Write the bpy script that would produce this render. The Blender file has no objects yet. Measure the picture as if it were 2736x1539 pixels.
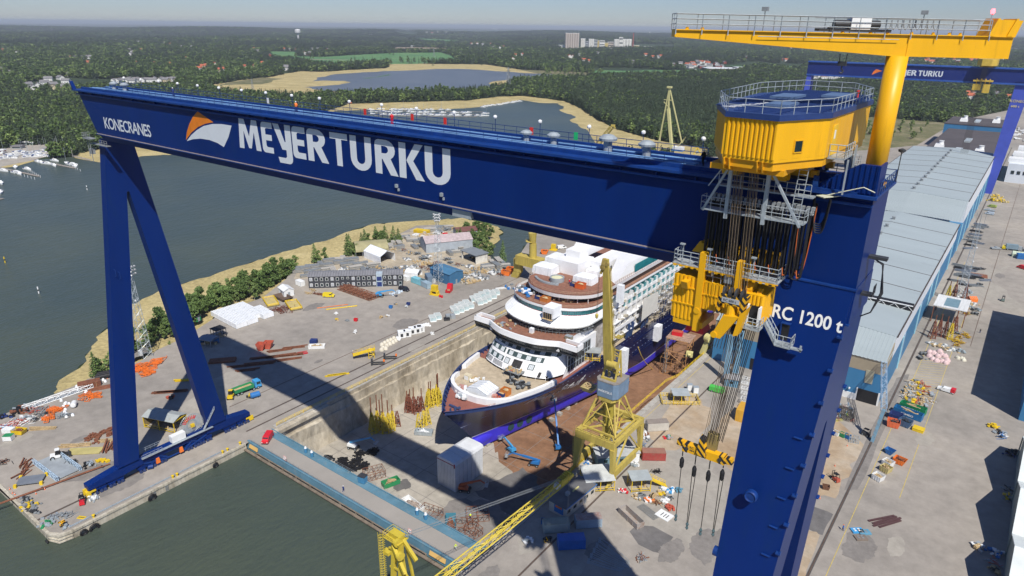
import bpy,bmesh,math,random
import numpy as np
from math import sin,cos
from mathutils import Vector as V3,Matrix
rnd=random.Random(7);ru=rnd.uniform
sc=bpy.context.scene
col=sc.collection
PI=math.pi
XZ=lambda u,v,t:(u,t,v)
YX=lambda u,v,t:(t,u,v)
def sv(n,k,v):n.inputs[k].default_value=v
def lk(t,a,i,b,j):t.links.new(a.outputs[i],b.inputs[j])
FPX,CX,CY,H=1850.,1368.,769.5,113.5
_p=math.atan(700/FPX);_r=math.radians(.66);_a=math.radians(36.7)
_fh=np.array([-sin(_a),cos(_a),0]);_up=np.array([0,0,1.])
FW=_fh*cos(_p)-_up*sin(_p);_U=_fh*sin(_p)+_up*cos(_p);_R=np.cross(FW,_U)
RT=_R*cos(_r)+_U*sin(_r);UP=_U*cos(_r)-_R*sin(_r)
CAM=np.array([0,0,H])
def ray(x,y):return RT*(x-CX)/FPX-UP*(y-CY)/FPX+FW
def g(x,y,z=0.):
 d=ray(x,y);return V3(CAM+d*((z-H)/d[2]))
def onX(x,y,X):
 d=ray(x,y);return V3(CAM+d*(X/d[0]))
def onY(x,y,Y):
 d=ray(x,y);return V3(CAM+d*(Y/d[1]))
def px(P):
 d=np.asarray(P,float)-CAM;z=d@FW
 return CX+FPX*(d@RT)/z,CY-FPX*(d@UP)/z
cd=bpy.data.cameras.new('camera');cam=bpy.data.objects.new('camera',cd);col.objects.link(cam)
cd.sensor_width=36;cd.lens=36*FPX/2736;cd.clip_start=.5;cd.clip_end=150000
M=Matrix.Identity(4)
for i in range(3):
 M[i][0],M[i][1],M[i][2],M[i][3]=RT[i],UP[i],-FW[i],CAM[i]
cam.matrix_world=M
sc.camera=cam
SUN=V3((.62,-.49,1)).normalized()
w=bpy.data.worlds.new('World');sc.world=w;w.use_nodes=True
nt=w.node_tree;bg=nt.nodes['Background']
sky=nt.nodes.new('ShaderNodeTexSky');sky.sky_type='NISHITA';sky.sun_disc=False
sky.sun_elevation=math.asin(SUN.z);sky.sun_rotation=math.atan2(SUN.x,SUN.y)
sky.altitude=0;sky.air_density=1.0;sky.dust_density=.1;sky.ozone_density=4.0
tn=nt.nodes.new('ShaderNodeMix');tn.data_type='RGBA';tn.blend_type='MULTIPLY';sv(tn,0,1);sv(tn,7,(.66,.745,1.0,1))
nt.links.new(sky.outputs[0],tn.inputs[6]);nt.links.new(tn.outputs[2],bg.inputs[0]);sv(bg,1,.068)
sl=bpy.data.lights.new('sun','SUN');sl.energy=4.2;sl.angle=math.radians(.53);sl.color=(1,.955,.88)
so=bpy.data.objects.new('sun',sl);col.objects.link(so);so.location=SUN*400
so.rotation_euler=SUN.to_track_quat('Z','Y').to_euler()
sc.view_settings.view_transform='Standard';sc.view_settings.look='None';sc.view_settings.exposure=.28
sc.view_settings.gamma=1
sc.cycles.max_bounces=6;sc.cycles.diffuse_bounces=2;sc.cycles.glossy_bounces=3;sc.cycles.volume_bounces=0
MATS={}
def mat(name,c,rough=.6,metal=0.,var=.15,scale=.4,bump=0.,bscale=3.,dirt=None,da=.0,spec=.4,streak=False,stretch=None):
 if name in MATS:return MATS[name]
 m=bpy.data.materials.new(name);m.use_nodes=True;t=m.node_tree;n=t.nodes;b=n['Principled BSDF']
 sv(b,'Roughness',rough);sv(b,'Metallic',metal)
 sv(b,'Specular IOR Level',spec)
 tc=n.new('ShaderNodeTexCoord');mp=n.new('ShaderNodeMapping');lk(t,tc,'Object',mp,0)
 if stretch:sv(mp,'Scale',stretch)
 elif streak:sv(mp,'Scale',(1,1,.12))
 no=n.new('ShaderNodeTexNoise');sv(no,'Scale',scale);sv(no,'Detail',6)
 sv(no,'Roughness',.65)
 lk(t,mp,0,no,'Vector')
 cr=n.new('ShaderNodeValToRGB');cr.color_ramp.elements[0].position=.3;cr.color_ramp.elements[1].position=.7
 lo=[max(0,x*(1-var))for x in c];hi=[min(1,x*(1+var))for x in c]
 cr.color_ramp.elements[0].color=(*lo,1);cr.color_ramp.elements[1].color=(*hi,1)
 lk(t,no,0,cr,0);out=cr.outputs[0]
 if dirt:
  n2=n.new('ShaderNodeTexNoise');sv(n2,'Scale',scale*2.3);sv(n2,'Detail',8)
  sv(n2,'Roughness',.75)
  lk(t,mp,0,n2,'Vector')
  r2=n.new('ShaderNodeValToRGB');r2.color_ramp.elements[0].position=.62-.3*da;r2.color_ramp.elements[1].position=.72
  lk(t,n2,0,r2,0)
  mx=n.new('ShaderNodeMix');mx.data_type='RGBA';sv(mx,7,(*dirt,1))
  lk(t,r2,0,mx,0);t.links.new(out,mx.inputs[6]);out=mx.outputs[2]
 t.links.new(out,b.inputs['Base Color'])
 if bump:
  bn=n.new('ShaderNodeTexNoise');sv(bn,'Scale',bscale);sv(bn,'Detail',5)
  lk(t,tc,'Object',bn,'Vector')
  bp=n.new('ShaderNodeBump');sv(bp,'Strength',bump);sv(bp,'Distance',.3)
  lk(t,bn,0,bp,'Height');lk(t,bp,0,b,'Normal')
 MATS[name]=m
 return m
def multi(name,stops,scale=.02,rough=.9,detail=9,second=None,bump=.0,bscale=1.,stretch=None,rough_noise=.7):
 m=bpy.data.materials.new(name);m.use_nodes=True;t=m.node_tree;n=t.nodes;b=n['Principled BSDF']
 sv(b,'Roughness',rough);sv(b,'Specular IOR Level',.2)
 tc=n.new('ShaderNodeTexCoord');mp=n.new('ShaderNodeMapping');lk(t,tc,'Object',mp,0)
 if stretch:sv(mp,'Scale',stretch)
 no=n.new('ShaderNodeTexNoise');sv(no,'Scale',scale);sv(no,'Detail',detail)
 sv(no,'Roughness',rough_noise);lk(t,mp,0,no,'Vector')
 cr=n.new('ShaderNodeValToRGB');e=cr.color_ramp.elements
 while len(e)<len(stops):e.new(.5)
 for el,(p_,c_)in zip(e,stops):el.position=p_;el.color=(*c_,1)
 lk(t,no,0,cr,0);out=cr.outputs[0]
 if second:
  sc2,amt=second
  n2=n.new('ShaderNodeTexNoise');sv(n2,'Scale',sc2);sv(n2,'Detail',6)
  sv(n2,'Roughness',.7);lk(t,mp,0,n2,'Vector')
  mr=n.new('ShaderNodeMapRange');sv(mr,1,.25);sv(mr,2,.75)
  sv(mr,3,1-amt);sv(mr,4,1+amt);lk(t,n2,0,mr,0)
  mx=n.new('ShaderNodeMix');mx.data_type='RGBA';mx.blend_type='MULTIPLY';sv(mx,0,1)
  t.links.new(out,mx.inputs[6]);lk(t,mr,0,mx,7);out=mx.outputs[2]
 t.links.new(out,b.inputs['Base Color'])
 if bump:
  bn=n.new('ShaderNodeTexNoise');sv(bn,'Scale',bscale);sv(bn,'Detail',6)
  lk(t,mp,0,bn,'Vector')
  bp=n.new('ShaderNodeBump');sv(bp,'Strength',bump);sv(bp,'Distance',.5)
  lk(t,bn,0,bp,'Height');lk(t,bp,0,b,'Normal')
 MATS[name]=m;return m
def tint(name,c,amt=.35,rough=.75):
 m=bpy.data.materials.new(name);m.use_nodes=True;t=m.node_tree;n=t.nodes;b=n['Principled BSDF']
 sv(b,'Roughness',rough);sv(b,'Specular IOR Level',.15)
 oi=n.new('ShaderNodeObjectInfo');ge=n.new('ShaderNodeNewGeometry')
 ad=n.new('ShaderNodeMath');ad.operation='MULTIPLY_ADD';sv(ad,1,.55)
 lk(t,ge,'Random Per Island',ad,0)
 m2=n.new('ShaderNodeMath');m2.operation='MULTIPLY';sv(m2,1,.45)
 lk(t,oi,'Random',m2,0);lk(t,m2,0,ad,2)
 cr=n.new('ShaderNodeValToRGB');e=cr.color_ramp.elements
 e[0].color=(*[x*(1-amt)for x in c],1);e[1].color=(c[0]*(1+amt*1.2),c[1]*(1+amt),c[2]*(1+amt*.6),1)
 lk(t,ad,0,cr,0);lk(t,cr,0,b,'Base Color')
 MATS[name]=m;return m
NAVY=mat('navy_crane_paint',(.0015,.020,.135),.45,var=.12,scale=.12,spec=.16,dirt=(.004,.026,.12),da=.3,streak=True)
NAVY2=mat('navy_deck_paint',(.006,.038,.19),.5,var=.25,scale=.6,spec=.25,dirt=(.015,.06,.2),da=.3)
YEL=mat('crane_yellow',(.80,.42,.008),.42,var=.08,scale=.3,dirt=(.62,.31,.012),da=.15,streak=True)
OLDYEL=mat('faded_yellow',(.50,.39,.085),.55,var=.18,scale=.8,dirt=(.30,.20,.07),da=.35,streak=True)
PALEYEL=mat('pale_yellow_paint',(.62,.56,.24),.55,var=.15,scale=.6)
SY=mat('safety_yellow',(.72,.50,.02),.5,var=.15)
GA=mat('galvanised_steel',(.42,.47,.50),.45,.35,var=.15,scale=1.5)
GD=mat('dull_galvanised_steel',(.26,.28,.29),.6,.2,var=.25,scale=1.2)
WH=mat('white_paint',(.78,.79,.78),.45,var=.05,scale=.4,dirt=(.62,.6,.55),da=.12)
LETTER=mat('pale_lettering',(.62,.66,.70),.5,var=.04)
TARP=mat('white_tarpaulin',(.80,.82,.84),.6,var=.08,scale=.35,bump=.5,bscale=.8)
BK=mat('black_rubber',(.015,.015,.017),.6,var=.3,scale=2)
DK=mat('dark_steel',(.05,.052,.056),.55,.2,var=.3,scale=1)
GLASS=mat('dark_glass',(.015,.03,.035),.12,var=.3,scale=.3,spec=.8)
TEAL=mat('teal_glass',(.02,.20,.22),.15,var=.35,scale=.25,spec=.8)
RU=mat('rusty_steel',(.22,.085,.045),.8,var=.35,scale=.8,dirt=(.10,.045,.03),da=.3)
ORANGE=mat('orange_paint',(.80,.19,.03),.5,var=.15)
REDOX=mat('red_oxide',(.48,.10,.06),.6,var=.2)
RED=mat('red_paint',(.60,.02,.03),.35,var=.06)
GREEN=mat('green_paint',(.03,.26,.10),.5,var=.15)
BLUE=mat('blue_paint',(.03,.17,.45),.5,var=.15)
LBLUE=mat('light_blue_paint',(.06,.32,.62),.45,var=.12)
HALLB=mat('hall_blue_cladding',(.045,.19,.37),.55,var=.08,scale=.2,streak=True)
TAN=mat('tan_timber',(.50,.37,.20),.8,var=.3,scale=1.5)
GREYP=mat('grey_paint',(.30,.33,.35),.55,var=.15)
CONC=mat('concrete',(.40,.38,.34),.85,var=.18,scale=.35,dirt=(.20,.17,.13),da=.35,bump=.3)
SKIN=mat('skin',(.55,.33,.24),.6,var=.05)
HIVIS=mat('hi_vis_yellow',(.70,.85,.05),.6,var=.1)
NC=mat('navy_overalls',(.02,.04,.16),.8,var=.1)
class MB:
 def __init__(s):s.v=[];s.f=[];s.m=[];s.cur=0
 def add(s,vs,fs):
  o=len(s.v);s.v.extend([tuple(v)for v in vs]);s.f.extend([tuple(i+o for i in f)for f in fs]);s.m.extend([s.cur]*len(fs));return s
 def hexa(s,p):
  return s.add(p,[(3,2,1,0),(4,5,6,7),(0,1,5,4),(1,2,6,5),(2,3,7,6),(3,0,4,7)])
 def box(s,x0,x1,y0,y1,z0,z1):
  return s.hexa([(x0,y0,z0),(x1,y0,z0),(x1,y1,z0),(x0,y1,z0),(x0,y0,z1),(x1,y0,z1),(x1,y1,z1),(x0,y1,z1)])
 def obox(s,c,dx,dy,dz,rz=0.,taper=1.):
  ca,sa=cos(rz),sin(rz);P=[]
  for k,zz in((1,c[2]),(taper,c[2]+dz)):
   for sx,sy in((-1,-1),(1,-1),(1,1),(-1,1)):
    x,y=sx*dx/2*k,sy*dy/2*k;P.append((c[0]+x*ca-y*sa,c[1]+x*sa+y*ca,zz))
  return s.hexa(P)
 def be(s,p,q,wd,h=None,up=(0,0,1)):
  h=h or wd;p=V3(p);q=V3(q);d=q-p
  if d.length<1e-6:return s
  d.normalize();u=V3(up)
  if abs(d.dot(u))>.985:u=V3((1,0,0))
  a=d.cross(u).normalized()*wd/2;b=a.cross(d).normalized()*h/2
  return s.add([p-a-b,p+a-b,p+a+b,p-a+b,q-a-b,q+a-b,q+a+b,q-a+b],[(0,3,2,1),(4,5,6,7),(0,1,5,4),(1,2,6,5),(2,3,7,6),(3,0,4,7)][::1])
 def tu(s,p,q,r,n=6,r2=None,caps=True):
  p=V3(p);q=V3(q);d=(q-p);r2=r if r2 is None else r2
  if d.length<1e-6:return s
  d.normalize();u=V3((0,0,1))if abs(d.z)<.9 else V3((1,0,0))
  a=d.cross(u).normalized();b=a.cross(d).normalized();P=[]
  for c,rr in((p,r),(q,r2)):
   for k in range(n):
    t=2*PI*k/n;P.append(c+(a*cos(t)+b*sin(t))*rr)
  F=[(k,k+n,(k+1)%n+n,(k+1)%n)for k in range(n)]
  if caps:F+=[tuple(range(n)),tuple(range(2*n-1,n-1,-1))]
  return s.add(P,F)
 def path(s,pts,r,n=5):
  for a,b in zip(pts,pts[1:]):s.tu(a,b,r,n)
  return s
 def prism(s,poly,z0,z1,flip=False):
  n=len(poly);P=[(x,y,z0)for x,y in poly]+[(x,y,z1)for x,y in poly]
  return s.add(P,[tuple(range(n-1,-1,-1)),tuple(range(n,2*n))]+[(k,(k+1)%n,(k+1)%n+n,k+n)for k in range(n)])
 def extrude(s,poly,a,b,fn):
  n=len(poly);P=[fn(u,v,a)for u,v in poly]+[fn(u,v,b)for u,v in poly]
  return s.add(P,[tuple(range(n-1,-1,-1)),tuple(range(n,2*n))]+[(k,(k+1)%n,(k+1)%n+n,k+n)for k in range(n)])
 def poly(s,pts):return s.add(pts,[tuple(range(len(pts)))])
 def lathe(s,prof,c=(0,0,0),n=16):
  P=[(c[0]+r*cos(2*PI*k/n),c[1]+r*sin(2*PI*k/n),c[2]+z)for r,z in prof for k in range(n)]
  F=[(i*n+k,i*n+(k+1)%n,(i+1)*n+(k+1)%n,(i+1)*n+k)for i in range(len(prof)-1)for k in range(n)]
  F+=[tuple(range(n-1,-1,-1)),tuple(range((len(prof)-1)*n,len(prof)*n))]
  return s.add(P,F)
 def blob(s,c,rx,ry,rz,R=rnd,n=7,rough=.25):
  P=[];F=[];k=4
  for i in range(k+1):
   th=PI/2*i/k
   for j in range(n):
    f=1+R.uniform(-rough,rough);ph=2*PI*(j+.5*(i%2))/n
    P.append((c[0]+rx*f*cos(th)*cos(ph),c[1]+ry*f*cos(th)*sin(ph),c[2]+rz*sin(th)*(1+R.uniform(-rough,rough)*.5)))
  for i in range(k):
   for j in range(n):F.append((i*n+j,i*n+(j+1)%n,(i+1)*n+(j+1)%n,(i+1)*n+j))
  return s.add(P,F)
 def mk(s,name,m,parent=None,label=None,smooth=False,fix=False):
  me=bpy.data.meshes.new(name);vs=s.v
  if parent is not None:
   l=parent.get('_w',None)
   if l is not None:vs=[(x-l[0],y-l[1],z-l[2])for x,y,z in vs]
  me.from_pydata(vs,[],s.f)
  for k in(m if isinstance(m,(list,tuple))else[m]):me.materials.append(k)
  if any(s.m):me.polygons.foreach_set('material_index',s.m)
  if fix:
   b=bmesh.new();b.from_mesh(me);bmesh.ops.recalc_face_normals(b,faces=b.faces);b.to_mesh(me);b.free()
  if smooth:me.polygons.foreach_set('use_smooth',[True]*len(s.f))
  me.update()
  o=bpy.data.objects.new(name,me);col.objects.link(o)
  if parent is not None:o.parent=parent
  if label:o['label']=label
  return o
def tag(o,label,cat,group=None,kind=None):
 if label:o['label']=label
 if cat:o['category']=cat
 if group:o['group']=group
 if kind:o['kind']=kind
 return o
def thing(name,label,cat,loc=(0,0,0),rz=0.,group=None,world=False):
 o=bpy.data.objects.new(name,None);col.objects.link(o);o.empty_display_size=.5
 o.location=loc;o.rotation_euler=(0,0,rz)
 if world:o['_w']=tuple(loc)
 return tag(o,label,cat,group)
def struct(name,mb,m,**k):return tag(mb.mk(name,m,**k),None,None,kind='structure')
def dup(root,loc,rz=0.,label=None,group=None,s=None):
 r=root.copy();col.objects.link(r);r.location=loc;r.rotation_euler=(0,0,rz)
 if s:r.scale=s if isinstance(s,(tuple,list))else(s,s,s)
 if label:r['label']=label
 if group:r['group']=group
 for c in KIDS.get(root.name,None)or root.children:
  cc=c.copy();col.objects.link(cc);cc.parent=r
  for q in c.children:
   qq=q.copy();col.objects.link(qq);qq.parent=cc
 return r
KIDS={}
def rail(mb,pts,h=1.1,step=1.6,r=.035,n=4,mids=(.5,),closed=False):
 pts=[V3(p)for p in pts]
 if closed:pts=pts+[pts[0]]
 for a,b in zip(pts,pts[1:]):
  L=(b-a).length;k=max(1,round(L/step))
  for i in range(k+1):
   p=a.lerp(b,i/k);mb.tu(p,p+V3((0,0,h)),r,n,caps=False)
  for f in(1,)+tuple(mids):
   o=V3((0,0,h*f));mb.tu(a+o,b+o,r,n,caps=False)
 return mb
def lattice(mb,p,q,w0,w1,seg,rc,rb,up=(0,0,1),sides=4,h0=None,h1=None):
 p=V3(p);q=V3(q);d=(q-p).normalized();u=V3(up)
 if abs(d.dot(u))>.95:u=V3((1,0,0))
 a=d.cross(u).normalized();b=a.cross(d).normalized();h0=h0 or w0;h1=h1 or w1
 def C(i,k):
  t=i/seg;c=p.lerp(q,t);ww=(w0+(w1-w0)*t)/2;hh=(h0+(h1-h0)*t)/2
  sx,sy=((-1,-1),(1,-1),(1,1),(-1,1))[k]
  return c+a*sx*ww+b*sy*hh
 for k in range(4):mb.tu(C(0,k),C(seg,k),rc,4)
 for i in range(seg):
  for k in range(4):
   k2=(k+1)%4
   if i%2:mb.tu(C(i,k),C(i+1,k2),rb,4,caps=False)
   else:mb.tu(C(i,k2),C(i+1,k),rb,4,caps=False)
   mb.tu(C(i+1,k),C(i+1,k2),rb,4,caps=False)
 return mb
FONT={}
def text_mesh(body,size=1.,bold=.0,spacing=1.,shear=0.):
 cu=bpy.data.curves.new('t','FONT');cu.body=body;cu.size=size;cu.offset=bold;cu.space_character=spacing;cu.shear=shear
 cu.resolution_u=3
 o=bpy.data.objects.new('t',cu);col.objects.link(o);dg=bpy.context.evaluated_depsgraph_get()
 me=bpy.data.meshes.new_from_object(o.evaluated_get(dg));V=[tuple(v.co)for v in me.vertices];F=[tuple(p_.vertices)for p_ in me.polygons]
 bpy.data.objects.remove(o);bpy.data.curves.remove(cu);bpy.data.meshes.remove(me)
 return V,F
def text_on(name,body,m,parent,org,ux,uy,width=None,height=None,bold=0.,shear=0.,spacing=1.):
 V,F=text_mesh(body,1,bold,spacing,shear);x0=min(v[0]for v in V);x1=max(v[0]for v in V);y0=min(v[1]for v in V);y1=max(v[1]for v in V)
 sx=width/(x1-x0)if width else height/(y1-y0);sy=height/(y1-y0)if height else sx
 org=V3(org);ux=V3(ux).normalized();uy=V3(uy).normalized()
 mb=MB();mb.add([org+ux*((v[0]-x0)*sx)+uy*((v[1]-y0)*sy)for v in V],F)
 return mb.mk(name,m,parent)
def ring_fill(polys):
 cu=bpy.data.curves.new('c','CURVE');cu.dimensions='2D';cu.fill_mode='BOTH'
 for P in polys:
  sp=cu.splines.new('POLY');sp.points.add(len(P)-1);sp.use_cyclic_u=True
  for k,(x,y)in enumerate(P):sp.points[k].co=(x,y,0,1)
 o=bpy.data.objects.new('c',cu);col.objects.link(o);dg=bpy.context.evaluated_depsgraph_get()
 me=bpy.data.meshes.new_from_object(o.evaluated_get(dg));V=[tuple(v.co)for v in me.vertices];F=[tuple(p_.vertices)for p_ in me.polygons]
 bpy.data.objects.remove(o);bpy.data.curves.remove(cu);bpy.data.meshes.remove(me)
 return V,F
HAZE=7e-5
def in_poly(X,Y,P):
 ins=np.zeros(len(X),bool);n=len(P)
 for i in range(n):
  (x1,y1),(x2,y2)=P[i],P[(i+1)%n]
  if y1==y2:continue
  c=((y1>Y)!=(y2>Y))&(X<(x2-x1)*(Y-y1)/(y2-y1)+x1);ins^=c
 return ins
def wob(P,a,seed,n=5):
 R=random.Random(seed);out=[]
 for(x1,y1),(x2,y2)in zip(P,P[1:]+P[:1]):
  L=math.hypot(x2-x1,y2-y1)
  for k in range(n):
   t=k/n;j=0 if k==0 else min(a,L*.12)
   out.append((x1+(x2-x1)*t+R.uniform(-j,j),y1+(y2-y1)*t+R.uniform(-j,j)))
 return out
def pxp(P,z=-2.):return[tuple(g(x,y,z)[:2])for x,y in P]
def sheet(name,poly,z,m,holes=(),kind='structure',wobble=None,**k):
 if wobble:poly=wob(poly,*wobble)
 V,F=ring_fill([poly]+list(holes));mb=MB()
 c=(sum(p_[0]for p_ in poly)/len(poly),sum(p_[1]for p_ in poly)/len(poly))
 mb.add([(x,y,z)for x,y,_ in V],F)
 o=mb.mk(name,m,fix=False)
 me=o.data
 b=bmesh.new();b.from_mesh(me)
 for f in b.faces:
  if f.normal.z<0:f.normal_flip()
 b.to_mesh(me);b.free()
 return tag(o,k.get('label'),k.get('cat'),kind=kind)
LAND=multi('forest_floor',[(.25,(.018,.03,.016)),(.5,(.035,.055,.025)),(.62,(.06,.085,.035)),(.75,(.09,.10,.05))],.004,second=(.05,.4),bump=.0)
REEDM=multi('dry_reeds',[(.3,(.30,.24,.11)),(.5,(.44,.36,.17)),(.72,(.54,.45,.23))],.03,second=(.6,.35),bump=1.,bscale=.7,stretch=(1,1,1))
REEDG=multi('young_reeds',[(.3,(.16,.18,.07)),(.6,(.30,.28,.11)),(.8,(.38,.33,.14))],.02,second=(.3,.3))
FIELDM=multi('meadow',[(.3,(.07,.16,.06)),(.5,(.10,.22,.08)),(.75,(.17,.26,.09))],.006,second=(.02,.2))
BROWNF=multi('ploughed_field',[(.3,(.26,.20,.15)),(.7,(.36,.29,.21))],.01,second=(.05,.15))
SCRUBM=multi('scrub_ground',[(.3,(.09,.11,.045)),(.5,(.17,.16,.08)),(.7,(.28,.24,.16))],.03,second=(.3,.4))
GRAVEL=multi('gravel',[(.3,(.30,.27,.23)),(.7,(.44,.41,.36))],.06,second=(.7,.25))
SANDY=multi('sandy_yard',[(.28,(.30,.25,.18)),(.5,(.42,.36,.27)),(.72,(.52,.46,.36))],.05,second=(.5,.25))
def hgt(x,y):
 d=np.hypot(x,y);k=np.clip((d-2600)/3000,0,1)
 return k*(14*np.sin(x*.0011+1)*np.sin(y*.0009)+16*np.sin(x*.00043-y*.0006+2)+9*np.sin(x*.0023+y*.0017)+14)*np.clip((40000-d)/25000,0,1)
mb=MB();R0=1200.;dx0,dx1,dy0,dy1=-163.,-81.5,101.,425.
for x0,x1,y0,y1 in((-R0,R0,-R0,dy0-8),(-R0,dx0,dy0-8,dy1),(dx1,R0,dy0-8,dy1),(-R0,R0,dy1,R0)):
 mb.add([(x0,y0,-2.4),(x1,y0,-2.4),(x1,y1,-2.4),(x0,y1,-2.4)],[(0,1,2,3)])
radii=[1.,1.6,2.2,3,4,5,6,7,8,10,12,15,19,24,32,44,58];nb=24;ring=[]
def sqr(k,s):
 q,t=divmod(k,nb);t=t/nb*2-1;t=t
 p_=((t,-1),(1,t),(-t,1),(-1,-t))[q];f=1/max(1e-9,math.hypot(*p_))if s>1 else 1
 f=f*(1 if s>1 else 1);return(p_[0]*R0*s*(f if s>1 else 1)*(1.25 if s>1 else 1),p_[1]*R0*s*(f if s>1 else 1)*(1.25 if s>1 else 1))
V=[]
for s in radii:
 for k in range(4*nb):
  x,y=sqr(k,s);V.append((x,y,-2.4+float(hgt(np.array(x),np.array(y)))))
N=4*nb;F=[(i*N+k,(i+1)*N+k,(i+1)*N+(k+1)%N,i*N+(k+1)%N)for i in range(len(radii)-1)for k in range(N)]
mb.add(V,[tuple(reversed(f))for f in F])
o=mb.mk('ground',LAND,fix=True);tag(o,None,None,kind='structure')
if sum(p_.normal.z for p_ in o.data.polygons)<0:o.data.flip_normals()
BAY=[(-420,500),(-120,455),(0,447),(91,428),(193,419),(268,431),(334,426),(381,414),(453,411),(600,380),(720,345),(830,312),(900,296),(1011,294),(1100,294),(1177,293),(1260,288),(1342,279),(1370,273),(1388,266),(1443,275),(1492,276),(1506,287),(1495,295),(1515,304),(1539,312),(1523,323),(1545,336),(1570,348),(1600,400),(1560,480),(1470,600),(1407,654),(1393,673),(1381,716),(1345,718),(1313,690),(1310,655),(1345,620),(1330,605),(1240,583),(1180,588),(1060,594),(985,602),(900,632),(830,655),(740,680),(690,695),(560,740),(470,765),(380,800),(330,830),(290,865),(262,910),(232,965),(150,1035)]
bw=pxp(BAY,-2.2)
bayw=wob(bw[1:],2.5,3,4)[:-4]+[(-215,85),(-163,100),(-163,92),(-81.5,92),(-81.5,-120),(-420,-120),tuple(bw[0])]
def watermat(name,deep,shallow,rip=.35):
 m=bpy.data.materials.new(name);m.use_nodes=True;t=m.node_tree;n=t.nodes;b=n['Principled BSDF']
 sv(b,'Roughness',.3);sv(b,'IOR',1.33);sv(b,'Specular IOR Level',.5)
 tc=n.new('ShaderNodeTexCoord')
 no=n.new('ShaderNodeTexNoise');sv(no,'Scale',.012);sv(no,'Detail',6);lk(t,tc,'Object',no,0)
 cr=n.new('ShaderNodeValToRGB');cr.color_ramp.elements[0].position=.35;cr.color_ramp.elements[1].position=.68
 cr.color_ramp.elements[0].color=(*deep,1);cr.color_ramp.elements[1].color=(*shallow,1);lk(t,no,0,cr,0);lk(t,cr,0,b,'Base Color')
 prev=None
 for s_,st,di,str_ in((.9,rip,.5,(1,.45,1)),(.22,rip*.8,1.2,(1,.5,1)),(.03,rip*.3,3.,(1,1,1))):
  mp=n.new('ShaderNodeMapping');sv(mp,'Scale',str_);sv(mp,'Rotation',(0,0,.5));lk(t,tc,'Object',mp,0)
  w_=n.new('ShaderNodeTexNoise');sv(w_,'Scale',s_);sv(w_,'Detail',4);lk(t,mp,0,w_,0)
  bp=n.new('ShaderNodeBump');sv(bp,'Strength',st);sv(bp,'Distance',di);lk(t,w_,0,bp,'Height')
  if prev:lk(t,prev,0,bp,'Normal')
  prev=bp
 lk(t,prev,0,b,'Normal');return m
WATER=watermat('harbour_water',(.052,.072,.062),(.072,.088,.062),.6)
WATER2=watermat('lake_water',(.10,.108,.115),(.13,.135,.14),.4)
sheet('bay_water',bayw,-2.2,WATER)
LAKE=[(812,232),(870,229),(937,220),(925,216),(870,215),(835,217),(846,207),(884,200),(948,195),(1025,190),(1149,185),(1221,184),(1301,188),(1396,195),(1526,203),(1515,208),(1443,211),(1356,213),(1315,218),(1323,235),(1249,244),(1100,246),(928,245),(873,243),(835,238)]
sheet('lake_water',pxp(LAKE),-2.0,WATER2,wobble=(14,5,3))
REEDS={'reed_bed':[(1345,622),(1330,606),(1240,583),(1180,588),(1060,594),(985,602),(900,632),(830,655),(740,680),(690,695),(560,740),(470,765),(380,800),(330,830),(290,865),(262,910),(232,965),(150,1035),(150,1060),(300,1010),(400,950),(520,890),(700,800),(800,740),(1000,690),(1180,640),(1250,655),(1308,660)],'lake_reeds':[(540,232),(640,214),(700,209),(800,190),(860,192),(930,187),(1030,182),(1040,171),(1100,169),(1180,171),(1300,172),(1400,187),(1540,201),(1640,197),(1700,205),(1560,214),(1440,216),(1370,222),(1345,240),(1250,252),(1100,258),(930,260),(800,266),(700,262),(600,254)],'shore_reeds':[(850,305),(930,277),(1100,272),(1250,268),(1330,258),(1400,256),(1450,262),(1510,270),(1555,290),(1595,318),(1650,345),(1740,370),(1900,400),(1880,430),(1600,430),(1400,300),(1100,310)],'headland_reeds':[(195,412),(260,400),(330,394),(470,384),(560,378),(620,390),(560,402),(453,414),(381,417),(334,429),(268,434),(210,424)],'marina_reeds':[(-80,462),(10,430),(85,424),(94,430),(40,445)]}
for nme,P in REEDS.items():
 sheet(nme,pxp(P,-2.1),-2.32 if nme=='shore_reeds' else-2.1 if nme!='reed_bed' else-1.95,REEDM,wobble=(10 if 'lake' in nme else 2,8,4))
sheet('reed_spit',pxp([(800,233),(870,229.5),(930,220.5),(915,216.5),(860,215.5),(790,222)]),-1.95,REEDM)
sheet('weed_patch',pxp([(965,209),(1000,207),(1038,199),(1045,200),(1010,206),(985,209.5)]),-1.9,FIELDM)
FIELDS={'green_field':[(715,137),(785,138),(800,150),(860,152),(960,146),(1060,141),(1180,140),(1208,148),(1225,168),(1100,171),(1000,171),(930,178),(850,177),(800,165),(730,158)],'brown_field':[(1052,126),(1150,127),(1215,129),(1200,137),(1055,137)],'meadow_strip':[(1590,188),(1680,189),(1760,187),(1870,188),(1960,190),(2040,192),(2000,199),(1850,202),(1700,206),(1560,205)],'heath':[(1380,186),(1470,189),(1620,196),(1640,200),(1540,205),(1440,197)],'golf_green':[(2030,164),(2070,169),(2150,180),(2155,189),(2100,190),(2030,182),(1990,178),(1940,175),(1990,166)],'pale_clearing':[(1050,92),(1090,88),(1112,91),(1115,99),(1065,97)],'cut_meadow':[(1090,100),(1150,104),(1240,108),(1220,114),(1130,110)],'left_clearing':[(590,228),(700,225),(760,210),(700,206),(600,222)],'factory_ground':[(1690,122),(1800,126),(1805,134),(1700,134)]}
for nme,P in FIELDS.items():
 sheet(nme,pxp(P),-2.05,{'green_field':FIELDM,'meadow_strip':FIELDM,'golf_green':FIELDM,'cut_meadow':FIELDM,'heath':SCRUBM,'left_clearing':SCRUBM}.get(nme,BROWNF),wobble=(12,9,3))
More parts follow.
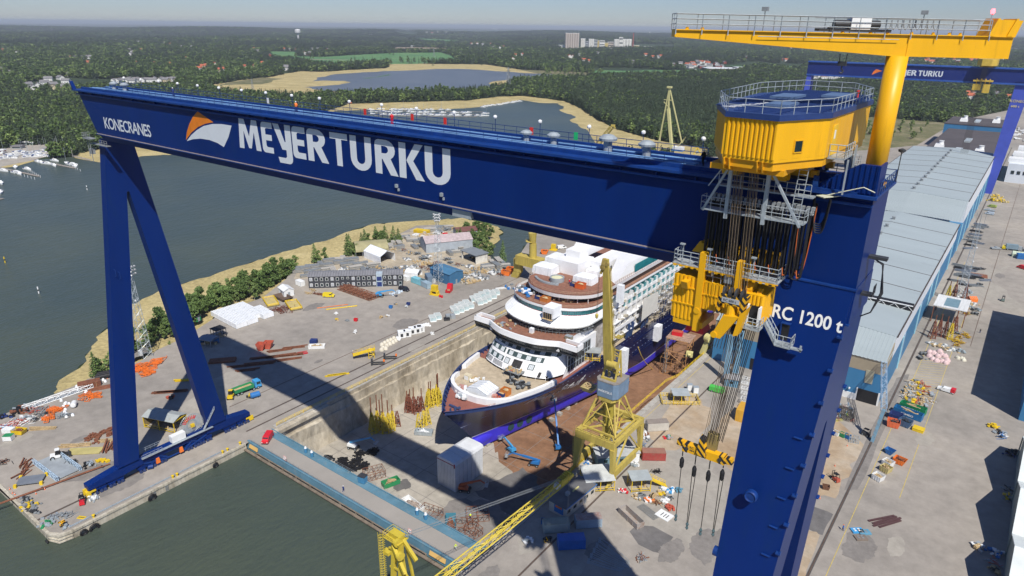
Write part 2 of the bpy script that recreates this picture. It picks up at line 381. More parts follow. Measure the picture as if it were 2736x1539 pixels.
sheet('meadow_track',pxp([(830,158.2),(960,160),(960,160.8),(830,159.2)]),-2.0,BROWNF)
sheet('marina_yard',pxp([(-150,440),(0,396),(60,386),(190,384),(205,408),(100,424),(0,446)]),-2.05,GRAVEL,wobble=(4,2,3))
SCRUB=[(2230,330),(2330,312),(2450,322),(2560,330),(2520,372),(2470,392),(2330,402),(2230,412)]
sheet('scrub_ground',pxp(SCRUB),-2.05,SCRUBM,wobble=(3,5,3))
sheet('far_meadow',pxp([(1990,372),(2050,362),(2080,400),(2020,412),(1980,395)]),-2.05,FIELDM)
ROADM=multi('road_asphalt',[(.3,(.20,.20,.20)),(.7,(.28,.28,.28))],.05,second=(.6,.15))
def strip(name,P,wd,z,m,hgtz=None):
 W=[g(x,y,z)for x,y in P];mb=MB();L=[]
 for i,p_ in enumerate(W):
  d=(W[min(i+1,len(W)-1)]-W[max(i-1,0)]);d.z=0;d.normalize();nrm=V3((-d.y,d.x,0))*wd/2;L.append((p_-nrm,p_+nrm))
 for(a,b),(c,d)in zip(L,L[1:]):mb.add([a,c,d,b],[(0,1,2,3)])
 return struct(name,mb,m,fix=False)
strip('causeway_road',[(840,272),(960,267),(1090,260),(1200,256),(1300,250),(1395,249)],9,-1.6,ROADM)
strip('shore_road',[(860,279),(1000,273),(1100,269),(1230,262),(1410,252)],7,-1.55,ROADM)
strip('field_road',[(2030,172),(2080,174),(2140,186)],6,-1.95,GRAVEL)
LEAFB=tint('broadleaf_leaves',(.11,.175,.06),.45)
LEAFL=tint('fresh_leaves',(.17,.24,.085),.4)
LEAFC=tint('conifer_needles',(.062,.095,.055),.5)
BARK=mat('bark',(.13,.10,.075),.9,var=.3,scale=2)
BIRCH=mat('birch_bark',(.45,.43,.40),.9,var=.4,scale=3)
def leaf_cloud(mb,R,clumps,n,size,squash=1.):
 for(cx,cy,cz,rr)in clumps:
  for _ in range(n):
   while True:
    a=V3((R.uniform(-1,1),R.uniform(-1,1),R.uniform(-1,1)))
    if .15<a.length<1:break
   a=a*rr*(.55+.45*a.length);p_=V3((cx+a.x,cy+a.y,cz+a.z*squash))
   u=V3((R.gauss(0,1),R.gauss(0,1),R.gauss(0,.6))).normalized();v=u.cross(V3((R.gauss(0,1),R.gauss(0,1),R.gauss(0,1)))).normalized()
   s=size*R.uniform(.6,1.35)
   mb.add([p_-u*s,p_+v*s*.7,p_+u*s,p_-v*s*.7],[(0,1,2,3)])
def broad(R,h,w_,nclump,nleaf,leaf,lowest=.25,trunk=.22):
 cr=MB();tr=MB();cl=[]
 for k in range(nclump):
  t=R.random();z=h*(lowest+(.93-lowest)*t);env=sin(PI*min(1,max(.08,(t*.86+.12))))**.7
  a=R.uniform(0,2*PI);r_=w_/2*env*math.sqrt(R.random())*.8
  cl.append((r_*cos(a),r_*sin(a),z,w_*R.uniform(.15,.26)))
 leaf_cloud(cr,R,cl,nleaf,leaf,.85)
 tr.tu((0,0,-.6),(0,0,h*.45),trunk,6,trunk*.55);tr.tu((0,0,h*.45),(0,0,h*.85),trunk*.55,5,trunk*.15)
 for c in cl[::2]:tr.tu((0,0,max(h*.15,c[2]-w_*.25)),c[:3],trunk*.35,4,trunk*.1,caps=False)
 return cr,tr
def conif(R,h,w_,lay,nleaf,leaf,trunk=.2):
 cr=MB();tr=MB()
 for i in range(lay):
  t=i/(lay-1);z=h*(.14+.84*t);rr=w_/2*(1-t)**.75+.15
  for _ in range(max(4,int(nleaf*(1-t*.8)))):
   a=R.uniform(0,2*PI);r_=rr*R.uniform(.3,1.1);p_=V3((r_*cos(a),r_*sin(a),z-r_*.28+R.uniform(-.4,.4)))
   u=V3((cos(a),sin(a),-.35));v=V3((-sin(a),cos(a),R.uniform(-.5,.5)));s=leaf*R.uniform(.7,1.3)
   cr.add([p_-u*s,p_+v*s*.6,p_+u*s,p_-v*s*.6],[(0,1,2,3)])
 tr.tu((0,0,-.6),(0,0,h*.95),trunk,5,trunk*.2)
 for i in range(6):
  a=R.uniform(0,6.28);z=h*R.uniform(.15,.6);tr.tu((0,0,z),(w_*.3*cos(a),w_*.3*sin(a),z-.4),trunk*.25,3,trunk*.1,caps=False)
 return cr,tr
R_=random.Random(11)
TREES={}
def tree_proto(kind,cr,tr,leaf,bark,label,at):
 t=thing(kind,label,'tree',at);cr.mk('crown',leaf,t);tr.mk('trunk',bark,t);TREES.setdefault(kind,[]).append(t);KIDS[t.name]=list(t.children);t['_used']=0;return t
belt=[(702,775,1),(720,765,1),(690,785,1),(668,790,0),(650,800,1),(632,806,0),(612,812,1),(596,816,1),(580,820,0),(565,826,1),(552,834,1),(538,846,0),(525,856,1),(515,868,1),(735,756,1),(752,748,0),(766,742,1),(775,735,1),(640,780,0),(610,792,0),(585,800,1),(560,808,0),(540,822,1),(660,770,0),(690,758,0),(710,745,0),(735,735,1),(755,725,0),(505,850,0),(470,900,1),(455,890,1),(438,905,0),(422,898,1),(405,915,1),(395,930,0),(430,890,1),(362,940,1),(350,925,0),(340,955,1),(346,940,1),(258,1005,2),(265,998,1),(300,985,0),(285,1000,0),(842,700,2),(852,702,0),(870,700,0),(930,690,2),(945,685,2),(935,678,2),(955,690,0),(967,660,2),(975,650,2),(985,655,0),(1005,652,2),(1020,648,1),(1010,655,1),(1030,655,2),(1052,650,2),(1065,648,2),(1072,655,0),(1045,655,0),(1222,655,2),(1230,645,2),(1250,630,1),(1262,640,1),(1280,650,1),(1268,665,1),(1290,640,1),(1300,660,0),(1255,660,1),(1275,625,1),(1290,615,1),(1310,640,0),(1312,690,0),(1295,685,0),(1285,700,0),(1240,650,1),(1270,680,1),(1343,700,2),(680,800,0),(790,720,0),(455,930,3),(380,955,3),(402,950,3),(335,975,3)]
protos={0:[tree_proto('birch_tree',*broad(R_,8,5.0,12,70,.38,.2,.12),LEAFL,BIRCH,'pale green loose young tree in the belt beside the reed bed',(0,0,0))for _ in range(2)],1:[tree_proto('broadleaf_tree',*broad(R_,9,7.0,16,85,.45,.14,.2),LEAFB,BARK,'dense green broad tree in the belt beside the reed bed',(0,0,0))for _ in range(3)],2:[tree_proto('spruce_tree',*conif(R_,12,5,13,60,.5),LEAFB,BARK,'tall narrow pointed green tree by the storage yard',(0,0,0))for _ in range(2)],3:[tree_proto('bush',*broad(R_,3,3.6,9,70,.28,.1,.06),LEAFL,BARK,'low round green bush on the gravel by the floodlight mast',(0,0,0))]}
for i in range(44):
 t_=ru(0,1);x,y=((505,862),(560,822),(640,795),(700,770),(770,738))[min(4,int(t_*4))];x2,y2=((560,822),(640,795),(700,770),(770,738),(790,728))[min(4,int(t_*4))];f_=t_*4-int(t_*4);belt.append((x+(x2-x)*f_+ru(-6,6),y+(y2-y)*f_+ru(-14,6),rnd.choice((0,1,1,3))))
used=set()
def plant(kind,P,rz,s,label=None,group=None):
 pr=kind[rnd.randrange(len(kind))]
 if pr.name not in used:
  used.add(pr.name);pr.location=P;pr.rotation_euler=(0,0,rz);pr.scale=s
  if label:pr['label']=label
  if group:pr['group']=group
  return pr
 o=dup(pr,P,rz,label,group,s);return o
for x,y,k in belt:
 z=-1.6;P=g(x,y,z);s=ru(.65,1.05)*(1 if k!=3 else .6);P.z=z if k!=3 else-.1
 where='beside the reed bed' if x<800 else 'round the open storage yard' if x<1200 else 'on the point beside the narrow inlet'
 lab={0:'pale green loose young tree ',1:'dense green broad tree ',2:'tall pointed green tree ',3:'low round green bush near the floodlight mast, '}[k]+where
 plant(protos[k],P,ru(0,6.28),(s,s,s*ru(.85,1.2)),lab,lab.split(' ',3)[0]+' '+('trees ' if k!=3 else 'bushes ')+where)
for k in protos:
 for pr in protos[k]:
  if pr.name not in used:plant([pr],g(640+60*k,790,-1.6),1.,(1,1,1),'dense green tree beside the reed bed','trees beside the reed bed')
def small_tree(kind,cr,tr,leaf,bark):
 m_=MB();m_.v=list(cr.v);m_.f=list(cr.f);m_.m=[0]*len(cr.f);m_.cur=1;m_.add(tr.v,tr.f);return m_.mk(kind,[leaf,bark])
fb=[small_tree('birch_tree',*broad(R_,17,8,11,30,1.0,.22,.25),LEAFB,BIRCH)for _ in range(2)]
fl=[small_tree('lakeside_tree',*broad(R_,15,9,11,30,1.1,.15,.25),LEAFL,BARK)for _ in range(2)]
fc=[small_tree('pine_tree',*conif(R_,17,6.5,9,22,1.1,.25),LEAFC,BARK)for _ in range(2)]
for o in fb+fl+fc:o['category']='tree'
first=set()
def single(lst,x,y,s,label,group):
 o=lst[rnd.randrange(len(lst))];P=g(x,y,-2.1);P.z=-2.2
 if o.name in first:
  o=o.copy();col.objects.link(o)
 first.add(o.name);o.location=P;o.rotation_euler=(0,0,ru(0,6.28));o.scale=(s,s,s*ru(.85,1.15));tag(o,label,'tree',group)
for k in range(64):
 x=810+k*6.9+ru(-5,5)-(30 if k>55 else 0);y=281-(x-810)*.052+ru(-11,0)
 if 885<x<925 and rnd.random()<.6:continue
 single(fb,x,y,ru(.75,1.15),'tall slender tree in the row between the causeway road and the lake','trees along the causeway road')
for k in range(16):
 single(fc+fl,ru(690,840),ru(268,292),ru(.8,1.1),'dark tree behind the left part of the girder walkway','trees left of the causeway')
for k in range(46):
 x=ru(932,1180);y=168+ru(-4,3)+(0 if x>960 else 2)
 if rnd.random()<.15:y+=6
 single(fc+fb,x,y,ru(.8,1.3),'dark tree in the grove between green field and lake','trees of the lakeside grove')
for k in range(26):
 x=ru(770,855);single(fb+fl,x,ru(150,190),ru(.8,1.2),'tree in the copse by the green fields','trees of the field copse')
for x,y in[(1090,142),(1108,141),(1125,140),(1142,140),(1041,147),(1051,147),(904,177),(911,181),(925,181),(937,183),(1260,171),(1240,170),(1003,178),(1020,176),(1287,174),(1366,177),(1375,182)]:
 single(fc+fb,x,y,ru(.7,1.1),'lone tree standing in the open by the lake fields','lone trees in the fields')
for k in range(26):
 single(fl,1465+ru(-10,150),194+ru(-3,4),ru(.7,1.),'light green tree in the hedge along the far meadow','hedge trees along the far meadow')
for k in range(22):
 single(fl,ru(2300,2480),ru(335,372),ru(.4,.75),'rounded light green tree in the scrub behind the hall','trees in the scrub behind the hall')
HOUSES=[]
for x,y in((75,232),(103,234),(142,232),(168,238),(193,240),(178,222),(162,213),(130,216),(180,204),(10,192),(28,198),(3,188),(90,240),(120,226),(150,240)):HOUSES.append((x,y,0 if rnd.random()<.7 else 3,1.1,'in the cluster left of the girder end'))
for k in range(17):HOUSES.append((305+k*10+ru(-3,3),219+ru(-4,3),rnd.choice((0,0,0,3)),1.05,'in the row above the girder railing'))
for x,y in((10,140),(22,143),(35,144),(48,147),(40,140),(5,142)):HOUSES.append((x,y,rnd.choice((0,1)),1.3,'in the far left woods'))
for x,y in((190,160),(205,160),(222,159),(235,158),(246,158),(350,150),(358,145),(348,140),(372,118),(312,112),(380,140),(440,122),(455,124),(485,130),(512,130),(678,134),(690,140)):HOUSES.append((x,y,rnd.choice((0,0,1)),1.5,'in the woods left of the water tower'))
for x,y in((237,172),(365,173),(455,176),(530,188),(540,182),(552,180),(585,192),(600,190),(655,183),(680,182),(575,176),(500,160),(700,173),(416,174)):HOUSES.append((x,y,rnd.choice((1,1,2)),1.25,'in the leafy woods above the reeds'))
for x,y in((760,134),(775,134),(790,134),(835,133),(850,133),(875,134),(815,145),(828,145),(760,188),(768,186),(722,152)):HOUSES.append((x,y,rnd.choice((0,1,4)),1.5,'at the edge of the green fields'))
for x,y in((1260,118),(1275,118),(1290,120),(1310,120),(1320,129),(1335,130),(1345,128),(1140,94),(1155,95),(1170,93),(1192,93)):HOUSES.append((x,y,rnd.choice((0,1)),1.8,'in the woods left of the silos'))
for x,y in((1520,155),(1530,156),(1548,152),(1597,147),(1378,152),(1395,150),(1745,158),(1757,157),(1765,156),(1725,152),(1690,170),(1370,162),(1560,165),(1575,168)):HOUSES.append((x,y,rnd.choice((1,1,0)),1.5,'in the woods below the silos'))
for k in range(26):HOUSES.append((1792+ru(0,150),168+ru(0,14),rnd.choice((0,0,1,4)),1.2,'in the village on the far meadow'))
for x,y in((2090,164),(2100,165),(2112,130),(1995,158),(2585,258),(2600,262),(2660,259),(2590,264),(2690,268)):HOUSES.append((x,y,rnd.choice((1,4)),1.3,'in the woods behind the far blue crane'))
for k in range(24):HOUSES.append((2170+ru(0,90),202+ru(0,9),rnd.choice((0,1,0)),1.3,'in the suburb under the far blue girder'))
for k in range(30):HOUSES.append((2430+ru(0,300),158+ru(0,12),rnd.choice((0,1,1)),1.4,'in the suburb behind the jib column'))
def wood(name,protos_,pts,sc_,seed,label):
 me=bpy.data.meshes.new(name);n=len(pts);me.vertices.add(n);me.vertices.foreach_set('co',np.asarray(pts,np.float32).ravel())
 at=me.attributes.new('sz','FLOAT_VECTOR','POINT');at.data.foreach_set('vector',np.asarray(sc_,np.float32).ravel())
 o=bpy.data.objects.new(name,me);col.objects.link(o)
 ng=bpy.data.node_groups.new(name+'_nodes','GeometryNodeTree')
 ng.interface.new_socket('Geometry',in_out='INPUT',socket_type='NodeSocketGeometry');ng.interface.new_socket('Geometry',in_out='OUTPUT',socket_type='NodeSocketGeometry')
 N_=ng.nodes;L_=ng.links;gi=N_.new('NodeGroupInput');go=N_.new('NodeGroupOutput');jn=N_.new('GeometryNodeJoinGeometry')
 na=N_.new('GeometryNodeInputNamedAttribute');na.data_type='FLOAT_VECTOR';sv(na,0,'sz')
 rv=N_.new('FunctionNodeRandomValue');rv.data_type='FLOAT_VECTOR';sv(rv,0,(0,0,0));sv(rv,1,(0,0,6.28));sv(rv,'Seed',seed)
 ri=N_.new('FunctionNodeRandomValue');ri.data_type='INT';sv(ri,4,0);sv(ri,5,len(protos_)-1);sv(ri,'Seed',seed+5)
 for k,pr in enumerate(protos_):
  ob=N_.new('GeometryNodeObjectInfo');sv(ob,0,pr);ob.transform_space='ORIGINAL'
  ip=N_.new('GeometryNodeInstanceOnPoints');cmp_=N_.new('FunctionNodeCompare');cmp_.data_type='INT';cmp_.operation='EQUAL';sv(cmp_,3,k)
  L_.new(ri.outputs[2],cmp_.inputs[2]);L_.new(gi.outputs[0],ip.inputs['Points']);L_.new(cmp_.outputs[0],ip.inputs['Selection']);L_.new(ob.outputs['Geometry'],ip.inputs['Instance'])
  L_.new(rv.outputs[0],ip.inputs['Rotation']);L_.new(na.outputs[0],ip.inputs['Scale']);L_.new(ip.outputs[0],jn.inputs[0])
 L_.new(jn.outputs[0],go.inputs[0]);md=o.modifiers.new('scatter','NODES');md.node_group=ng
 return tag(o,label,'forest',kind='stuff')
rs=np.random.RandomState(4)
nt_=150000
d1,d2=430.,14000.
spacing=lambda d:np.maximum(6.2,d*.0062)
dd=d1*np.exp(rs.rand(nt_*2)*math.log(d2/d1));keepp=rs.rand(nt_*2)<np.clip((dd*.0062/spacing(dd))**2,0,1)
dd=dd[keepp];aa=math.radians(36.7)+rs.uniform(-.8,.8,len(dd))
WX=-np.sin(aa)*dd;WY=np.cos(aa)*dd
PXX=[];zc_=(WX*FW[0]+WY*FW[1]+(-2-H)*FW[2]);ux_=(WX*RT[0]+WY*RT[1]+(-2-H)*RT[2]);uy_=(WX*UP[0]+WY*UP[1]+(-2-H)*UP[2])
PX_=CX+FPX*ux_/zc_;PY_=CY-FPX*uy_/zc_
ok=np.ones(len(dd),bool)
YARD_N=[(-200,1400),(0,1112),(505,870),(700,790),(928,683),(1110,605),(1250,600),(1300,690),(1400,655),(1480,590),(1800,425),(2000,412),(2240,405),(2330,398),(2450,388),(2560,325),(2736,285),(3200,270),(3200,1600),(-200,1600)]
for P in[BAY,LAKE,YARD_N,SCRUB]+list(REEDS.values())+list(FIELDS.values()):ok&=~in_poly(PX_,PY_,P)
ok&=~in_poly(PX_,PY_,[(-150,445),(0,398),(60,388),(190,386),(205,408),(100,426),(0,450)])
ok&=~in_poly(PX_,PY_,[(60,222),(100,215),(180,205),(250,212),(320,208),(470,208),(480,232),(350,228),(200,245),(70,240)])
ok&=~in_poly(PX_,PY_,[(1470,120),(1800,122),(1810,134),(1500,136)])
ok&=~in_poly(PX_,PY_,[(1790,170),(1960,172),(2030,182),(1960,192),(1850,190)])
ok&=~in_poly(PX_,PY_,[(2180,200),(2250,200),(2260,212),(2180,212)])
ok&=PY_<470
for hx,hy,k_,hs,_ in HOUSES:ok&=~((np.abs(PX_-hx)<4+3400/zc_)&(PY_>hy-1.5)&(PY_<hy+FPX*15/zc_))
nz=np.sin(WX*.004+1.3*np.sin(WY*.003))*np.sin(WY*.005+np.sin(WX*.0022)*2)
ok&=~((nz>.82)&(dd>1500))
WX,WY,dd,nzk,PXk,PYk=WX[ok],WY[ok],dd[ok],nz[ok],PX_[ok],PY_[ok]
sp=spacing(dd)/6.2
broadp=.28+.25*np.sin(WX*.0031+2)*np.sin(WY*.0027+1)+.12*np.sin(WX*.013)*np.sin(WY*.011)
broadp+=.25*((PXk<700)&(PYk>150))+.25*((PXk>2200)&(PYk>260))-.2*((PXk>1500)&(PXk<2000)&(PYk>210))-.1*(dd>4000)
isb=rs.rand(len(dd))<broadp
hz=hgt(WX,WY)
for tagn,sel,prs,lab in(('conifer_wood',~isb,fc,'dark conifer woods spreading to the horizon behind the bay'),('leafy_wood',isb,fb+fl,'lighter leafy trees mixed through the woods behind the bay')):
 w1=(sp[sel]**.95)*rs.uniform(.75,1.2,sel.sum());h1=np.maximum(.72,np.minimum(1.25,sp[sel]**.25*.8))*rs.uniform(.7,1.2,sel.sum())
 wood(tagn,prs,np.stack([WX[sel],WY[sel],-2.3+hz[sel]],1),np.stack([w1,w1,h1],1),3,lab)
YARDM=multi('yard_asphalt',[(.25,(.22,.20,.175)),(.42,(.285,.26,.23)),(.56,(.34,.307,.268)),(.70,(.375,.335,.28)),(.82,(.34,.265,.185))],.018,rough=.88,second=(.22,.2),rough_noise=.62)
YARDR=multi('worn_brown_concrete',[(.25,(.26,.17,.10)),(.45,(.38,.28,.18)),(.65,(.46,.39,.30)),(.8,(.42,.38,.33))],.035,rough=.88,second=(.35,.22))
FLOORM=multi('dock_floor_concrete',[(.25,(.20,.18,.15)),(.48,(.40,.365,.305)),(.66,(.47,.43,.365)),(.85,(.36,.28,.20))],.035,rough=.85,second=(.3,.2))
FLOORB=multi('rust_covered_dock_floor',[(.25,(.12,.065,.04)),(.5,(.24,.13,.075)),(.75,(.33,.19,.11))],.04,rough=.85,second=(.5,.3))
ROCKM=multi('dock_wall_rock',[(.25,(.16,.13,.09)),(.45,(.38,.33,.25)),(.62,(.50,.45,.36)),(.8,(.56,.52,.45))],.09,rough=.9,second=(.5,.35),bump=1.2,bscale=.35,stretch=(1,1,.45))
QUAYM=multi('quay_wall_concrete',[(.25,(.18,.15,.10)),(.45,(.42,.38,.30)),(.7,(.55,.51,.42))],.3,rough=.9,second=(1.2,.3),stretch=(1,1,.25))
DARKP=multi('dark_asphalt_patch',[(.3,(.11,.105,.10)),(.7,(.19,.18,.175))],.1,rough=.9,second=(.5,.2))
STAIN=multi('oil_stain',[(.3,(.19,.175,.16)),(.7,(.26,.24,.22))],.15,second=(.8,.2))
PALEP=multi('worn_pale_concrete',[(.3,(.30,.275,.24)),(.7,(.39,.36,.31))],.1,second=(.5,.15))
NW=[(1480,560),(1407,652),(1393,674),(1381,717),(1345,719),(1313,692),(1302,668),(1240,655),(1225,612),(1171,600),(1112,603),(1060,628),(1020,648),(984,667),(928,683),(860,700),(779,718),(765,745),(700,796),(607,828),(520,884),(470,912),(420,935),(380,962),(300,1000),(235,1012),(200,1030),(140,1055),(60,1085),(0,1112),(-150,1175)]
NE=[(3300,268),(2736,286),(2560,322),(2450,388),(2330,400),(2240,406),(2000,414),(1800,425),(1640,470)]
outer=[(-81.5,-120),(460,-120)]+[tuple(g(x,y,0)[:2])for x,y in NE]+[tuple(g(x,y,0)[:2])for x,y in NW]+[(-330,40.7),(-166.5,40.7),(-163.6,42),(-163,44.5),(-163,425),(-81.5,425)]
sheet('yard_pavement',outer,0.,YARDM)
mb=MB()
def wallrun(P,z0,z1):
 for(x1,y1),(x2,y2)in zip(P,P[1:]):mb.add([(x1,y1,z0),(x2,y2,z0),(x2,y2,z1),(x1,y1,z1)],[(0,1,2,3)])
wallrun([tuple(g(x,y,0)[:2])for x,y in NE]+[tuple(g(x,y,0)[:2])for x,y in NW]+[(-330,40.7)],-3,-.002)
struct('yard_edge_bank',mb,SCRUBM)
mb=MB();wallrun([(-330,40.7),(-166.5,40.7),(-163.6,42),(-163,44.5),(-163,91.2)],-4,-.002);wallrun([(-81.5,91.2),(-81.5,-120)],-4,-.002)
for k in range(12):
 y=46+k*3.9;mb.box(-163.02,-162.93,y,y+.25,-3,-.35)
mb.box(-163.5,-162.75,44.5,91,-.35,.22);mb.box(-330,-166.5,40.45,41.2,-.35,.22);mb.prism([(-166.5,41.2),(-166.5,40.45),(-163.5,41.7),(-162.75,44.5),(-163.5,44.5),(-164.1,42.6)],-.35,.22)
for z in(-1.2,-2.0):mb.prism([(-166.5,40.5),(-163.4,41.7),(-162.8,44.6),(-163.1,44.6),(-163.7,42),(-166.5,40.8)],z,z+.25)
struct('quay_wall',mb,QUAYM)
mb=MB();R=random.Random(5)
def rockwall(x,y0,y1,s,n=46):
 rows=[(0,0),(-1.2,0),(-1.25,.55),(-3.8,.7),(-4,1.3),(-8,1.5),(-13.05,2.4)]
 G_=[[(x+s*(o+(R.uniform(-.35,.35)if r_>2 else R.uniform(-.04,.04))),y0+(y1-y0)*k/n,z if r_ in(0,6)else z+R.uniform(-.25,.25)*(r_>2))for k in range(n+1)]for r_,(z,o)in enumerate(rows)]
 o=len(mb.v);mb.v+=[p_ for row in G_ for p_ in row]
 for r_ in range(len(rows)-1):
  for k in range(n):mb.f.append((o+r_*(n+1)+k,o+r_*(n+1)+k+1,o+(r_+1)*(n+1)+k+1,o+(r_+1)*(n+1)+k));mb.m.append(0)
rockwall(-163,100,425,1,110);rockwall(-81.5,100,425,-1,110)
mb.add([(-163,425,0),(-81.5,425,0),(-81.5,425,-13),(-163,425,-13)],[(0,1,2,3)])
mb.box(-164.2,-161.2,100,120,-1.1,-.01)
struct('dock_wall',mb,ROCKM,fix=True)
mb=MB();mb.add([(-163,96,-13),(-81.5,96,-13),(-81.5,425,-13),(-163,425,-13)],[(0,1,2,3)])
struct('dock_floor',mb,FLOORM)
sheet('dock_floor_rust',[(-121,152),(-108,143),(-98,140),(-84.5,143),(-84.2,300),(-108,300),(-118,200)],-12.99,FLOORB,wobble=(2.5,3,5))
mb=MB()
for k in range(9):mb.box(-160,-84,108+k*9.2,108.16+k*9.2,-12.996,-12.985)
for k in range(8):mb.box(-155+k*9.4,-154.84+k*9.4,100,190,-12.9962,-12.984)
struct('dock_floor_joint',mb,STAIN)
for i,P in enumerate([[(-112,113),(-103,108),(-94,112),(-90,122),(-99,128),(-110,122)],[(-130,116),(-126,114),(-124,118),(-128,120)],[(-108,128),(-92,126),(-88,140),(-104,146)]]):
 sheet('dock_floor_stain',P,-12.98+.002*i,DARKP if i else STAIN,wobble=(1.2,i+2,6))
sheet('storage_yard',pxp([(1240,660),(1225,618),(1171,605),(1112,608),(1060,632),(984,670),(928,686),(800,720),(785,745),(1090,745),(1180,745),(1270,735),(1340,722),(1300,680)],0),.004,SANDY,wobble=(2,12,4))
sheet('asphalt_patch',pxp([(1682,1420),(1700,1403),(1745,1406),(1799,1435),(1768,1479),(1745,1474),(1706,1455)],0),.004,DARKP)
sheet('asphalt_patch',pxp([(2158,1345),(2226,1374),(2198,1430),(2136,1405)],0),.004,DARKP,wobble=(.3,4,4))
sheet('brown_concrete_apron',pxp([(1960,1090),(2060,1050),(2150,1040),(2310,1190),(2240,1320),(2150,1345),(1990,1280),(1880,1180)],0),.006,YARDR,wobble=(1.5,8,5))
sheet('brown_concrete_apron',pxp([(2050,1539),(2140,1400),(2190,1430),(2120,1700),(1900,1700)],0),.008,YARDR,wobble=(1,9,5))
sheet('pale_concrete_apron',pxp([(1640,1260),(1760,1150),(1850,1080),(1910,1130),(1900,1260),(1960,1400),(1850,1480),(1800,1430),(1690,1400)],0),.003,PALEP,wobble=(2,21,5))
sheet('brown_concrete_apron',pxp([(1725,1160),(1830,1040),(1900,1090),(1860,1180),(1770,1210)],0),.0045,YARDR,wobble=(2,23,5))
sheet('pale_concrete_apron',pxp([(480,1090),(560,1010),(640,985),(640,1060),(590,1120),(500,1160)],0),.005,PALEP,wobble=(2,10,5))
sheet('pale_concrete_apron',pxp([(2560,800),(2590,770),(2736,860),(2736,820),(2640,750),(2700,700),(2600,740)],0),.005,PALEP,wobble=(2,11,5))
sheet('dark_asphalt_road',pxp([(2345,1115),(2395,1010),(2430,1000),(2376,1120),(2290,1310),(2255,1310)],0),.007,STAIN,wobble=(.4,13,5))
for i in range(30):
 a=[(300,1050,900,860),(700,1000,1250,800),(20,1330,420,1130),(2260,1500,2560,900),(2450,820,2720,560),(1640,1500,1960,1250),(1300,1539,1600,1400)][i%7]
 x=ru(a[0],a[2]);y=ru(a[3],a[1]);c=g(x,y,0);r=ru(.8,5)
 if-166<c.x<-79 and c.y<430:continue
 sheet('asphalt_stain',wob([(c.x+r*cos(t)*ru(.7,1.1),c.y+r*2*sin(t)*ru(.7,1.1))for t in[k*PI/7 for k in range(14)]],.5,i,4),.009+.0012*i,STAIN if i%3 else PALEP)
RAILM=mat('old_crane_rail',(.16,.09,.06),.6,.3,var=.4,scale=.5)
GROOVE=mat('rail_groove',(.09,.085,.08),.9,var=.2)
def ground_rail(x,y0,y1,wd=.5):
 mb=MB();mb.box(x-wd,x+wd,y0,y1,.01,.022);m2=MB();m2.box(x-.07,x+.07,y0,y1,.02,.07)
 struct('rail_bed',mb,GROOVE);struct('crane_rail',m2,RAILM)
for x,y0,y1,wd in((-173.7,41,420,.35),(-168.6,95,420,.3),(-185.2,100,420,.12),(-19.4,-20,900,.35),(-81.0+.0,92,420,.25),(-70.2,60,420,.25),(-22.5+19.5,300,900,.1)):
 ground_rail(x,y0,y1,wd)
LINEY=mat('worn_yellow_line',(.55,.42,.10),.8,var=.3,scale=1.5)
mb=MB()
mb.box(-16.2,-16.05,90,420,.012,.02);mb.box(-8.1,-7.95,180,330,.012,.02)
for k in range(14):
 y=246+k*2.2;mb.be((-16,y,.02),(-8.2,y+4,.02),.12,.012)
mb.box(-78.4,-78.25,150,330,.012,.02)
struct('yellow_line',mb,LINEY)
KERB=mat('asphalt_kerb',(.34,.32,.30),.85,var=.2)
mb=MB();mb.box(-165,-163.01,101.5,425,.005,.28);mb.box(-81.49,-79.6,101.5,425,.005,.25);struct('dock_coping',mb,CONC)
mb=MB();rail(mb,[(-163.6,y,.28)for y in range(102,232,13)],1.2,3.2,.06,mids=(.35,.68));tag(mb.mk('dock_railing',SY),'long yellow handrail along the west rim of the dry dock','railing')
mb=MB();rail(mb,[(-81.2,104,.25),(-81.2,158,.25),(-81.2,163,.25),(-83.0,168,.25),(-83.0,200,.25),(-81.4,206,.25),(-81.4,330,.25)],1.2,3.,.06,mids=(.35,.68));tag(mb.mk('dock_railing',SY),'yellow handrail along the east rim of the dry dock beside the tower crane','railing')
gt=thing('dock_gate','blue steel dock gate closing the dry dock, with a grey roadway on top','dock gate',(-122,95.5,-2),world=True)
GATEB=mat('gate_blue',(.105,.22,.29),.6,var=.18,scale=.3,dirt=(.20,.26,.28),da=.3)
GATEM=mat('gate_roadway',(.32,.295,.262),.85,var=.08,scale=.12)
mb=MB();mb.hexa([(-164,90.2,-13),(-80.5,90.2,-13),(-80.5,100.6,-13),(-164,100.6,-13),(-164,92.2,-.15),(-80.5,92.2,-.15),(-80.5,100.6,-.15),(-164,100.6,-.15)]);mb.mk('hull',GATEB,gt)
mb=MB();mb.box(-163.8,-80.6,92.9,97.8,-.15,.05);mb.mk('roadway',GATEM,gt)
mb=MB();mb.box(-164,-80.5,92.2,92.9,-.15,.16);mb.box(-164,-80.5,97.8,98.0,-.15,.18);mb.box(-164,-80.5,100.3,100.6,-.15,.1);mb.mk('deck_edge',GATEB,gt)
mb=MB();rail(mb,[(-162.5,92.5,.1),(-82,92.5,.1)],1.15,2.,.04);mb.mk('railing',GD,gt)
mb=MB();rail(mb,[(-160,100.4,.1),(-84,100.4,.1)],1.1,2.2,.035);mb.mk('railing',GD,gt)
mb=MB();mb.box(-164,-80.5,90.25,91.0,-1.75,-1.45);mb.box(-158,-92,91.0,91.3,-1.05,-.92)
for k in range(12):mb.box(-158+k*6,-157.8+k*6,90.9,91.3,-1.8,-.95)
mb.mk('fender_beam',mat('weathered_timber',(.20,.16,.12),.9,var=.35,scale=.8),gt)
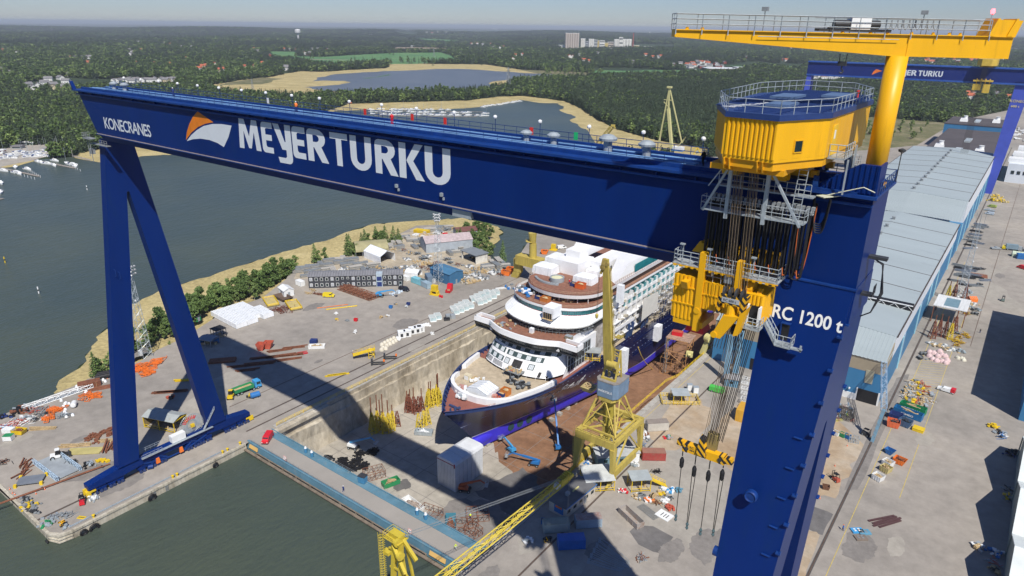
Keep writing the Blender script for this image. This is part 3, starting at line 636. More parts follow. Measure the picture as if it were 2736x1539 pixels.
for x0,x1 in((-162.6,-158.6),(-91.5,-86.5)):
 mb=MB();mb.hexa([(x0,91.65,-1.3),(x1,91.65,-1.3),(x1,91.9,-1.3),(x0,91.9,-1.3),(x0,92.08,-.3),(x1,92.08,-.3),(x1,92.1,-.3),(x0,92.1,-.3)]);s_=mb.mk('notice_board',mat('notice_orange',(.66,.42,.14),.6,var=.06),gt)
 m2=MB()
 for k in range(4):
  z=-.5-k*.21;y=91.65+.43*(z+1.3)-.03;xx=x0+.3
  while xx<x1-.5:
   ww=ru(.15,.45);m2.box(xx,xx+ww,y-.004+.02,y+.012,z-.05,z+.05);xx+=ww+.12
 m2.mk('lettering',mat('faded_ink',(.20,.12,.05),.8),s_)
mb=MB();rail(mb,[(-80.9,91,0),(-80.9,60,0)],1.1,2.4,.05);tag(mb.mk('quay_railing',WH),'pale handrail on the quay edge at the right end of the dock gate','railing')
for i,(x,y,r)in enumerate([(253,1411,1.3),(407,1330,1.15),(576,1243,.9),(224,1423,.95),(138,1458,.65)]):
 P=onX(x,y,-162.4)if i<4 else V3((-166.3,40.1,-1.9));mb=MB();n=14
 V=[];F=[]
 for k in range(n):
  for j in range(6):
   a=2*PI*k/n;b_=2*PI*j/6;rr=r*.72+r*.28*cos(b_)*(1+.06*(k%2));V.append((r*.28*sin(b_),rr*cos(a),rr*sin(a)))
 for k in range(n):
  for j in range(6):F.append((k*6+j,((k+1)%n)*6+j,((k+1)%n)*6+(j+1)%6,k*6+(j+1)%6))
 mb.add(V,F);mb.tu((0,0,r*.8),(.3,0,r+1.1),.04,4)
 o=mb.mk('tyre_fender',BK);o.location=P;
 if i==4:o.rotation_euler=(0,0,PI/2)
 tag(o,['largest ribbed black tyre fender hanging low on the pier wall','black tyre fender with a chain in the middle of the quay wall','black tyre fender nearest the blue dock gate','small black tyre fender next to the largest ribbed one','tiny black tyre fender at the rounded pier corner'][i],'tyre fender','tyre fenders on the quay wall')
for i,y in enumerate((64.2,67.5)):
 mb=MB()
 for s in(-.3,.3):mb.box(-162.9,-162.8,y+s-.05,y+s+.05,-3,.3)
 for k in range(9):mb.box(-162.88,-162.82,y-.3,y+.3,-2.8+k*.36,-2.72+k*.36)
 tag(mb.mk('quay_ladder',GD),['steel ladder on the quay wall, the one nearer the pier corner','steel ladder on the quay wall, the one nearer the dock gate'][i],'ladder','ladders on the quay wall')
for i,y in enumerate((50,70,71.2,84.5,86,90)):
 mb=MB();mb.lathe([(.28,0),(.24,.1),(.2,.5),(.38,.62),(.4,.8),(.2,.9)],(0,0,0),10);o=mb.mk('mooring_bollard',SY);o.location=(-164.0,y,.005)
 tag(o,'yellow mooring bollard on the quay edge in front of the crane legs','bollard','yellow bollards along the quay')
mb=MB();mb.path([(-164.6,45+k*2.9+ru(-.4,.4),.14)for k in range(15)],.09,6);mb.path([(-164.9,45+k*4.5,.2)for k in range(10)],.11,6)
tag(mb.mk('service_pipe',GA),'pair of grey service pipes lying along the quay edge','pipe')
gc=thing('gantry_crane','huge dark blue gantry crane with white lettering spanning the dry dock','gantry crane',(-95,76,0),world=True)
YF,YB=72.,80.
mb=MB()
mb.hexa([(-172.9,YF,89.35),(-11.1,YF,89.35),(-11.1,YB,89.35),(-172.9,YB,89.35),(-179.2,YF,98.6),(-11.1,YF,98.6),(-11.1,YB,98.6),(-179.2,YB,98.6)])
mb.hexa([(-171.8,YF+.75,87.85),(-19.6,YF+.75,87.85),(-19.6,YB-.75,87.85),(-171.8,YB-.75,87.85),(-172.9,YF+.05,89.35),(-19.6,YF+.05,89.35),(-19.6,YB-.05,89.35),(-172.9,YB-.05,89.35)])
mb.mk('girder',NAVY,gc)
mb=MB();mb.box(-179.6,-10.7,YF-1.0,YB+1.0,98.603,98.9)
mb.box(-178.6,-11.0,YF-.55,YF-.003,97.86,98.0);mb.box(-178.6,-11.0,YF-.62,YF-.55,97.8,98.06)
for k in range(36):mb.box(-176+k*4.6,-175.85+k*4.6,YF-.5,YF-.003,98.0,98.35)
mb.mk('top_flange',NAVY2,gc)
mb=MB();mb.box(-172.9,-26.0,YF-.42,YF+.04,89.25,89.42);mb.mk('lower_ledge',NAVY2,gc)
COP=mat('conductor_rail',(.62,.50,.42),.4,.5,var=.1)
mb=MB();mb.box(-172.5,-27,YF-.38,YF-.28,89.42,89.52);mb.box(-172.5,-27,YF-.18,YF-.1,89.42,89.50);mb.mk('conductor_rail',COP,gc)
mb=MB()
for y in(YF+.9,YB-.9):mb.box(-178.5,-12,y-.22,y+.22,98.9,99.35)
mb.mk('trolley_rail',NAVY2,gc)
PIPEB=mat('pale_blue_pipe',(.16,.30,.52),.4,var=.3,scale=.3)
mb=MB()
for y,r in((YF+1.9,.12),(YF+2.5,.16),(YF+3.4,.1),(YB-2.6,.14)):mb.tu((-177,y,99.15),(-30,y,99.15),r,6)
for k in range(60):mb.box(-176+k*2.45,-175.8+k*2.45,YF+1.6,YF+3.7,98.905,99.02)
mb.mk('cable_pipe',PIPEB,gc)
RAILN=mat('navy_railing',(.02,.05,.16),.5,var=.2)
mb=MB();rail(mb,[(-177.5,YB+.4,98.9),(-31,YB+.4,98.9)],1.25,2.2,.045);mb.mk('railing',RAILN,gc)
mb=MB();rail(mb,[(-168,YF+1.45,98.9),(-31,YF+1.45,98.9)],1.15,2.4,.035,mids=(.5,));mb.mk('railing',RAILN,gc)
for k in range(19):
 x=-174+k*7.9;mb=MB();mb.tu((x,YB+.55,98.9),(x,YB+.55,101.0),.05,5);lp=mb.mk('lamp_post',RAILN,gc)
 mb=MB();mb.lathe([(.1,0),(.26,.08),(.3,.28),(.2,.45),(.05,.5)],(x,YB+.5,100.95),8);lp['_w']=tuple(gc.location);mb.mk('lamp_head',WH,lp)
for x,s in((-171,.9),(-166,.9),(-55.0,.8),(-50.6,.85),(-42.5,1.1),(-37.2,1.0)):
 mb=MB();mb.lathe([(.5*s,0),(.5*s,1.3*s),(.46*s,1.32*s),(1.0*s,1.34*s),(1.05*s,1.6*s),(.6*s,1.95*s),(.1,2.05*s)],(x,YF+4.6,98.9),14);mb.mk('ventilator',GA,gc)
SIGNR=mat('red_sign',(.7,.04,.03),.5);SIGNG=mat('green_sign',(.02,.45,.15),.5)
for x,m in((-118,WH),(-91,SIGNR),(-80,SIGNR),(-73,SIGNR),(-56.8,SIGNR),(-49.5,SIGNG)):
 mb=MB();mb.box(x-.3,x+.3,YB+.3,YB+.34,99.3,100.3);mb.mk('safety_sign',m,gc)
def arc(cx,cy,rx,ry,a0,a1,n=8):return[(cx+rx*cos(math.radians(a0+(a1-a0)*k/n)),cy+ry*sin(math.radians(a0+(a1-a0)*k/n)))for k in range(n+1)]
GL={'M':[[(0,0),(.10,1),(.33,1),(.5,.44),(.67,1),(.90,1),(1,0),(.78,0),(.735,.60),(.56,.04),(.44,.04),(.265,.60),(.22,0)]],'E':[arc(.14,.14,.14,.14,180,270,4)+[(.6,0),(.6,.19),(.28,.19),(.23,.24),(.23,.41),(.56,.41),(.56,.60),(.23,.60),(.23,.76),(.28,.81),(.62,.81),(.62,1)]+arc(.14,.86,.14,.14,90,180,4)],'y':[[(0,1),(.25,1),(.46,.45),(.50,.45),(.50,1),(.74,1),(.74,-.08)]+arc(.58,-.08,.16,.17,0,-90,4)+[(.18,-.25),(.13,-.07),(.45,-.07),(.50,-.02),(.50,.19),(.33,.19)]],'R':[[(0,0),(0,.86)]+arc(.14,.86,.14,.14,180,90,3)+[(.38,1)]+arc(.38,.715,.31,.285,85,-60,7)+[(.78,0),(.52,0),(.255,.44),(.23,.44),(.23,0)],[(.23,.61),(.23,.82),(.34,.82)]+arc(.34,.715,.12,.105,80,-80,6)+[(.34,.61)]],'T':[[(0,1),(0,.81),(.25,.81),(.25,0),(.48,0),(.48,.81),(.73,.81),(.73,1)]],'U':[[(0,1)]+[(0,.34)]+arc(.38,.34,.38,.36,180,360,10)+[(.76,1),(.53,1),(.53,.33)]+arc(.38,.33,.15,.15,0,-180,6)+[(.23,1)]],'K':[[(0,0),(0,1),(.23,1),(.23,0)],[(.245,.52),(.53,1),(.79,1),(.47,.52),(.83,0),(.55,0)]]}
def word(specs,z0,hh,Y,m,parent,name='lettering'):
 mb=MB()
 for ch,xa,xb in specs:
  P=GL[ch];w0=max(p_[0]for q in P for p_ in q);sx=(xb-xa)/w0
  V,F=ring_fill([[(x*sx,y*hh)for x,y in q]for q in P]);mb.add([(xa+x,Y,z0+y)for x,y,_ in V],F)
 return mb.mk(name,m,parent)
word([('M',-115.9,-109.25),('E',-108.75,-105.5),('y',-105.3,-100.4),('E',-100.1,-96.6),('R',-96.15,-90.9)],92.25,5.28,YF-.02,LETTER,gc)
word([('T',-90.3,-86.1),('U',-85.5,-80.7),('R',-79.9,-75.0),('K',-74.75,-69.6),('U',-69.5,-64.6)],92.25,5.2,YF-.02,LETTER,gc)
V,F=ring_fill([[(-128.6,97.7),(-123.6,96.1),(-126.4,95.6),(-129.3,94.7),(-132,93.4),(-134.4,91.75),(-133.6,93.4),(-132.2,95.1),(-130.6,96.5)]])
mb=MB();mb.add([(x,YF-.02,y)for x,y,_ in V],F);mb.mk('emblem_orange',mat('emblem_orange_paint',(.72,.20,.01),.5),gc)
V,F=ring_fill([[(-117.7,96.0),(-119.2,93.8),(-121.2,91.75),(-123.2,92.3),(-125.8,92.6),(-129,92.55),(-131.8,92.15),(-134.2,91.55),(-132.2,92.9),(-129.8,94.1),(-127.2,95.1),(-124,95.75),(-121,96.0)]])
mb=MB();mb.add([(x,YF-.02,y)for x,y,_ in V],F);mb.mk('emblem_white',LETTER,gc)
text_on('lettering','KONECRANES',LETTER,gc,(-168.6,YF-.02,90.9),(1,0,0),(0,0,1),20.6,2.55,.012,spacing=.88)
for x in(-75.4,-66.3):
 mb=MB();mb.box(x-.2,x+.2,YF-.35,YF-.003,90.6,91.1);mb.box(x+.3,x+.45,YF-.3,YF-.003,90.1,90.5);mb.mk('floodlight',GA,gc)
mb=MB();mb.box(-64.4,-61.0,YF-.05,YF+.6,88.05,89.1);mb.mk('cable_box',GA,gc)
mb=MB();[mb.hexa([(-179.7,y,98.9),(-179.1,y,98.9),(-179.1,y+.7,98.9),(-179.7,y+.7,98.9),(-180.7,y,100.6),(-180.4,y,100.6),(-180.4,y+.7,100.6),(-180.7,y+.7,100.6)])for y in(71.2,)];mb.mk('end_buffer',NAVY,gc)
def col4(mb,a,b):
 P=[]
 for x0,x1,y0,y1,z in(a,b):P+=[(x0,y0,z),(x1,y0,z),(x1,y1,z),(x0,y1,z)]
 mb.hexa(P)
XL0,XL1=-174.9,-172.4
mb=MB();col4(mb,(XL0,XL1,71.0,81.0,75.2),(XL0-.1,XL1+.1,72.9,79.1,87.6));col4(mb,(XL0,XL1,60.6,66.0,4.2),(XL0,XL1,71.0,75.7,75.2));mb.mk('leg',NAVY,gc)
mb=MB();col4(mb,(XL0,XL1,86.0,91.4,4.2),(XL0,XL1,76.3,81.0,75.2));mb.mk('leg',NAVY,gc)
mb=MB();mb.box(-175.2,-172.2,73.2,78.8,87.3,87.9);mb.mk('leg_hinge',NAVY2,gc)
mb=MB();mb.box(-176.2,-173.0,69.8,71.5,88.2,88.35);rail(mb,[(-176.2,71.5,88.35),(-176.2,69.8,88.35),(-173,69.8,88.35)],1.1,1.2,.045);mb.box(-175.6,-174.6,70.6,71.4,84.6,85.9)
rail(mb,[(-172.2,71.6,87),(-168.5,71.6,87)],1.,1.2,.045);mb.box(-176,-168,71.2,72.2,86.85,87);mb.tu((-175.8,70.6,88),(-175.8,70.6,84),.08,5);mb.tu((-174.2,70.4,88),(-174.2,70.4,83),.08,5);mb.mk('leg_platform',GD,gc)
mb=MB();mb.box(-176.2,-174.9,69.9,71.0,55.2,55.35)
for s in(0,.9):mb.path([(XL1+.1,69.2+s,57.2-s),(XL1+.6,69.3+s,57-s),(XL1+.6,69.3+s,55.5-s),(XL1+.1,69.2+s,55.3-s)],.07,4)
mb.mk('maintenance_bracket',NAVY2,gc)
V,F=text_mesh('10',1,.03);mb=MB();mb.add([(-174.6+v[0]*2.0,61.66+.147*(v[1]*2.4+9.2-9)-.02,10.6+v[1]*2.4)for v in V],F);mb.mk('lettering',WH,gc)
mb=MB();mb.box(XL0+.2,XL1-.2,63,89.5,2.6,4.3)
for y0,s in((63.4,-1),(88.6,1)):
 mb.extrude([(y0-s*3.4,4.45),(y0+s*3.0,4.45),(y0+s*10.5,3.4),(y0+s*10.5,2.2),(y0+s*1.5,2.0),(y0-s*3.6,2.6)],XL0,XL1,YX)
mb.mk('sill_beam',NAVY,gc)
for yc in(55.2,59.6,67.4,71.2,80.8,84.6,92.4,96.8):
 mb=MB();mb.extrude([(yc-2.1,1.15),(yc-2.1,1.7),(yc-.7,2.5),(yc+.7,2.5),(yc+2.1,1.7),(yc+2.1,1.15)],XL0+.35,XL1-.35,YX)
 for s in(-1.05,1.05):
  mb.box(XL0+.2,XL1-.2,yc+s-.8,yc+s+.8,.75,1.2)
 mb.mk('bogie',NAVY,gc)
for yc in(55.2,59.6,67.4,71.2,80.8,84.6,92.4,96.8):
 mb=MB()
 for s in(-1.5,-.55,.55,1.5):mb.tu((XL1-.3,yc+s,.5),(XL1+.02,yc+s,.5),.43,10)
 mb.mk('wheel_set',mat('wheel_steel',(.03,.05,.14),.5,var=.3),gc)
mb=MB()
for s in(1,-1):
 mb.be((XL1-.3,76+s*4.6,2.6),(XL1-.3,76+s*2.2,.9),.3);mb.be((XL1-.3,76+s*9,2.4),(XL1-.3,76+s*2.4,.8),.35)
 mb.be((XL1-.3,76+s*4.6,2.6),(XL1-.3,76+s*7.2,1.2),.3)
mb.tu((XL1-.3,68,.8),(XL1+.3,69,.8),.6,12);mb.tu((XL1-.4,73.5,.75),(XL1-.4,78.5,.75),.22,8);mb.mk('brace',NAVY2,gc)
for y in(70.6,77.2):
 mb=MB();mb.obox((XL1+.05,y,.9),.5,1.1,1.5,0,.7);mb.mk('drive_motor',ORANGE,gc)
for y in(53.4,99):
 mb=MB();mb.box(XL0+.4,XL1-.3,y-.9,y+.9,.9,1.3);mb.box(XL0+.2,XL0+.7,y-1.2,y+1.2,.3,1.9);mb.box(XL1-.6,XL1-.2,y-1.2,y+1.2,.3,1.7);mb.mk('end_stop',SY,gc)
mb=MB();cy,cz,rx=82.0,6.6,-174.0;NSP=40
for k in range(NSP):
 a=2*PI*k/NSP;b=a+.02
 for r0,r1,wd in((1.1,3.5,.13),):
  p=V3((rx,cy+r0*cos(a),cz+r0*sin(a)));q=V3((rx,cy+r1*cos(a),cz+r1*sin(a)));mb.be(p,q,.1,.16)
for r in(3.5,2.4):
 mb.path([(rx,cy+r*cos(2*PI*k/32),cz+r*sin(2*PI*k/32))for k in range(33)],.05,4)
mb.mk('cable_reel',GA,gc)
mb=MB()
for k in range(9):
 a=math.radians(60+k*11);mb.be((rx+.06,cy+1.9*cos(a),cz+1.9*sin(a)),(rx+.06,cy+2.9*cos(a),cz+2.9*sin(a)),.1,.24)
mb.mk('reel_marking',SIGNR,gc)
mb=MB();mb.obox((rx+.5,cy,cz-.4),.7,1.0,.9);mb.tu((rx,cy,cz),(rx+.9,cy,cz),.35,10);mb.mk('reel_drive',SY,gc)
mb=MB();mb.obox((-173.2,77.2,4.5),1.6,3.9,2.0);mb.mk('electrical_cabinet',WH,gc)
mb=MB();mb.box(XL1-.2,XL1+.7,66.5,87,4.3,4.4);rail(mb,[(XL1+.7,66.5,4.4),(XL1+.7,72,4.4)],1.1,1.2,.04);rail(mb,[(-175,66.5,4.4),(-175,87,4.4)],1.1,1.3,.04)
mb.be((-172.4,84.5,4.5),(-172.4,88.3,9.5),.7,.12);rail(mb,[(-172.0,84.5,4.5),(-172.0,88.3,9.5)],1.,1.,.04);mb.mk('walkway',GA,gc)
def yn(z):return 71.6-13.5*(89-z)/89
def yfz(z):return 80.4+13.5*(89-z)/89
def xr(z):return-11.15-4.6*(89.3-z)/89.3 if z<89.3 else-11.15
XW=-19.35
mb=MB();col4(mb,(XW,xr(72),yn(72),yfz(72),72),(XW,xr(89.3),yn(89.3),yfz(89.3),89.3));mb.hexa([(XW,YF-.25,85.6),(-11.1,YF-.35,85.6),(-11.0,YB,85.6),(XW,YB,85.6),(XW,YF-.02,89.4),(-11.05,YF-.02,89.4),(-11.05,YB,89.4),(XW,YB,89.4)]);mb.mk('leg_head',NAVY,gc)
mb=MB();col4(mb,(XW+.3,xr(4),yn(4),yn(4)+5.2,4),(XW,xr(72),yn(72),75.6,72));mb.mk('leg',NAVY,gc)
mb=MB();col4(mb,(XW+.3,xr(4),yfz(4)-5.2,yfz(4),4),(XW,xr(72),76.4,yfz(72),72));mb.mk('leg',NAVY,gc)
mb=MB();mb.box(XW+.2,-15.5,52,99,1.0,4.2)
for k in range(10):mb.box(-18.6,-16.2,53+k*4.7,56.5+k*4.7,.1,1.0)
mb.mk('sill_beam',NAVY,gc)
mb=MB();mb.box(XW-.003,-10.95,YF-.45,YF-.05,89.3,89.48);mb.box(-19.4,-11,YF-.55,YF-.2,85.55,85.75);mb.hexa([(-19.3,YF-2.2,89.5),(-19.1,YF-2.2,89.5),(-19.1,YF,89.5),(-19.3,YF,89.5),(-19.3,YF-.2,92.4),(-19.1,YF-.2,92.4),(-19.1,YF,92.4),(-19.3,YF,92.4)]);mb.mk('stiffener',NAVY2,gc)
V,F=text_mesh('RC 1200 t',1,.022);x0=min(v[0]for v in V);x1=max(v[0]for v in V)
mb=MB();mb.add([(-18.42+(v[0]-x0)*6.95/(x1-x0),yn(84.9+v[1]*1.95)-.03,84.95+v[1]*1.95)for v in V],F);mb.mk('lettering',WH,gc)
mb=MB();zc=58.9;P=onY(2008,1323,yn(zc)-.1)
mb2=MB();mb2.lathe([(.45,0),(.72,0),(.72,.5),(.60,.62),(.45,.5)],(0,0,0),20);mb.add([(P.x+x,P.y+.1-z,P.z+y)for x,y,z in mb2.v],mb2.f);mb.mk('porthole',NAVY2,gc)
mb=MB();mb.tu((P.x,P.y+.09,P.z),(P.x,P.y+.02,P.z),.44,16);mb.mk('porthole_opening',BK,gc)
mb=MB()
for k in range(9):
 z=84.5-k*3.6;mb.box(xr(z)-.35,xr(z)+.1,yn(z)-.45,yn(z)+.05,z-.06,z+.12);mb.tu((xr(z)+.02,yn(z)-.1,z),(xr(z)+.16,yn(z)-.1,z),.3,8)
 if k>2:mb.box(xr(z)-.1,xr(z)+.3,yfz(z)-.6,yfz(z)+.2,z-.06,z+.12);mb.box(xr(z)-1.8,xr(z)-.9,yn(z)-.35,yn(z)+.05,z-.9,z-.82)
mb.tu((XW-.35,yn(56.2)+.1,56.2),(XW+.1,yn(56.2)+.1,56.2),.6,10);mb.mk('lifting_lug',NAVY2,gc)
mb=MB();mb.box(-17.15,-16.4,yn(83.5)-.12,yn(83.5)+.3,82.7,84.6);mb.mk('door_opening',BK,gc)
mb=MB();mb.box(-17.25,-16.3,yn(84.6)-.5,yn(84.6)+.1,84.62,84.7);mb.box(-17.25,-17.15,yn(84)-.45,yn(84)+.1,82.7,84.62);mb.mk('door_frame',NAVY2,gc)
mb=MB();ys=yn(82.6);mb.box(-17.3,-15.7,ys-1.4,ys,82.45,82.6);rail(mb,[(-15.7,ys,82.6),(-15.7,ys-1.4,82.6),(-17.3,ys-1.4,82.6)],1.15,.8,.04);mb.be((-18.9,ys-.8,84.9),(-17.3,ys-.8,82.5),.9,.14)
for yy in(-.35,-1.25):rail(mb,[(-18.9,ys+yy,84.9),(-17.3,ys+yy,82.6)],1.05,.7,.035)
mb.box(-20,-18.8,ys-1.5,ys,84.8,84.95);rail(mb,[(-20,ys,84.95),(-20,ys-1.5,84.95),(-18.8,ys-1.5,84.95)],1.1,.8,.04);mb.box(-15.7,-14.6,ys-1.2,ys-.7,82.45,82.6);mb.box(-14.8,-14.6,ys-1.2,ys-1.1,82.4,83.1);mb.mk('access_stair',GA,gc)
mb=MB();n=22
prof=[(-16.2+.05,98.95),(-11.0,98.95),(-11.0,101.75),(-12.7,101.75),(-15.6,99.6)]
for k in range(n):
 xa=-16.1+5.1*k/n;xb=-16.1+5.1*(k+1)/n;y0=YF-.45-(.10 if k%2 else 0)
 top=lambda x:101.75 if x>-12.7 else 99.45+(x+16.1)*(2.3/3.4)
 mb.hexa([(xa,y0,98.95),(xb,y0,98.95),(xb,YF-.1,98.95),(xa,YF-.1,98.95),(xa,y0,top(xa)),(xb,y0,top(xb)),(xb,YF-.1,top(xb)),(xa,YF-.1,top(xa))])
mb.box(-11.1,-10.9,YF-.6,YF+2.6,98.95,101.7);mb.mk('wind_shelter',NAVY,gc)
mb=MB();rail(mb,[(-10.75,YF+.0,98.9),(-10.75,YB+.6,98.9)],1.3,1.1,.045);rail(mb,[(-20,YB+.5,98.9),(-10.8,YB+.5,98.9)],1.2,1.2,.04);mb.mk('railing',RAILN,gc)
for x,y in((-10.7,YB+.3),(-17.4,YB+.6)):
 mb=MB();mb.tu((x,y,98.9),(x,y,102.0),.05,5);mb.lathe([(.1,0),(.34,.1),(.36,.3),(.1,.42)],(x,y,101.9),10);mb.mk('deck_lamp',DK,gc)
mb=MB();mb.box(-19,-14,YF+2,YF+3.6,98.95,100.1);mb.box(-18.6,-17.2,YF+4.6,YF+6,98.95,100.6);mb.box(-16.6,-16.1,YF-.8,YF-.4,98.95,100.2);mb.box(-20.5,-12.5,YF-.9,YF-.55,98.9,99.1);mb.mk('deck_machinery',NAVY2,gc)
mb=MB();mb.obox((-14.9,YF-1.0,98.45),1.0,2.2,.08,-.55);mb.path([(-15.2,YF-1.3,98.5),(-14.2,YF-1.2,98.9),(-12,YF-.9,99.7),(-11,YF-.7,99.3)],.05,4);mb.mk('cable_tray',mat('cream_tray',(.55,.55,.42),.6),gc)
def loop(mb,x0,x1,y,zt,zb,r,n=12):
 mb.path([(x0+(x1-x0)*k/n,y,zt-(zt-zb)*(1-(2*k/n-1)**4))for k in range(n+1)],r,5)
mb=MB()
for k in range(5):loop(mb,-16.2+k*.06,-14.7+k*.05,YF-1.1-k*.1,98.2,95.6-k*.2,.07)
for k in range(4):loop(mb,-17.3-k*.15,-16.0+k*.1,YF-.9-k*.1,97.6,91.0-k*.5,.06,16)
mb.mk('cable_loop',BK,gc)
mb=MB();loop(mb,-17.2,-15.7,YF-1.4,97.4,90.2,.05,16);mb.mk('orange_cable',mat('orange_cable_sheath',(.55,.13,.03),.5),gc)
mb=MB()
for k in range(3):mb.path([(-11.0+.1*k,YF+3.5,92),(-9.6,YF+3.4-k*.2,91.5),(-9.3+.1*k,YF+3.2,88.5),(-9.8,YF+3,86.3),(-10.7,YF+3.1,85.6)],.07,5)
mb.box(-11,-9.3,YF+3.0,YF+3.8,91.9,92.2);mb.box(-11,-9.9,YF+2.7,YF+3.7,88,88.25);rail(mb,[(-9.9,YF+2.6,88.2),(-9.9,YF+3.8,88.2)],1,.8,.04);mb.mk('side_cable_platform',DK,gc)
HAZ=bpy.data.materials.new('hazard_stripes');HAZ.use_nodes=True
_t=HAZ.node_tree;_n=_t.nodes;_tc=_n.new('ShaderNodeTexCoord');_mp=_n.new('ShaderNodeMapping');sv(_mp,'Rotation',(0,PI/4,0))
_w=_n.new('ShaderNodeTexWave');sv(_w,'Scale',.55);_cr=_n.new('ShaderNodeValToRGB');_cr.color_ramp.interpolation='CONSTANT'
_cr.color_ramp.elements[0].color=(.02,.02,.02,1);_cr.color_ramp.elements[1].position=.5;_cr.color_ramp.elements[1].color=(.75,.40,.01,1)
lk(_t,_tc,'Object',_mp,0);lk(_t,_mp,0,_w,0);lk(_t,_w,'Fac',_cr,0);_t.links.new(_cr.outputs[0],_n['Principled BSDF'].inputs['Base Color']);_n['Principled BSDF'].inputs['Roughness'].default_value=.5
ROPE=mat('brown_wire_rope',(.20,.15,.10),.6,.3,var=.3,scale=1)
ROPED=mat('dark_wire_rope',(.05,.045,.04),.6,.3,var=.3)
ROOFN=mat('navy_roof_sheet',(.02,.045,.16),.45,var=.2,scale=.5)
def corrug(mb,a,b,z0,z1,step=.5,depth=.1):
 a=V3((a[0],a[1],0));b=V3((b[0],b[1],0));d=b-a;L=d.length;d.normalize();nrm=V3((d.y,-d.x,0));n=max(1,round(L/step));P=[]
 for k in range(n):
  s=L*k/n;w_=L/n
  for f,o in((0,0),(.38,0),(.5,depth),(.88,depth)):P.append(a+d*(s+w_*f)+nrm*o)
 P.append(b);o=len(mb.v)
 for p_ in P:mb.v+=[(p_.x,p_.y,z0),(p_.x,p_.y,z1)]
 for k in range(len(P)-1):mb.f.append((o+2*k,o+2*k+2,o+2*k+3,o+2*k+1));mb.m.append(mb.cur)
ut=thing('upper_trolley','yellow machinery house with a navy roof on top of the blue girder','crane trolley',(-21,77,99.35),world=True)
OC=[(-23.1,63.5),(-18.3,63.2),(-15.4,68.9),(-15.2,85.0),(-18.4,91.6),(-24.4,92),(-27.0,84),(-26.2,69.5)]
mb=MB()
for k in range(8):
 a,b=OC[k],OC[(k+1)%8]
 if k in(1,2,3):corrug(mb,a,b,102.6,106.0,1.5,.015)
 else:corrug(mb,a,b,102.6,106.0,.42,.12)
mb.prism(OC,102.3,102.6);ins=[(x*.97-.63,y*.97+2.3)for x,y in OC];mb.prism(ins,105.7,105.95)
mb.mk('house',YEL,ut)
mb=MB();mb.prism([(-21+(x+21)*1.03,77+(y-77)*1.02)for x,y in OC],106.0,106.5)
cen=V3((-21,77.5,0))
for k in range(26):
 y=64.2+k*1.1;xs=[max(-26.6,-26.5),-15.6]
 for x0,x1 in(((-22.8,-18.4)if y<67 else(-25.8,-15.8)if y<90 else(-24,-18.6)),):mb.box(x0,x1,y,y+.28,106.5,106.58)
mb.mk('roof',ROOFN,ut)
for c,dx,dy in(((-20.5,71,106.58),2.2,3.5),((-22.6,80,106.58),2.4,5),((-18.6,85,106.58),2.6,4.5)):
 mb=MB();mb.obox(c,dx,dy,.25);mb.mk('roof_hatch',mat('roof_hatch_paint',(.10,.16,.28),.45),ut)
mb=MB()
for k in range(22):x=-24.6+k*.17+ru(-.3,.3);y=66+k*.55;mb.box(x,x+ru(.5,1.3),y,y+.22,106.585,106.60)
mb.mk('roof_marking',WH,ut)
mb=MB();rail(mb,[(x*1.0,y,106.5)for x,y in OC],1.2,1.5,.04,closed=True);mb.mk('roof_railing',GA,ut)
mb=MB();mb.box(-17.22,-16.9,65.9,66,103.9,104.0);P0=V3((-17.05,65.65,0));d=V3((2.9,5.7,0)).normalized();nn=V3((d.y,-d.x,0));mb=MB()
c=P0+nn*.03;mb.be(c-d*.42+V3((0,0,103.65)),c+d*.42+V3((0,0,103.65)),.1,1.0);mb.mk('window',GLASS,ut)
mb=MB();
for s in(-.5,.5):mb.be(c+d*s+V3((0,0,103.1)),c+d*s+V3((0,0,104.2)),.14,.12)
for z in(103.12,104.2):mb.be(c-d*.55+V3((0,0,z)),c+d*.55+V3((0,0,z)),.12,.1)
mb.mk('window_frame',YEL,ut)
mb=MB();mb.box(-15.42,-15.3,70.3,72.0,102.4,105.2);mb.mk('door',mat('yellow_door',(.85,.52,.02),.4),ut)
mb=MB();mb.box(-15.31,-15.28,70.8,71.3,103.9,104.7);mb.mk('warning_sign',WH,ut)
mb=MB();mb.box(-15.4,-13.9,70,73.5,102.15,102.3);rail(mb,[(-15.3,70,102.3),(-13.9,70,102.3),(-13.9,73.5,102.3)],1.2,.9,.045)
mb.be((-14.3,73.5,102.2),(-14.3,76,99.3),.8,.12);mb.be((-14.0,73.4,102.3),(-13.6,73.8,98.9),.12);mb.be((-13.6,70.3,102.2),(-13.6,70.3,98.9),.14);mb.box(-13.75,-13.6,73.2,73.5,99,103.2);mb.mk('access_stair',GA,ut)
mb=MB();mb.lathe([(.12,0),(.1,.5),(.16,.55),(.16,.8)],(-16.9,86,106.5),8);mb.mk('beacon',mat('beacon_red',(.8,.05,.02),.3),ut)
mb=MB();mb.prism([(-21+(x+21)*.98,77+(y-77)*.985)for x,y in OC],101.55,102.3);mb.box(-24.5,-17.6,64.4,90.6,101.0,101.55)
for s in(-22.6,-19.5):
 for e in(-.25,.25):mb.hexa([(s+e-.05,63.5,101.3),(s+e+.05,63.5,101.3),(s+e+.05,64.6,101.0),(s+e-.05,64.6,101.0),(s+e-.05,63.1,102.3),(s+e+.05,63.1,102.3),(s+e+.05,64.6,102.3),(s+e-.05,64.6,102.3)])
for x0,x1 in((-26.2,-24.2),(-19.2,-17.2)):
 for y in(YF+.3,YB-1.5):mb.hexa([(x0,y,99.9),(x1,y,99.9),(x1,y+1.2,99.9),(x0,y+1.2,99.9),(x0+.2,y-1.2,101),(x1-.2,y-1.2,101),(x1-.2,y+2,101),(x0+.2,y+2,101)])
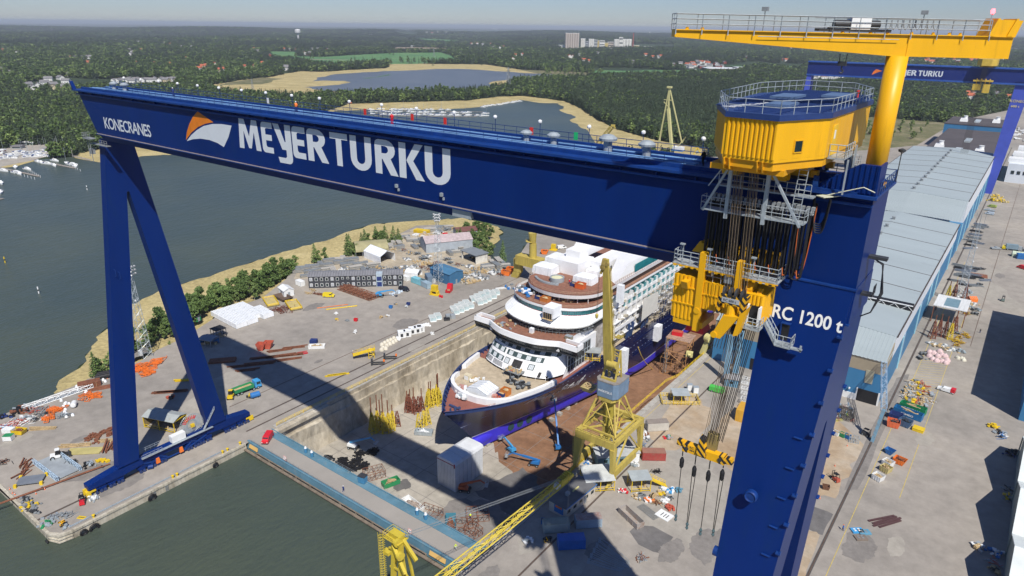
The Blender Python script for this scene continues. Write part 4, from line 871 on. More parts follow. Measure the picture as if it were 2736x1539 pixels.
for y in(YF+.5,YB-1.3):mb.box(-26.8,-16.6,y,y+.8,99.75,100.4)
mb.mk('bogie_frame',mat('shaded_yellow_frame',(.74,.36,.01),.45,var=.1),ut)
for k in range(8):
 for y in(YF+.9,YB-.9):
  mb=MB();mb.tu((-26.4+k*1.28,y-.3,99.75),(-26.4+k*1.28,y+.3,99.75),.4,12);mb.mk('wheel',DK,ut)
for x in(-24.6,-19.8):mb=MB();mb.obox((x,YF-1.2,99.4),1.6,1.0,.9);mb.tu((x-1,YF-1.0,99.8),(x+1,YF-1.0,99.8),.35,8);mb.mk('winch_motor',YEL,ut)
mb=MB();mb.box(-25.6,-15.6,66.0,67.3,96.45,96.6);mb.box(-25.3,-15.9,69.4,70.4,98.3,98.45);rail(mb,[(-25.6,66.0,96.6),(-15.6,66.0,96.6),(-15.6,67.3,96.6)],1.25,1.0,.035,mids=(.5,));rail(mb,[(-25.6,66,96.6),(-25.6,67.3,96.6)],1.25,1.2,.035)
rail(mb,[(-25.3,69.4,98.4),(-16.2,69.4,98.4)],1.2,1.2,.035)
for x in(-23.0,-19.35):
 mb.be((x,66.1,95.9),(x,66.1,101.6),.34,.34)
for a,b in(((-25.4,66.05,96.4),(-23.0,66.1,101.4)),((-15.9,66.05,96.2),(-19.35,66.1,101.4))):mb.be(a,b,.22)
mb.be((-24.9,65.6,99.0),(-23.1,65.8,101.9),.1)
for x in(-17.2,-16.4):mb.be((x,67.3,96.5),(x,68.2,101.8),.06)
for k in range(12):mb.be((-17.2,67.3+k*.075,96.7+k*.45),(-16.4,67.3+k*.075,96.7+k*.45),.05)
mb.mk('festoon_platform',GA,ut)
mb=MB()
for k in range(22):
 x=-25.2+k*.46;mb.obox((x,68.6,97.35),.28,.5,.35);mb.tu((x-.15,68.3,97.0),(x+.15,68.3,97.3),.11,5);mb.tu((x+.15,68.3,97.0),(x-.15,68.3,97.3),.11,5)
mb.mk('cable_trolley',GD,ut)
for k in range(15):
 x=-25.4+k*.68;mb=MB()
 for q in range(3):
  y=68.3+q*.28;mb.path([(x-.16,y,97.2),(x-.22,y,93.5),(x-.2,y,91.2-q*.15),(x-.05,y,90.5-q*.1),(x+.14,y,90.7-q*.1),(x+.2,y,91.6),(x+.16,y,97.2)],.075,5)
 mb.mk('cable_loop',BK,ut)
mb=MB()
for k in range(2,15,2):x=-25.4+k*.68;mb.path([(x-.16,68.1,91.4),(x-.05,68.1,90.6),(x+.12,68.1,90.7)],.05,4)
mb.mk('orange_cable',mat('orange_cable_sheath',(.55,.13,.03),.5),ut)
mb=MB()
for k in range(7):
 for s in(0,1):
  xt=(-22.3 if s==0 else-20.9)+k*.14;mb.tu((xt,65.2+.1*(k%2),101.4),(xt+.28+(.5 if s==0 else-.1)*0,65.6+.1*(k%2),88.6),.03,4,caps=False)
mb.mk('hoist_rope',ROPE,ut)
mb=MB();mb.box(-22.4,-20.0,65.1,66.2,88.0,88.8)
hb=thing('hook_block','yellow hook block with hazard stripes hanging on brown ropes in front of the trolley','hook block',(-21,65.7,85),world=True)
mb=MB()
for x in(-21.9,-21.3,-20.7,-20.1):mb.tu((x-.12,65.65,88.5),(x+.12,65.65,88.5),.62,14)
mb.mk('sheave',DK,hb)
mb=MB();mb.box(-22.3,-19.85,65.15,65.35,87.4,88.4);mb.box(-22.3,-19.85,65.95,66.15,87.4,88.4);mb.box(-22.45,-22.2,65.2,66.1,86.2,87.9);mb.hexa([(-20.2,65.1,86.0),(-19.9,65.1,86.0),(-19.9,66.2,86),(-20.2,66.2,86),(-19.9,65.1,88.6),(-19.45,65.1,88.6),(-19.45,66.2,88.6),(-19.9,66.2,88.6)]);mb.mk('cheek_plate',HAZ,hb)
mb=MB();mb.box(-22.0,-20.2,65.1,65.14,87.6,88.1);pl=mb.mk('name_plate',mat('grey_plate',(.42,.44,.46),.5),hb)
V,F=text_mesh('RC 600 t',1,.02);mb=MB();mb.add([(-21.85+v[0]*.36,65.09,87.72+v[1]*.36)for v in V],F);pl['_w']=tuple(hb.location);mb.mk('lettering',DK,pl)
mb=MB();mb.tu((-21.1,65.6,87.4),(-21.1,65.6,86.0),.42,12,.5);mb.hexa([(-22.6,64.9,83.6),(-21.6,64.9,83.6),(-21.6,66.0,83.6),(-22.6,66.0,83.6),(-21.6,64.9,86.2),(-20.0,64.9,86.4),(-20.0,66,86.4),(-21.6,66,86.2)]);mb.hexa([(-20.4,65,84.2),(-19.9,65,84.4),(-19.9,66,84.4),(-20.4,66,84.2),(-20.0,65,86.6),(-19.2,65,87.6),(-19.2,66,87.6),(-20.0,66,86.6)])
mb.tu((-22.3,64.8,83.9),(-22.3,66.1,83.9),.35,12);mb.mk('hook_frame',YEL,hb)
lt=thing('lower_trolley','yellow ribbed machinery house hanging under the near edge of the blue girder','crane trolley',(-23,69,83),world=True)
mb=MB();zt=88.55
def hbox(x0,x1,y0,y1,z0,z1):
 corrug(mb,(x0,y0),(x1,y0),z0,z1,.42,.1);corrug(mb,(x1,y0),(x1,y1),z0,z1,.42,.08);mb.box(x0+.02,x1-.02,y0+.05,y1,z0,z1)
hbox(-28.3,-25.6,67.6,71.2,83.6,zt);hbox(-25.0,-21.3,67.6,71.2,85.3,zt-.2);hbox(-21.3,-18.55,67.4,71.2,85.0,88.2)
for z in(85.3,87.2):mb.box(-28.4,-25.6,67.45,67.6,z,z+.15)
mb.box(-25,-21.3,67.45,67.6,86.9,87.05);mb.box(-28.0,-24.6,67.6,71,82.9,83.6);mb.mk('house',YEL,lt)
mb=MB();mb.box(-25.6,-24.95,67.3,68.0,82.6,91.5);mb.box(-21.6,-21.0,67.2,68,85,91.4);mb.tu((-25.3,67.2,85.0),(-25.3,68,85),.35,10);mb.mk('hanger',YEL,lt)
mb=MB();mb.hexa([(-27.2,67.0,87.3),(-26.4,67.0,87.3),(-26.4,67.6,87.3),(-27.2,67.6,87.3),(-27.1,66.5,88.2),(-26.4,66.5,88.2),(-26.4,67.6,88.2),(-27.1,67.6,88.2)]);mb.mk('hood',YEL,lt)
mb=MB();mb.box(-26.6,-18.4,70.0,70.3,90.5,91.9);mb.hexa([(-27.6,70.0,90.6),(-26.6,70,90.6),(-26.6,70.3,90.6),(-27.6,70.3,90.6),(-26.8,70,91.9),(-26.6,70,91.9),(-26.6,70.3,91.9),(-26.8,70.3,91.9)]);mb.box(-26.6,-18.4,70.0,71.2,91.75,91.95);mb.obox((-25.3,69.0,90),.9,.6,1.9);mb.obox((-20.6,68.9,90),.8,.6,1.9);mb.obox((-18.3,69.4,90.2),.8,.8,1.4,0,.6);mb.mk('travel_frame',YEL,lt)
mb=MB();mb.box(-28.6,-17.4,67.4,69.9,89.75,89.9);mb.mk('platform',mat('platform_grating',(.42,.44,.45),.6,.2,var=.3,scale=3),lt)
mb=MB()
for k in range(17):mb.box(-28.5+k*.66,-28.2+k*.66,67.35,67.6,89.5,89.74)
mb.box(-28.6,-17.4,67.42,67.6,89.62,89.74);mb.mk('platform_beam',YEL,lt)
mb=MB();rail(mb,[(-28.5,69.9,89.9),(-28.5,67.45,89.9),(-17.5,67.45,89.9),(-17.5,69.9,89.9)],1.35,.95,.045,mids=(.33,.66));rail(mb,[(-25,67.8,88.4),(-21.5,67.8,88.4)],1.2,1.,.04);mb.obox((-22.4,67.6,88.7),.9,.1,.9)
for x in(-27.6,-24.6,-20.0):mb.be((x,67.5,90),(x,67.5,92),.1);mb.obox((x,67.3,92),.5,.35,.15)
mb.mk('railing',GA,lt)
mb=MB();mb.tu((-20.6,68.6,88.5),(-19.9,68.6,88.5),.85,16);mb.tu((-19.4,68.4,88.2),(-19,68.4,88.2),.5,12);mb.mk('rope_drum',YEL,lt)
mb=MB();mb.box(-19.7,-18.7,67.25,67.5,85.2,87.1);mb.mk('door_opening',BK,lt)
mb=MB();mb.box(-20.1,-19.75,66.6,67.3,85.2,87.2);mb.box(-18.65,-18.5,66.5,67.3,85.2,87.2);mb.mk('door',WH,lt)
mb=MB();mb.box(-20.3,-18.2,66.1,67.4,84.85,85.0);rail(mb,[(-20.3,67.3,85),(-20.3,66.1,85),(-18.2,66.1,85),(-18.2,67.3,85)],1.15,.8,.04,mids=(.33,.66));mb.mk('balcony',GA,lt)
mb=MB();mb.obox((-25.6,69,82.1),2.2,2,.8,0,.8);mb.mk('red_skirt',RED,lt)
mb=MB()
for k in range(12):mb.tu((-22.9+k*.16,69+.1*(k%3),85.4),(-24.2+k*.34,69+.1*(k%3),80.5),.04,4,caps=False)
mb.mk('hoist_rope',GD,lt)
rb=thing('rope_bundle','long bundle of dark hoist ropes running down to the yellow spreader beam','hoist ropes',(-21,68,70),world=True)
mb=MB()
for k in range(9):mb.tu((-21.7+k*.17,67.9+.12*(k%2),84.8),(-22.9+k*.17,67.6+.1*(k%2),69.6),.028,4,caps=False)
mb.mk('rope',ROPE,rb)
mb=MB()
for k in range(10):mb.tu((-20.9+k*.2,68.4+.1*(k%3),84.3),(-22.4+k*.17,68.0+.1*(k%3),69.8),.042,4,caps=False)
mb.mk('rope',ROPED,rb)
for k in range(5):
 mb=MB();c=V3((-21.3+k*.42,68.2+.1*k,83.6+k*.32));mb.tu(c+V3((-.2,0,0)),c+V3((.2,0,0)),.58,12);mb.mk('sheave',BK,rb)
sp=thing('spreader_beam','yellow spreader beam with hazard-striped block hanging low on ropes, carrying four slings','spreader beam',(-22.5,67.8,68.5),world=True)
def spv(x,y,Y=67.8):return onY(x,y,Y)
a=spv(1828,1190);b=spv(1938,1228)
ud=(b-a).normalized();mb=MB();mb.be(a,b,.9,1.0);mb.mk('beam',YEL,sp)
mb=MB();mb.be(a-ud*.05,a+ud*.6,.94,1.04);mb.be(b-ud*.6,b+ud*.05,.94,1.04);mb.be(b,b+ud*.85+V3((0,0,.1)),.7,.7);mb.be(a-ud*.8+V3((0,0,.35)),a+V3((0,0,.3)),.6,.7);mb.mk('end_plate',HAZ,sp)
for t,r in((.5,.42),(.1,.24),(.9,.24)):
 c=a.lerp(b,t);mb=MB();mb.tu(c+V3((0,-.55,0)),c+V3((0,-.4,0)),r,14);mb.mk('pin',DK,sp)
c=a.lerp(b,.47);mb=MB();mb.hexa([c+V3(v)for v in((-.55,-.75,-.1),(.55,-.75,-.3),(.55,.5,-.3),(-.55,.5,-.1),(-.4,-.6,2.0),(.1,-.6,1.8),(.1,.5,1.8),(-.5,.5,2.0))]);mb.mk('hook_block',HAZ,sp)
mb=MB();mb.hexa([c+V3(v)for v in((.2,.1,.2),(1.3,.1,.4),(1.3,.9,.4),(.2,.9,.2),(.2,.1,2.6),(1.4,.1,2.5),(1.4,.9,2.5),(.2,.9,2.6))]);mb.mk('counterweight',mat('olive_steel',(.28,.22,.08),.6),sp)
V,F=text_mesh('RC\n484 t',1,.01);mb=MB();o_=a.lerp(b,.17)+V3((0,-.47,.18));mb.add([o_+ud*(v[0]*.4)+V3((0,0,v[1]*.36))for v in V],F);mb.mk('lettering',DK,sp)
for i,(x0,y0,x1,y1,two)in enumerate([(1826,1195,1806,1380,0),(1860,1218,1836,1402,1),(1898,1230,1872,1418,0),(1936,1226,1906,1420,1)]):
 p_=spv(x0,y0);q=spv(x1,y1);s_=thing('lifting_sling',['single sling hanging at the left end of the spreader beam, shortest of the four','double-rope sling second from the left under the spreader beam','single sling third from the left under the spreader beam','double-rope sling with a fat black pulley at the right end of the spreader'][i],'sling',tuple(p_),group='slings under the spreader beam',world=True)
 m1=p_.lerp(q,.28);mb=MB();mb.tu(p_,p_.lerp(q,.12),.07,5);mb.lathe([(.1,-.9),(.26,-.6),(.28,.2),(.12,.6)],tuple(p_.lerp(q,.2)),8);mb.mk('socket',BK,s_)
 mb=MB()
 for s in((-.18,.18)if two else(0,)):mb.tu(p_.lerp(q,.22)+V3((s*1.2,0,0)),q+V3((s*.3,0,0)),.05,5)
 mb.mk('rope',ROPED,s_)
 mb=MB();mb.lathe([(.06,-.7),(.2,-.45),(.1,-.2),(.2,.1),(.06,.4)],tuple(q),7);mb.mk('shackle',mat('blue_grey_shackle',(.10,.16,.17),.5,.3),s_)
jc=thing('jib_crane','tall yellow maintenance jib crane with a round column and long boom on the girder end','jib crane',(-12.2,76.4,98.9),world=True)
mb=MB();mb.tu((-12.2,76.4,98.9),(-12.2,76.4,111.25),.95,32);mb.tu((-12.2,76.4,98.9),(-12.2,76.4,99.4),1.25,32);o=mb.mk('column',YEL,jc,smooth=False)
for p_ in o.data.polygons:p_.use_smooth=abs(p_.normal.z)<.5
bd=V3((24.9,18.4,0)).normalized();bn=V3((-bd.y,bd.x,0));B0=V3((-29.35,64.1,0))
def bp(s,o,z):p_=B0+bd*s+bn*o;return(p_.x,p_.y,z)
top=lambda s:113.32-.01*s
prof=[(0,112.72),(20.2,111.25),(31.2,111.12),(31.2,top(31.2)),(0,top(0))]
mb=MB();mb.extrude(prof,-.75,.75,lambda u,v,t:bp(u,t,v));mb.mk('boom',YEL,jc)
mb=MB();mb.extrude([(0,top(0)),(31.2,top(31.2)),(31.2,top(31.2)+.08),(0,top(0)+.08)],-.95,.95,lambda u,v,t:bp(u,t,v))
mb.extrude([(21.6,111.2),(21.8,111.2),(21.8,113.0),(21.6,113.0)],-.8,.8,lambda u,v,t:bp(u,t,v));mb.mk('deck_plate',YEL,jc)
mb=MB();mb.extrude([(29.0,top(29)),(31.3,top(31)),(31.7,top(31)+1.45),(29.5,top(29)+1.5)],-.8,.8,lambda u,v,t:bp(u,t,v))
for s in(29.2,30.9):mb.extrude([(s-.5,top(s)),(s,top(s)),(s+.3,top(s)+1.6),(s+.1,top(s)+1.6)],-.95,.95,lambda u,v,t:bp(u,t,v))
mb.mk('end_block',YEL,jc)
mb=MB();zr=lambda s:top(s)+.08
for o in(-.95,.95):
 P=[bp(k*2.4,o,zr(k*2.4))for k in range(13)];rail(mb,P,1.35,2.4,.038,mids=(.35,.68))
rail(mb,[bp(0,-.95,zr(0)),bp(0,.95,zr(0))],1.35,1,.038,mids=(.35,.68))
for k in range(13):mb.tu(bp(k*2.4,-1.0,zr(k*2.4)),bp(k*2.4,-1.0,zr(k*2.4)-.45),.06,4)
mb.tu(bp(7.6,-1.0,112.85),bp(20.6,-1.0,112.7),.035,4);mb.mk('railing',GA,jc)
mb=MB();mb.extrude([(13.3,zr(13)+.1),(20.0,zr(20)+.1),(20.0,zr(20)+.35),(13.3,zr(13)+.35)],-.5,.5,lambda u,v,t:bp(u,t,v));mb.tu(bp(14.8,0,zr(15)+.75),bp(19.0,0,zr(19)+.75),.38,12);mb.tu(bp(14.6,-.3,zr(14)+.3),bp(14.6,.3,zr(14)+.3),.25,10);mb.mk('hoist_winch',DK,jc)
mb=MB();mb.extrude([(16.2,zr(16)+.3),(18.0,zr(18)+.3),(18.0,zr(18)+1.3),(16.2,zr(16)+1.3)],-.55,.55,lambda u,v,t:bp(u,t,v));mb.mk('hoist_cabinet',WH,jc)
mb=MB()
for k in range(9):
 s=19.6+k*.55;mb.path([bp(s,0,zr(20)+1.2),bp(s+.06,0,zr(20)+.6),bp(s+.25,0,zr(20)+.35),bp(s+.45,0,zr(20)+.6),bp(s+.52,0,zr(20)+1.2)],.04,4)
mb.tu(bp(13,0,zr(13)+1.25),bp(28.5,0,zr(28)+1.25),.03,4);mb.mk('festoon_cable',GD,jc)
for s in(8,22.5):
 mb=MB();mb.tu(bp(s,-.9,zr(s)),bp(s,-.9,zr(s)+1.9),.04,4);mb.obox(bp(s,-.9,zr(s)+1.7),.55,.4,.35);mb.mk('deck_lamp',GD,jc)
for s in(1.2,2.6,15.6,18.2,19.8,22,24,25.5,26.5):
 mb=MB();mb.obox(bp(s,-.3,zr(s)),.3,.3,.22,0,.6);mb.mk('rail_stop',YEL,jc)
mb=MB();mb.tu(bp(28.9,-.5,zr(29)),bp(28.9,-.5,zr(29)+1.9),.05,5);mb.mk('beacon_post',GA,jc)
BEAC=bpy.data.materials.new('lit_red_beacon');BEAC.use_nodes=True;_b=BEAC.node_tree.nodes['Principled BSDF'];sv(_b,'Base Color',(.8,.05,.05,1));sv(_b,'Emission Color',(1,.08,.10,1));sv(_b,'Emission Strength',6)
mb=MB();mb.lathe([(.12,0),(.17,.1),(.17,.35),(.08,.45)],bp(28.9,-.5,zr(29)+1.9),8);mb.mk('beacon',BEAC,jc)
mb=MB();
for o in(-.35,.35):mb.tu(bp(16.2+o,0,111.4),bp(16.2+o*.8,0,110.7),.04,4)
mb.obox(bp(16.2,0,110.3),.75,.3,.4);mb.path([bp(16.2,0,110.3),bp(16.2,0,110.0),bp(16.4,0,109.85),bp(16.3,0,109.65),bp(16.05,0,109.7)],.07,6);mb.mk('hook',DK,jc)
mb=MB()
for k in range(7):
 z=99.2+k*.45;mb.path([(-13.9+.42*cos(t),75.6+.42*sin(t),z)for t in[PI*j/6 for j in range(13)]],.03,4)
for t in(0,1,2,3,4):mb.tu((-13.9+.42*cos(t*1.26),75.6+.42*sin(t*1.26),99),(-13.9+.42*cos(t*1.26),75.6+.42*sin(t*1.26),101.9),.03,4)
mb.mk('ladder_cage',GA,jc)
ROOFG=mat('pale_grey_roof_sheet',(.35,.405,.42),.6,var=.06,scale=.05,dirt=(.29,.33,.35),da=.15,stretch=(.3,1,1))
ROOFD=mat('dark_felt_roof',(.085,.075,.078),.9,var=.2,scale=.05)
HALLW=mat('white_cladding',(.68,.72,.76),.55,var=.05,scale=.2)
HALLT=mat('tan_cladding',(.34,.29,.21),.7,var=.08)
ha=thing('long_hall','very long pale-roofed hall with blue walls along the right side of the yard','hall',(-50,430,0),world=True)
xl,xr_,xm=-78.,-22.4,-50.
def roofpart(name,y0,y1,ze,zr,m=ROOFG,par=ha):
 mb=MB();mb.extrude([(xl-.3,ze),(xm,zr),(xr_+.3,ze),(xr_+.3,ze+.25),(xm,zr+.25),(xl-.3,ze+.25)],y0,y1,XZ);return mb.mk(name,m,par,fix=True)
mb=MB();mb.box(xl,xr_,228,416,-.05,12.2);mb.box(xl,xr_,424,640,-.05,15)
mb.mk('wall',HALLB,ha)
mb=MB();mb.extrude([(xl+.002,12.2),(xr_-.002,12.2),(xr_-.002,19.95),(xm,22),(xl+.002,19.95)],240,416,XZ);mb.extrude([(xl,15),(xr_,15),(xr_,26.95),(xm,28.5),(xl,26.95)],444,640,XZ);mb.mk('upper_wall',HALLW,ha,fix=True)
mb=MB();mb.hexa([(xl,227.97,10.9),(xr_+.03,227.97,10.9),(xr_+.03,240,12),(xl,240,12),(xl,227.97,15.6),(xr_+.03,227.97,15.6),(xr_+.03,240,18),(xl,240,18)]);mb.mk('gable_band',HALLT,ha)
mb=MB();n=90
for k in range(n):
 x0=xl+(xr_-xl)*k/n;x1=xl+(xr_-xl)*(k+1)/n;dz=.12 if k%2 else 0
 h=lambda x:20.1+1.9*(1-abs(x-xm)/28)
 mb.add([(x0,227.6,15.5+dz),(x1,227.6,15.5+dz),(x1,240.2,h(x1)+dz),(x0,240.2,h(x0)+dz)],[(0,1,2,3)])
 h2=lambda x:27+1.5*(1-abs(x-xm)/28)
 mb.add([(x0,420,20.5+dz+.8*(1-abs(x0-xm)/28)),(x1,420,20.5+dz+.8*(1-abs(x1-xm)/28)),(x1,444.3,h2(x1)+dz),(x0,444.3,h2(x0)+dz)],[(0,1,2,3)])
mb.box(xr_-.4,xr_+.2,227.9,240,15.3,15.5);mb.mk('sloped_gable',ROOFG,ha)
roofpart('roof',240,416,20.0,22.0);roofpart('roof',444,640,27.0,28.5)
JOINT=mat('roof_joint',(.07,.055,.05),.8)
mb=MB()
for y in(291,315,340,365,390):mb.extrude([(xl,20.2),(xm,22.2),(xr_,20.2),(xr_,20.32),(xm,22.32),(xl,20.32)],y,y+.5,XZ)
for y in(468,492,516,540,564,590,615):mb.extrude([(xl,27.2),(xm,28.7),(xr_,27.2),(xr_,27.32),(xm,28.82),(xl,27.32)],y,y+.6,XZ)
mb.box(xr_+.1,xr_+.5,240,416,19.9,20.33);mb.box(xr_+.1,xr_+.5,444,640,26.9,27.35);mb.box(xl-.5,xl-.1,444,640,26.9,27.3);mb.mk('roof_joint',JOINT,ha,fix=True)
mb=MB();mb.box(xl,xr_+.35,267,270.2,21.0-.9,22.28);mb.mk('roof_gap',BK,ha)
mb=MB()
for k in range(12):
 x=-72+k*4.2;mb.be((x,266.9,20.2),(x+2.1,266.9,22.1),.14);mb.be((x+2.1,266.9,22.1),(x+4.2,266.9,20.2),.14)
mb.be((xl,266.9,22.3),(xr_+.4,266.9,22.3),.3,.3);mb.mk('roof_truss',WH,ha)
for i,y in enumerate((345,362,379,397)):
 mb=MB();mb.obox((xm-.3,y,22.25),1.6,2.0,.3);mb.lathe([(.6,.3),(.6,.9),(.9,1.0),(.9,1.3),(.3,1.5)],(xm-.3,y,22.2),10);mb.mk('roof_ventilator',GD,ha)
for i in range(13):
 y=452+i*14;mb=MB();mb.obox((xm-.3,y,28.6),1.8,2.2,.3);mb.lathe([(.7,.3),(.7,1.0),(1.0,1.1),(1.0,1.4),(.3,1.7)],(xm-.3,y,28.6),10);mb.mk('roof_ventilator',GD,ha)
for y in(262,300,330,352,400,440,470,500,530,560,590):
 mb=MB();mb.box(xr_,xr_+.12,y,y+5.5,0,12.0 if y<420 else 14.5);mb.mk('hall_door',mat('pale_blue_door',(.30,.44,.55),.5),ha)
 mb=MB();mb.box(xr_+.05,xr_+.4,y-.6,y-.2,0,12.5 if y<420 else 15);mb.mk('downpipe',mat('cyan_trim',(.35,.62,.70),.5),ha)
mb=MB();mb.box(-28.9,-22.5,227.85,228.2,.0,4.4);mb.box(-64,-58,227.85,228.2,0,4.4);mb.mk('gate_opening',BK,ha)
mb=MB();mb.box(-35.5,-29.2,227.8,228.1,.0,2.2);mb.box(-29.2,-28.8,227.8,228.1,0,4.6);mb.box(-22.7,-22.2,227.8,228.1,0,4.6);mb.mk('base_panel',WH,ha)
for x in(-27.5,-44.5):
 mb=MB();mb.box(x,x+2.4,227.8,228.1,7,11.5);mb.mk('window',mat('pale_window',(.35,.34,.26),.4),ha)
mb=MB();mb.obox((-31.2,227.3,3.6),.4,.6,.5);mb.mk('wall_lamp',WH,ha)
cm=thing('pipe_bridge','steel pipe bridge rising from a single blue post to the hall corner','pipe bridge',(-23,206,0),world=True)
P=g(2330,1180,0);q=onX(2370,965,-22.6);top_=V3((P.x+1.0,P.y+1.5,10.5))
mb=MB();mb.be((P.x,P.y,0),top_,.9,.9);mb.mk('post',mat('rusted_blue_steel',(.16,.30,.40),.6,dirt=(.25,.13,.07),da=.4),cm)
mb=MB();lattice(mb,top_,(-23.0,227.2,15.5),1.4,1.4,9,.1,.06);mb.mk('truss',mat('blue_grey_steel',(.30,.42,.55),.5),cm)
dh=thing('dark_roofed_hall','blue hall with a dark flat roof and white roof fans beyond the pale hall','hall',(-49,750,0),world=True)
mb=MB();mb.box(-75,-23,645,850,0,19.3);mb.box(-80,-26,850.1,925,0,24.3);mb.mk('wall',HALLB,dh)
mb=MB();mb.box(-75.3,-22.7,644.7,850,19.3,20);mb.box(-80.3,-25.7,849.8,925.3,24.3,25);mb.mk('roof',ROOFD,dh)
for x,y,z in((-66,700,20),(-36,690,20),(-66,880,25),(-38,890,25)):
 mb=MB();mb.obox((x,y,z),7,10,3.2,0,.8);mb.lathe([(1.8,0),(1.8,2.5),(2.2,2.6)],(x+1,y+1,z+3.2),12);mb.mk('roof_fan',WH,dh)
for x,y,z in((-51,690,20),(-50,760,20),(-54,885,25)):
 mb=MB();mb.box(x-2.4,x+2.4,y-12,y+12,z,z+1.2);mb.mk('skylight',mat('skylight_pale',(.5,.55,.56),.3),dh)
mb=MB();mb.extrude([(-92,0),(-75.2,19),(-75.2,0)],655,700,XZ);mb.mk('sloped_annex',ROOFD,dh)
wb=thing('white_shed','white ribbed shed at the far right edge beside the far blue crane','shed',(0,690,0),world=True)
mb=MB();mb.box(-14,40,682,760,0,15);mb.mk('wall',HALLW,wb)
mb=MB()
for k in range(3):mb.box(-15+k*2,40,690+k*14,702+k*14,15,18+k*3)
mb.mk('roof_step',WH,wb)
for k in range(4):
 mb=MB();mb.obox((-10+k*4,681.9,7),2.2,.3,2.6);mb.mk('window',GLASS,wb)
rh=thing('zigzag_roof_hall','pale hall with a folded zigzag roof at the right edge of the picture','hall',(20,180,0),world=True)
xe=15.2;mb=MB()
mb.box(xe+.3,60,60,220,0,6.6);mb.mk('wall',mat('dull_green_cladding',(.22,.27,.26),.6),rh)
ridge=[(208.4-24.8*k,11.6)for k in range(8)]
prof=[]
prof.append((222,6.6))
for k in range(7):prof+=[(208.6-24.8*k,11.7),(196.0-24.8*k,6.7)]
ZR=mat('pale_roof_panels',(.66,.70,.68),.5,var=.1,scale=.3)
mb=MB()
for(y0,z0),(y1,z1)in zip(prof,prof[1:]):
 for x0,x1 in((xe,60),):mb.hexa([(x0,y1,z1-.35),(x1,y1,z1-.35),(x1,y0,z0-.35),(x0,y0,z0-.35),(x0,y1,z1),(x1,y1,z1),(x1,y0,z0),(x0,y0,z0)])
mb.mk('roof',ZR,rh,fix=True)
mb=MB()
for k in range(7):y=208.6-24.8*k;mb.poly([(xe+.31,y+12,6.4),(xe+.31,y-12,6.4),(xe+.31,y,11.2)]);mb.be((xe+.1,y+12.4,.2),(xe+.1,y+12.4,6.6),.3)
mb.mk('gable',mat('dull_green_cladding',(.22,.27,.26),.6),rh)
th=thing('tall_shed','tall shed standing just outside the right edge whose shadow covers the yard','shed',(40,295,0),world=True)
mb=MB();mb.box(14.6,70,246,338,0,21);mb.mk('wall',HALLB,th);mb=MB();mb.box(14.3,70.3,245.7,338.3,21,21.5);mb.mk('roof',ROOFG,th)
def mast(base,h,w0,w1,label,heads,seg,rch=.09):
 t=thing('floodlight_mast',label,'floodlight mast',tuple(base),group='lattice floodlight masts')
 mb=MB();lattice(mb,(0,0,0),(0,0,h),w0,w1,seg,rch,rch*.55);mb.mk('lattice_tower',GA,t)
 mb=MB();
 for z in range(3 if heads else 0):
  zz=h+.4+z*1.3;mb.box(-1.9,1.9,-.1,.1,zz,zz+.12);mb.box(-.1,.1,-1.9,1.9,zz,zz+.12)
 for a in((-1.6,0),(1.6,0),(0,-1.6),(0,1.6),(0,0)):mb.tu((a[0],a[1],h-.2),(a[0],a[1],h+4.4),.06,4)
 mb.mk('lamp_frame',GD,t)
 for z in range(3 if heads else 0):
  for x in(-1.8,-.9,0,.9,1.8):
   m2=MB();m2.tu((x,-.5,h+.55+z*1.3),(x+.1,-.15,h+.75+z*1.3),.38,8,.18);m2.mk('floodlight',WH,t)
   if abs(x)>.5:m2=MB();m2.tu((.5,x,h+.55+z*1.3),(.15,x,h+.75+z*1.3),.38,8,.18);m2.mk('floodlight',WH,t)
 for z in(h*.55,h*.72):
  m2=MB();m2.tu((w0*.3,-.3,z),(w0*.3+.5,-.6,z-.2),.22,7,.3);m2.mk('floodlight',WH,t)
 m2=MB();m2.obox((-w0*.5-.4,-w0*.2,0),1.1,1.0,2.0);m2.mk('switch_box',WH,t)
 return t
mast(g(390,952),31,3.4,1.2,'grey lattice floodlight mast by the reeds, seen between the two left crane legs',True,15)
mast(g(1172,757),30,3.6,1.0,'grey lattice floodlight mast beside the blue shed in the storage yard',True,15)
mast(g(2562,812),37,3.2,1.1,'grey lattice floodlight mast beside the long hall',False,18,.08)
pc=thing('portal_crane','faded yellow portal tower crane with a grey cab standing by the ship','tower crane',(-76,147.2,0),world=True)
X0,X1,Y0,Y1,ZT=-81.6,-70.2,139.4,155.2,12.6
mb=MB()
for x,s in((X0,1),(X1,-1)):
 for y,q in((Y0,1),(Y1,-1)):
  mb.hexa([(x-.45,y-.5,.9),(x+.45,y-.5,.9),(x+.45,y+.5,.9),(x-.45,y+.5,.9),(x+s*.2-.55,y+q*.2-1.0,ZT-2.0),(x+s*.2+.55+(1.6 if s>0 else 0),y+q*.2-1.0,ZT-2),(x+s*.2+.55+(1.6 if s>0 else 0),y+q*.2+1.0,ZT-2),(x+s*.2-.55-(1.6 if s<0 else 0),y+q*.2+1.0,ZT-2)])
mb.mk('portal_leg',OLDYEL,pc)
mb=MB();mb.box(X0-.3,X1+.3,Y0-.5,Y0+.5,ZT-2.1,ZT);mb.box(X0-.3,X1+.3,Y1-.5,Y1+.5,ZT-2.1,ZT);mb.box(X0-.35,X0+.6,Y0+.5,Y1-.5,ZT-1.4,ZT-.02);mb.box(X1-.6,X1+.35,Y0+.5,Y1-.5,ZT-1.4,ZT-.02)
mb.box(X0-.4,X0+.5,Y0+.4,Y1-.4,1.6,3.6);mb.box(X1-.5,X1+.4,Y0+.4,Y1-.4,1.6,3.6)
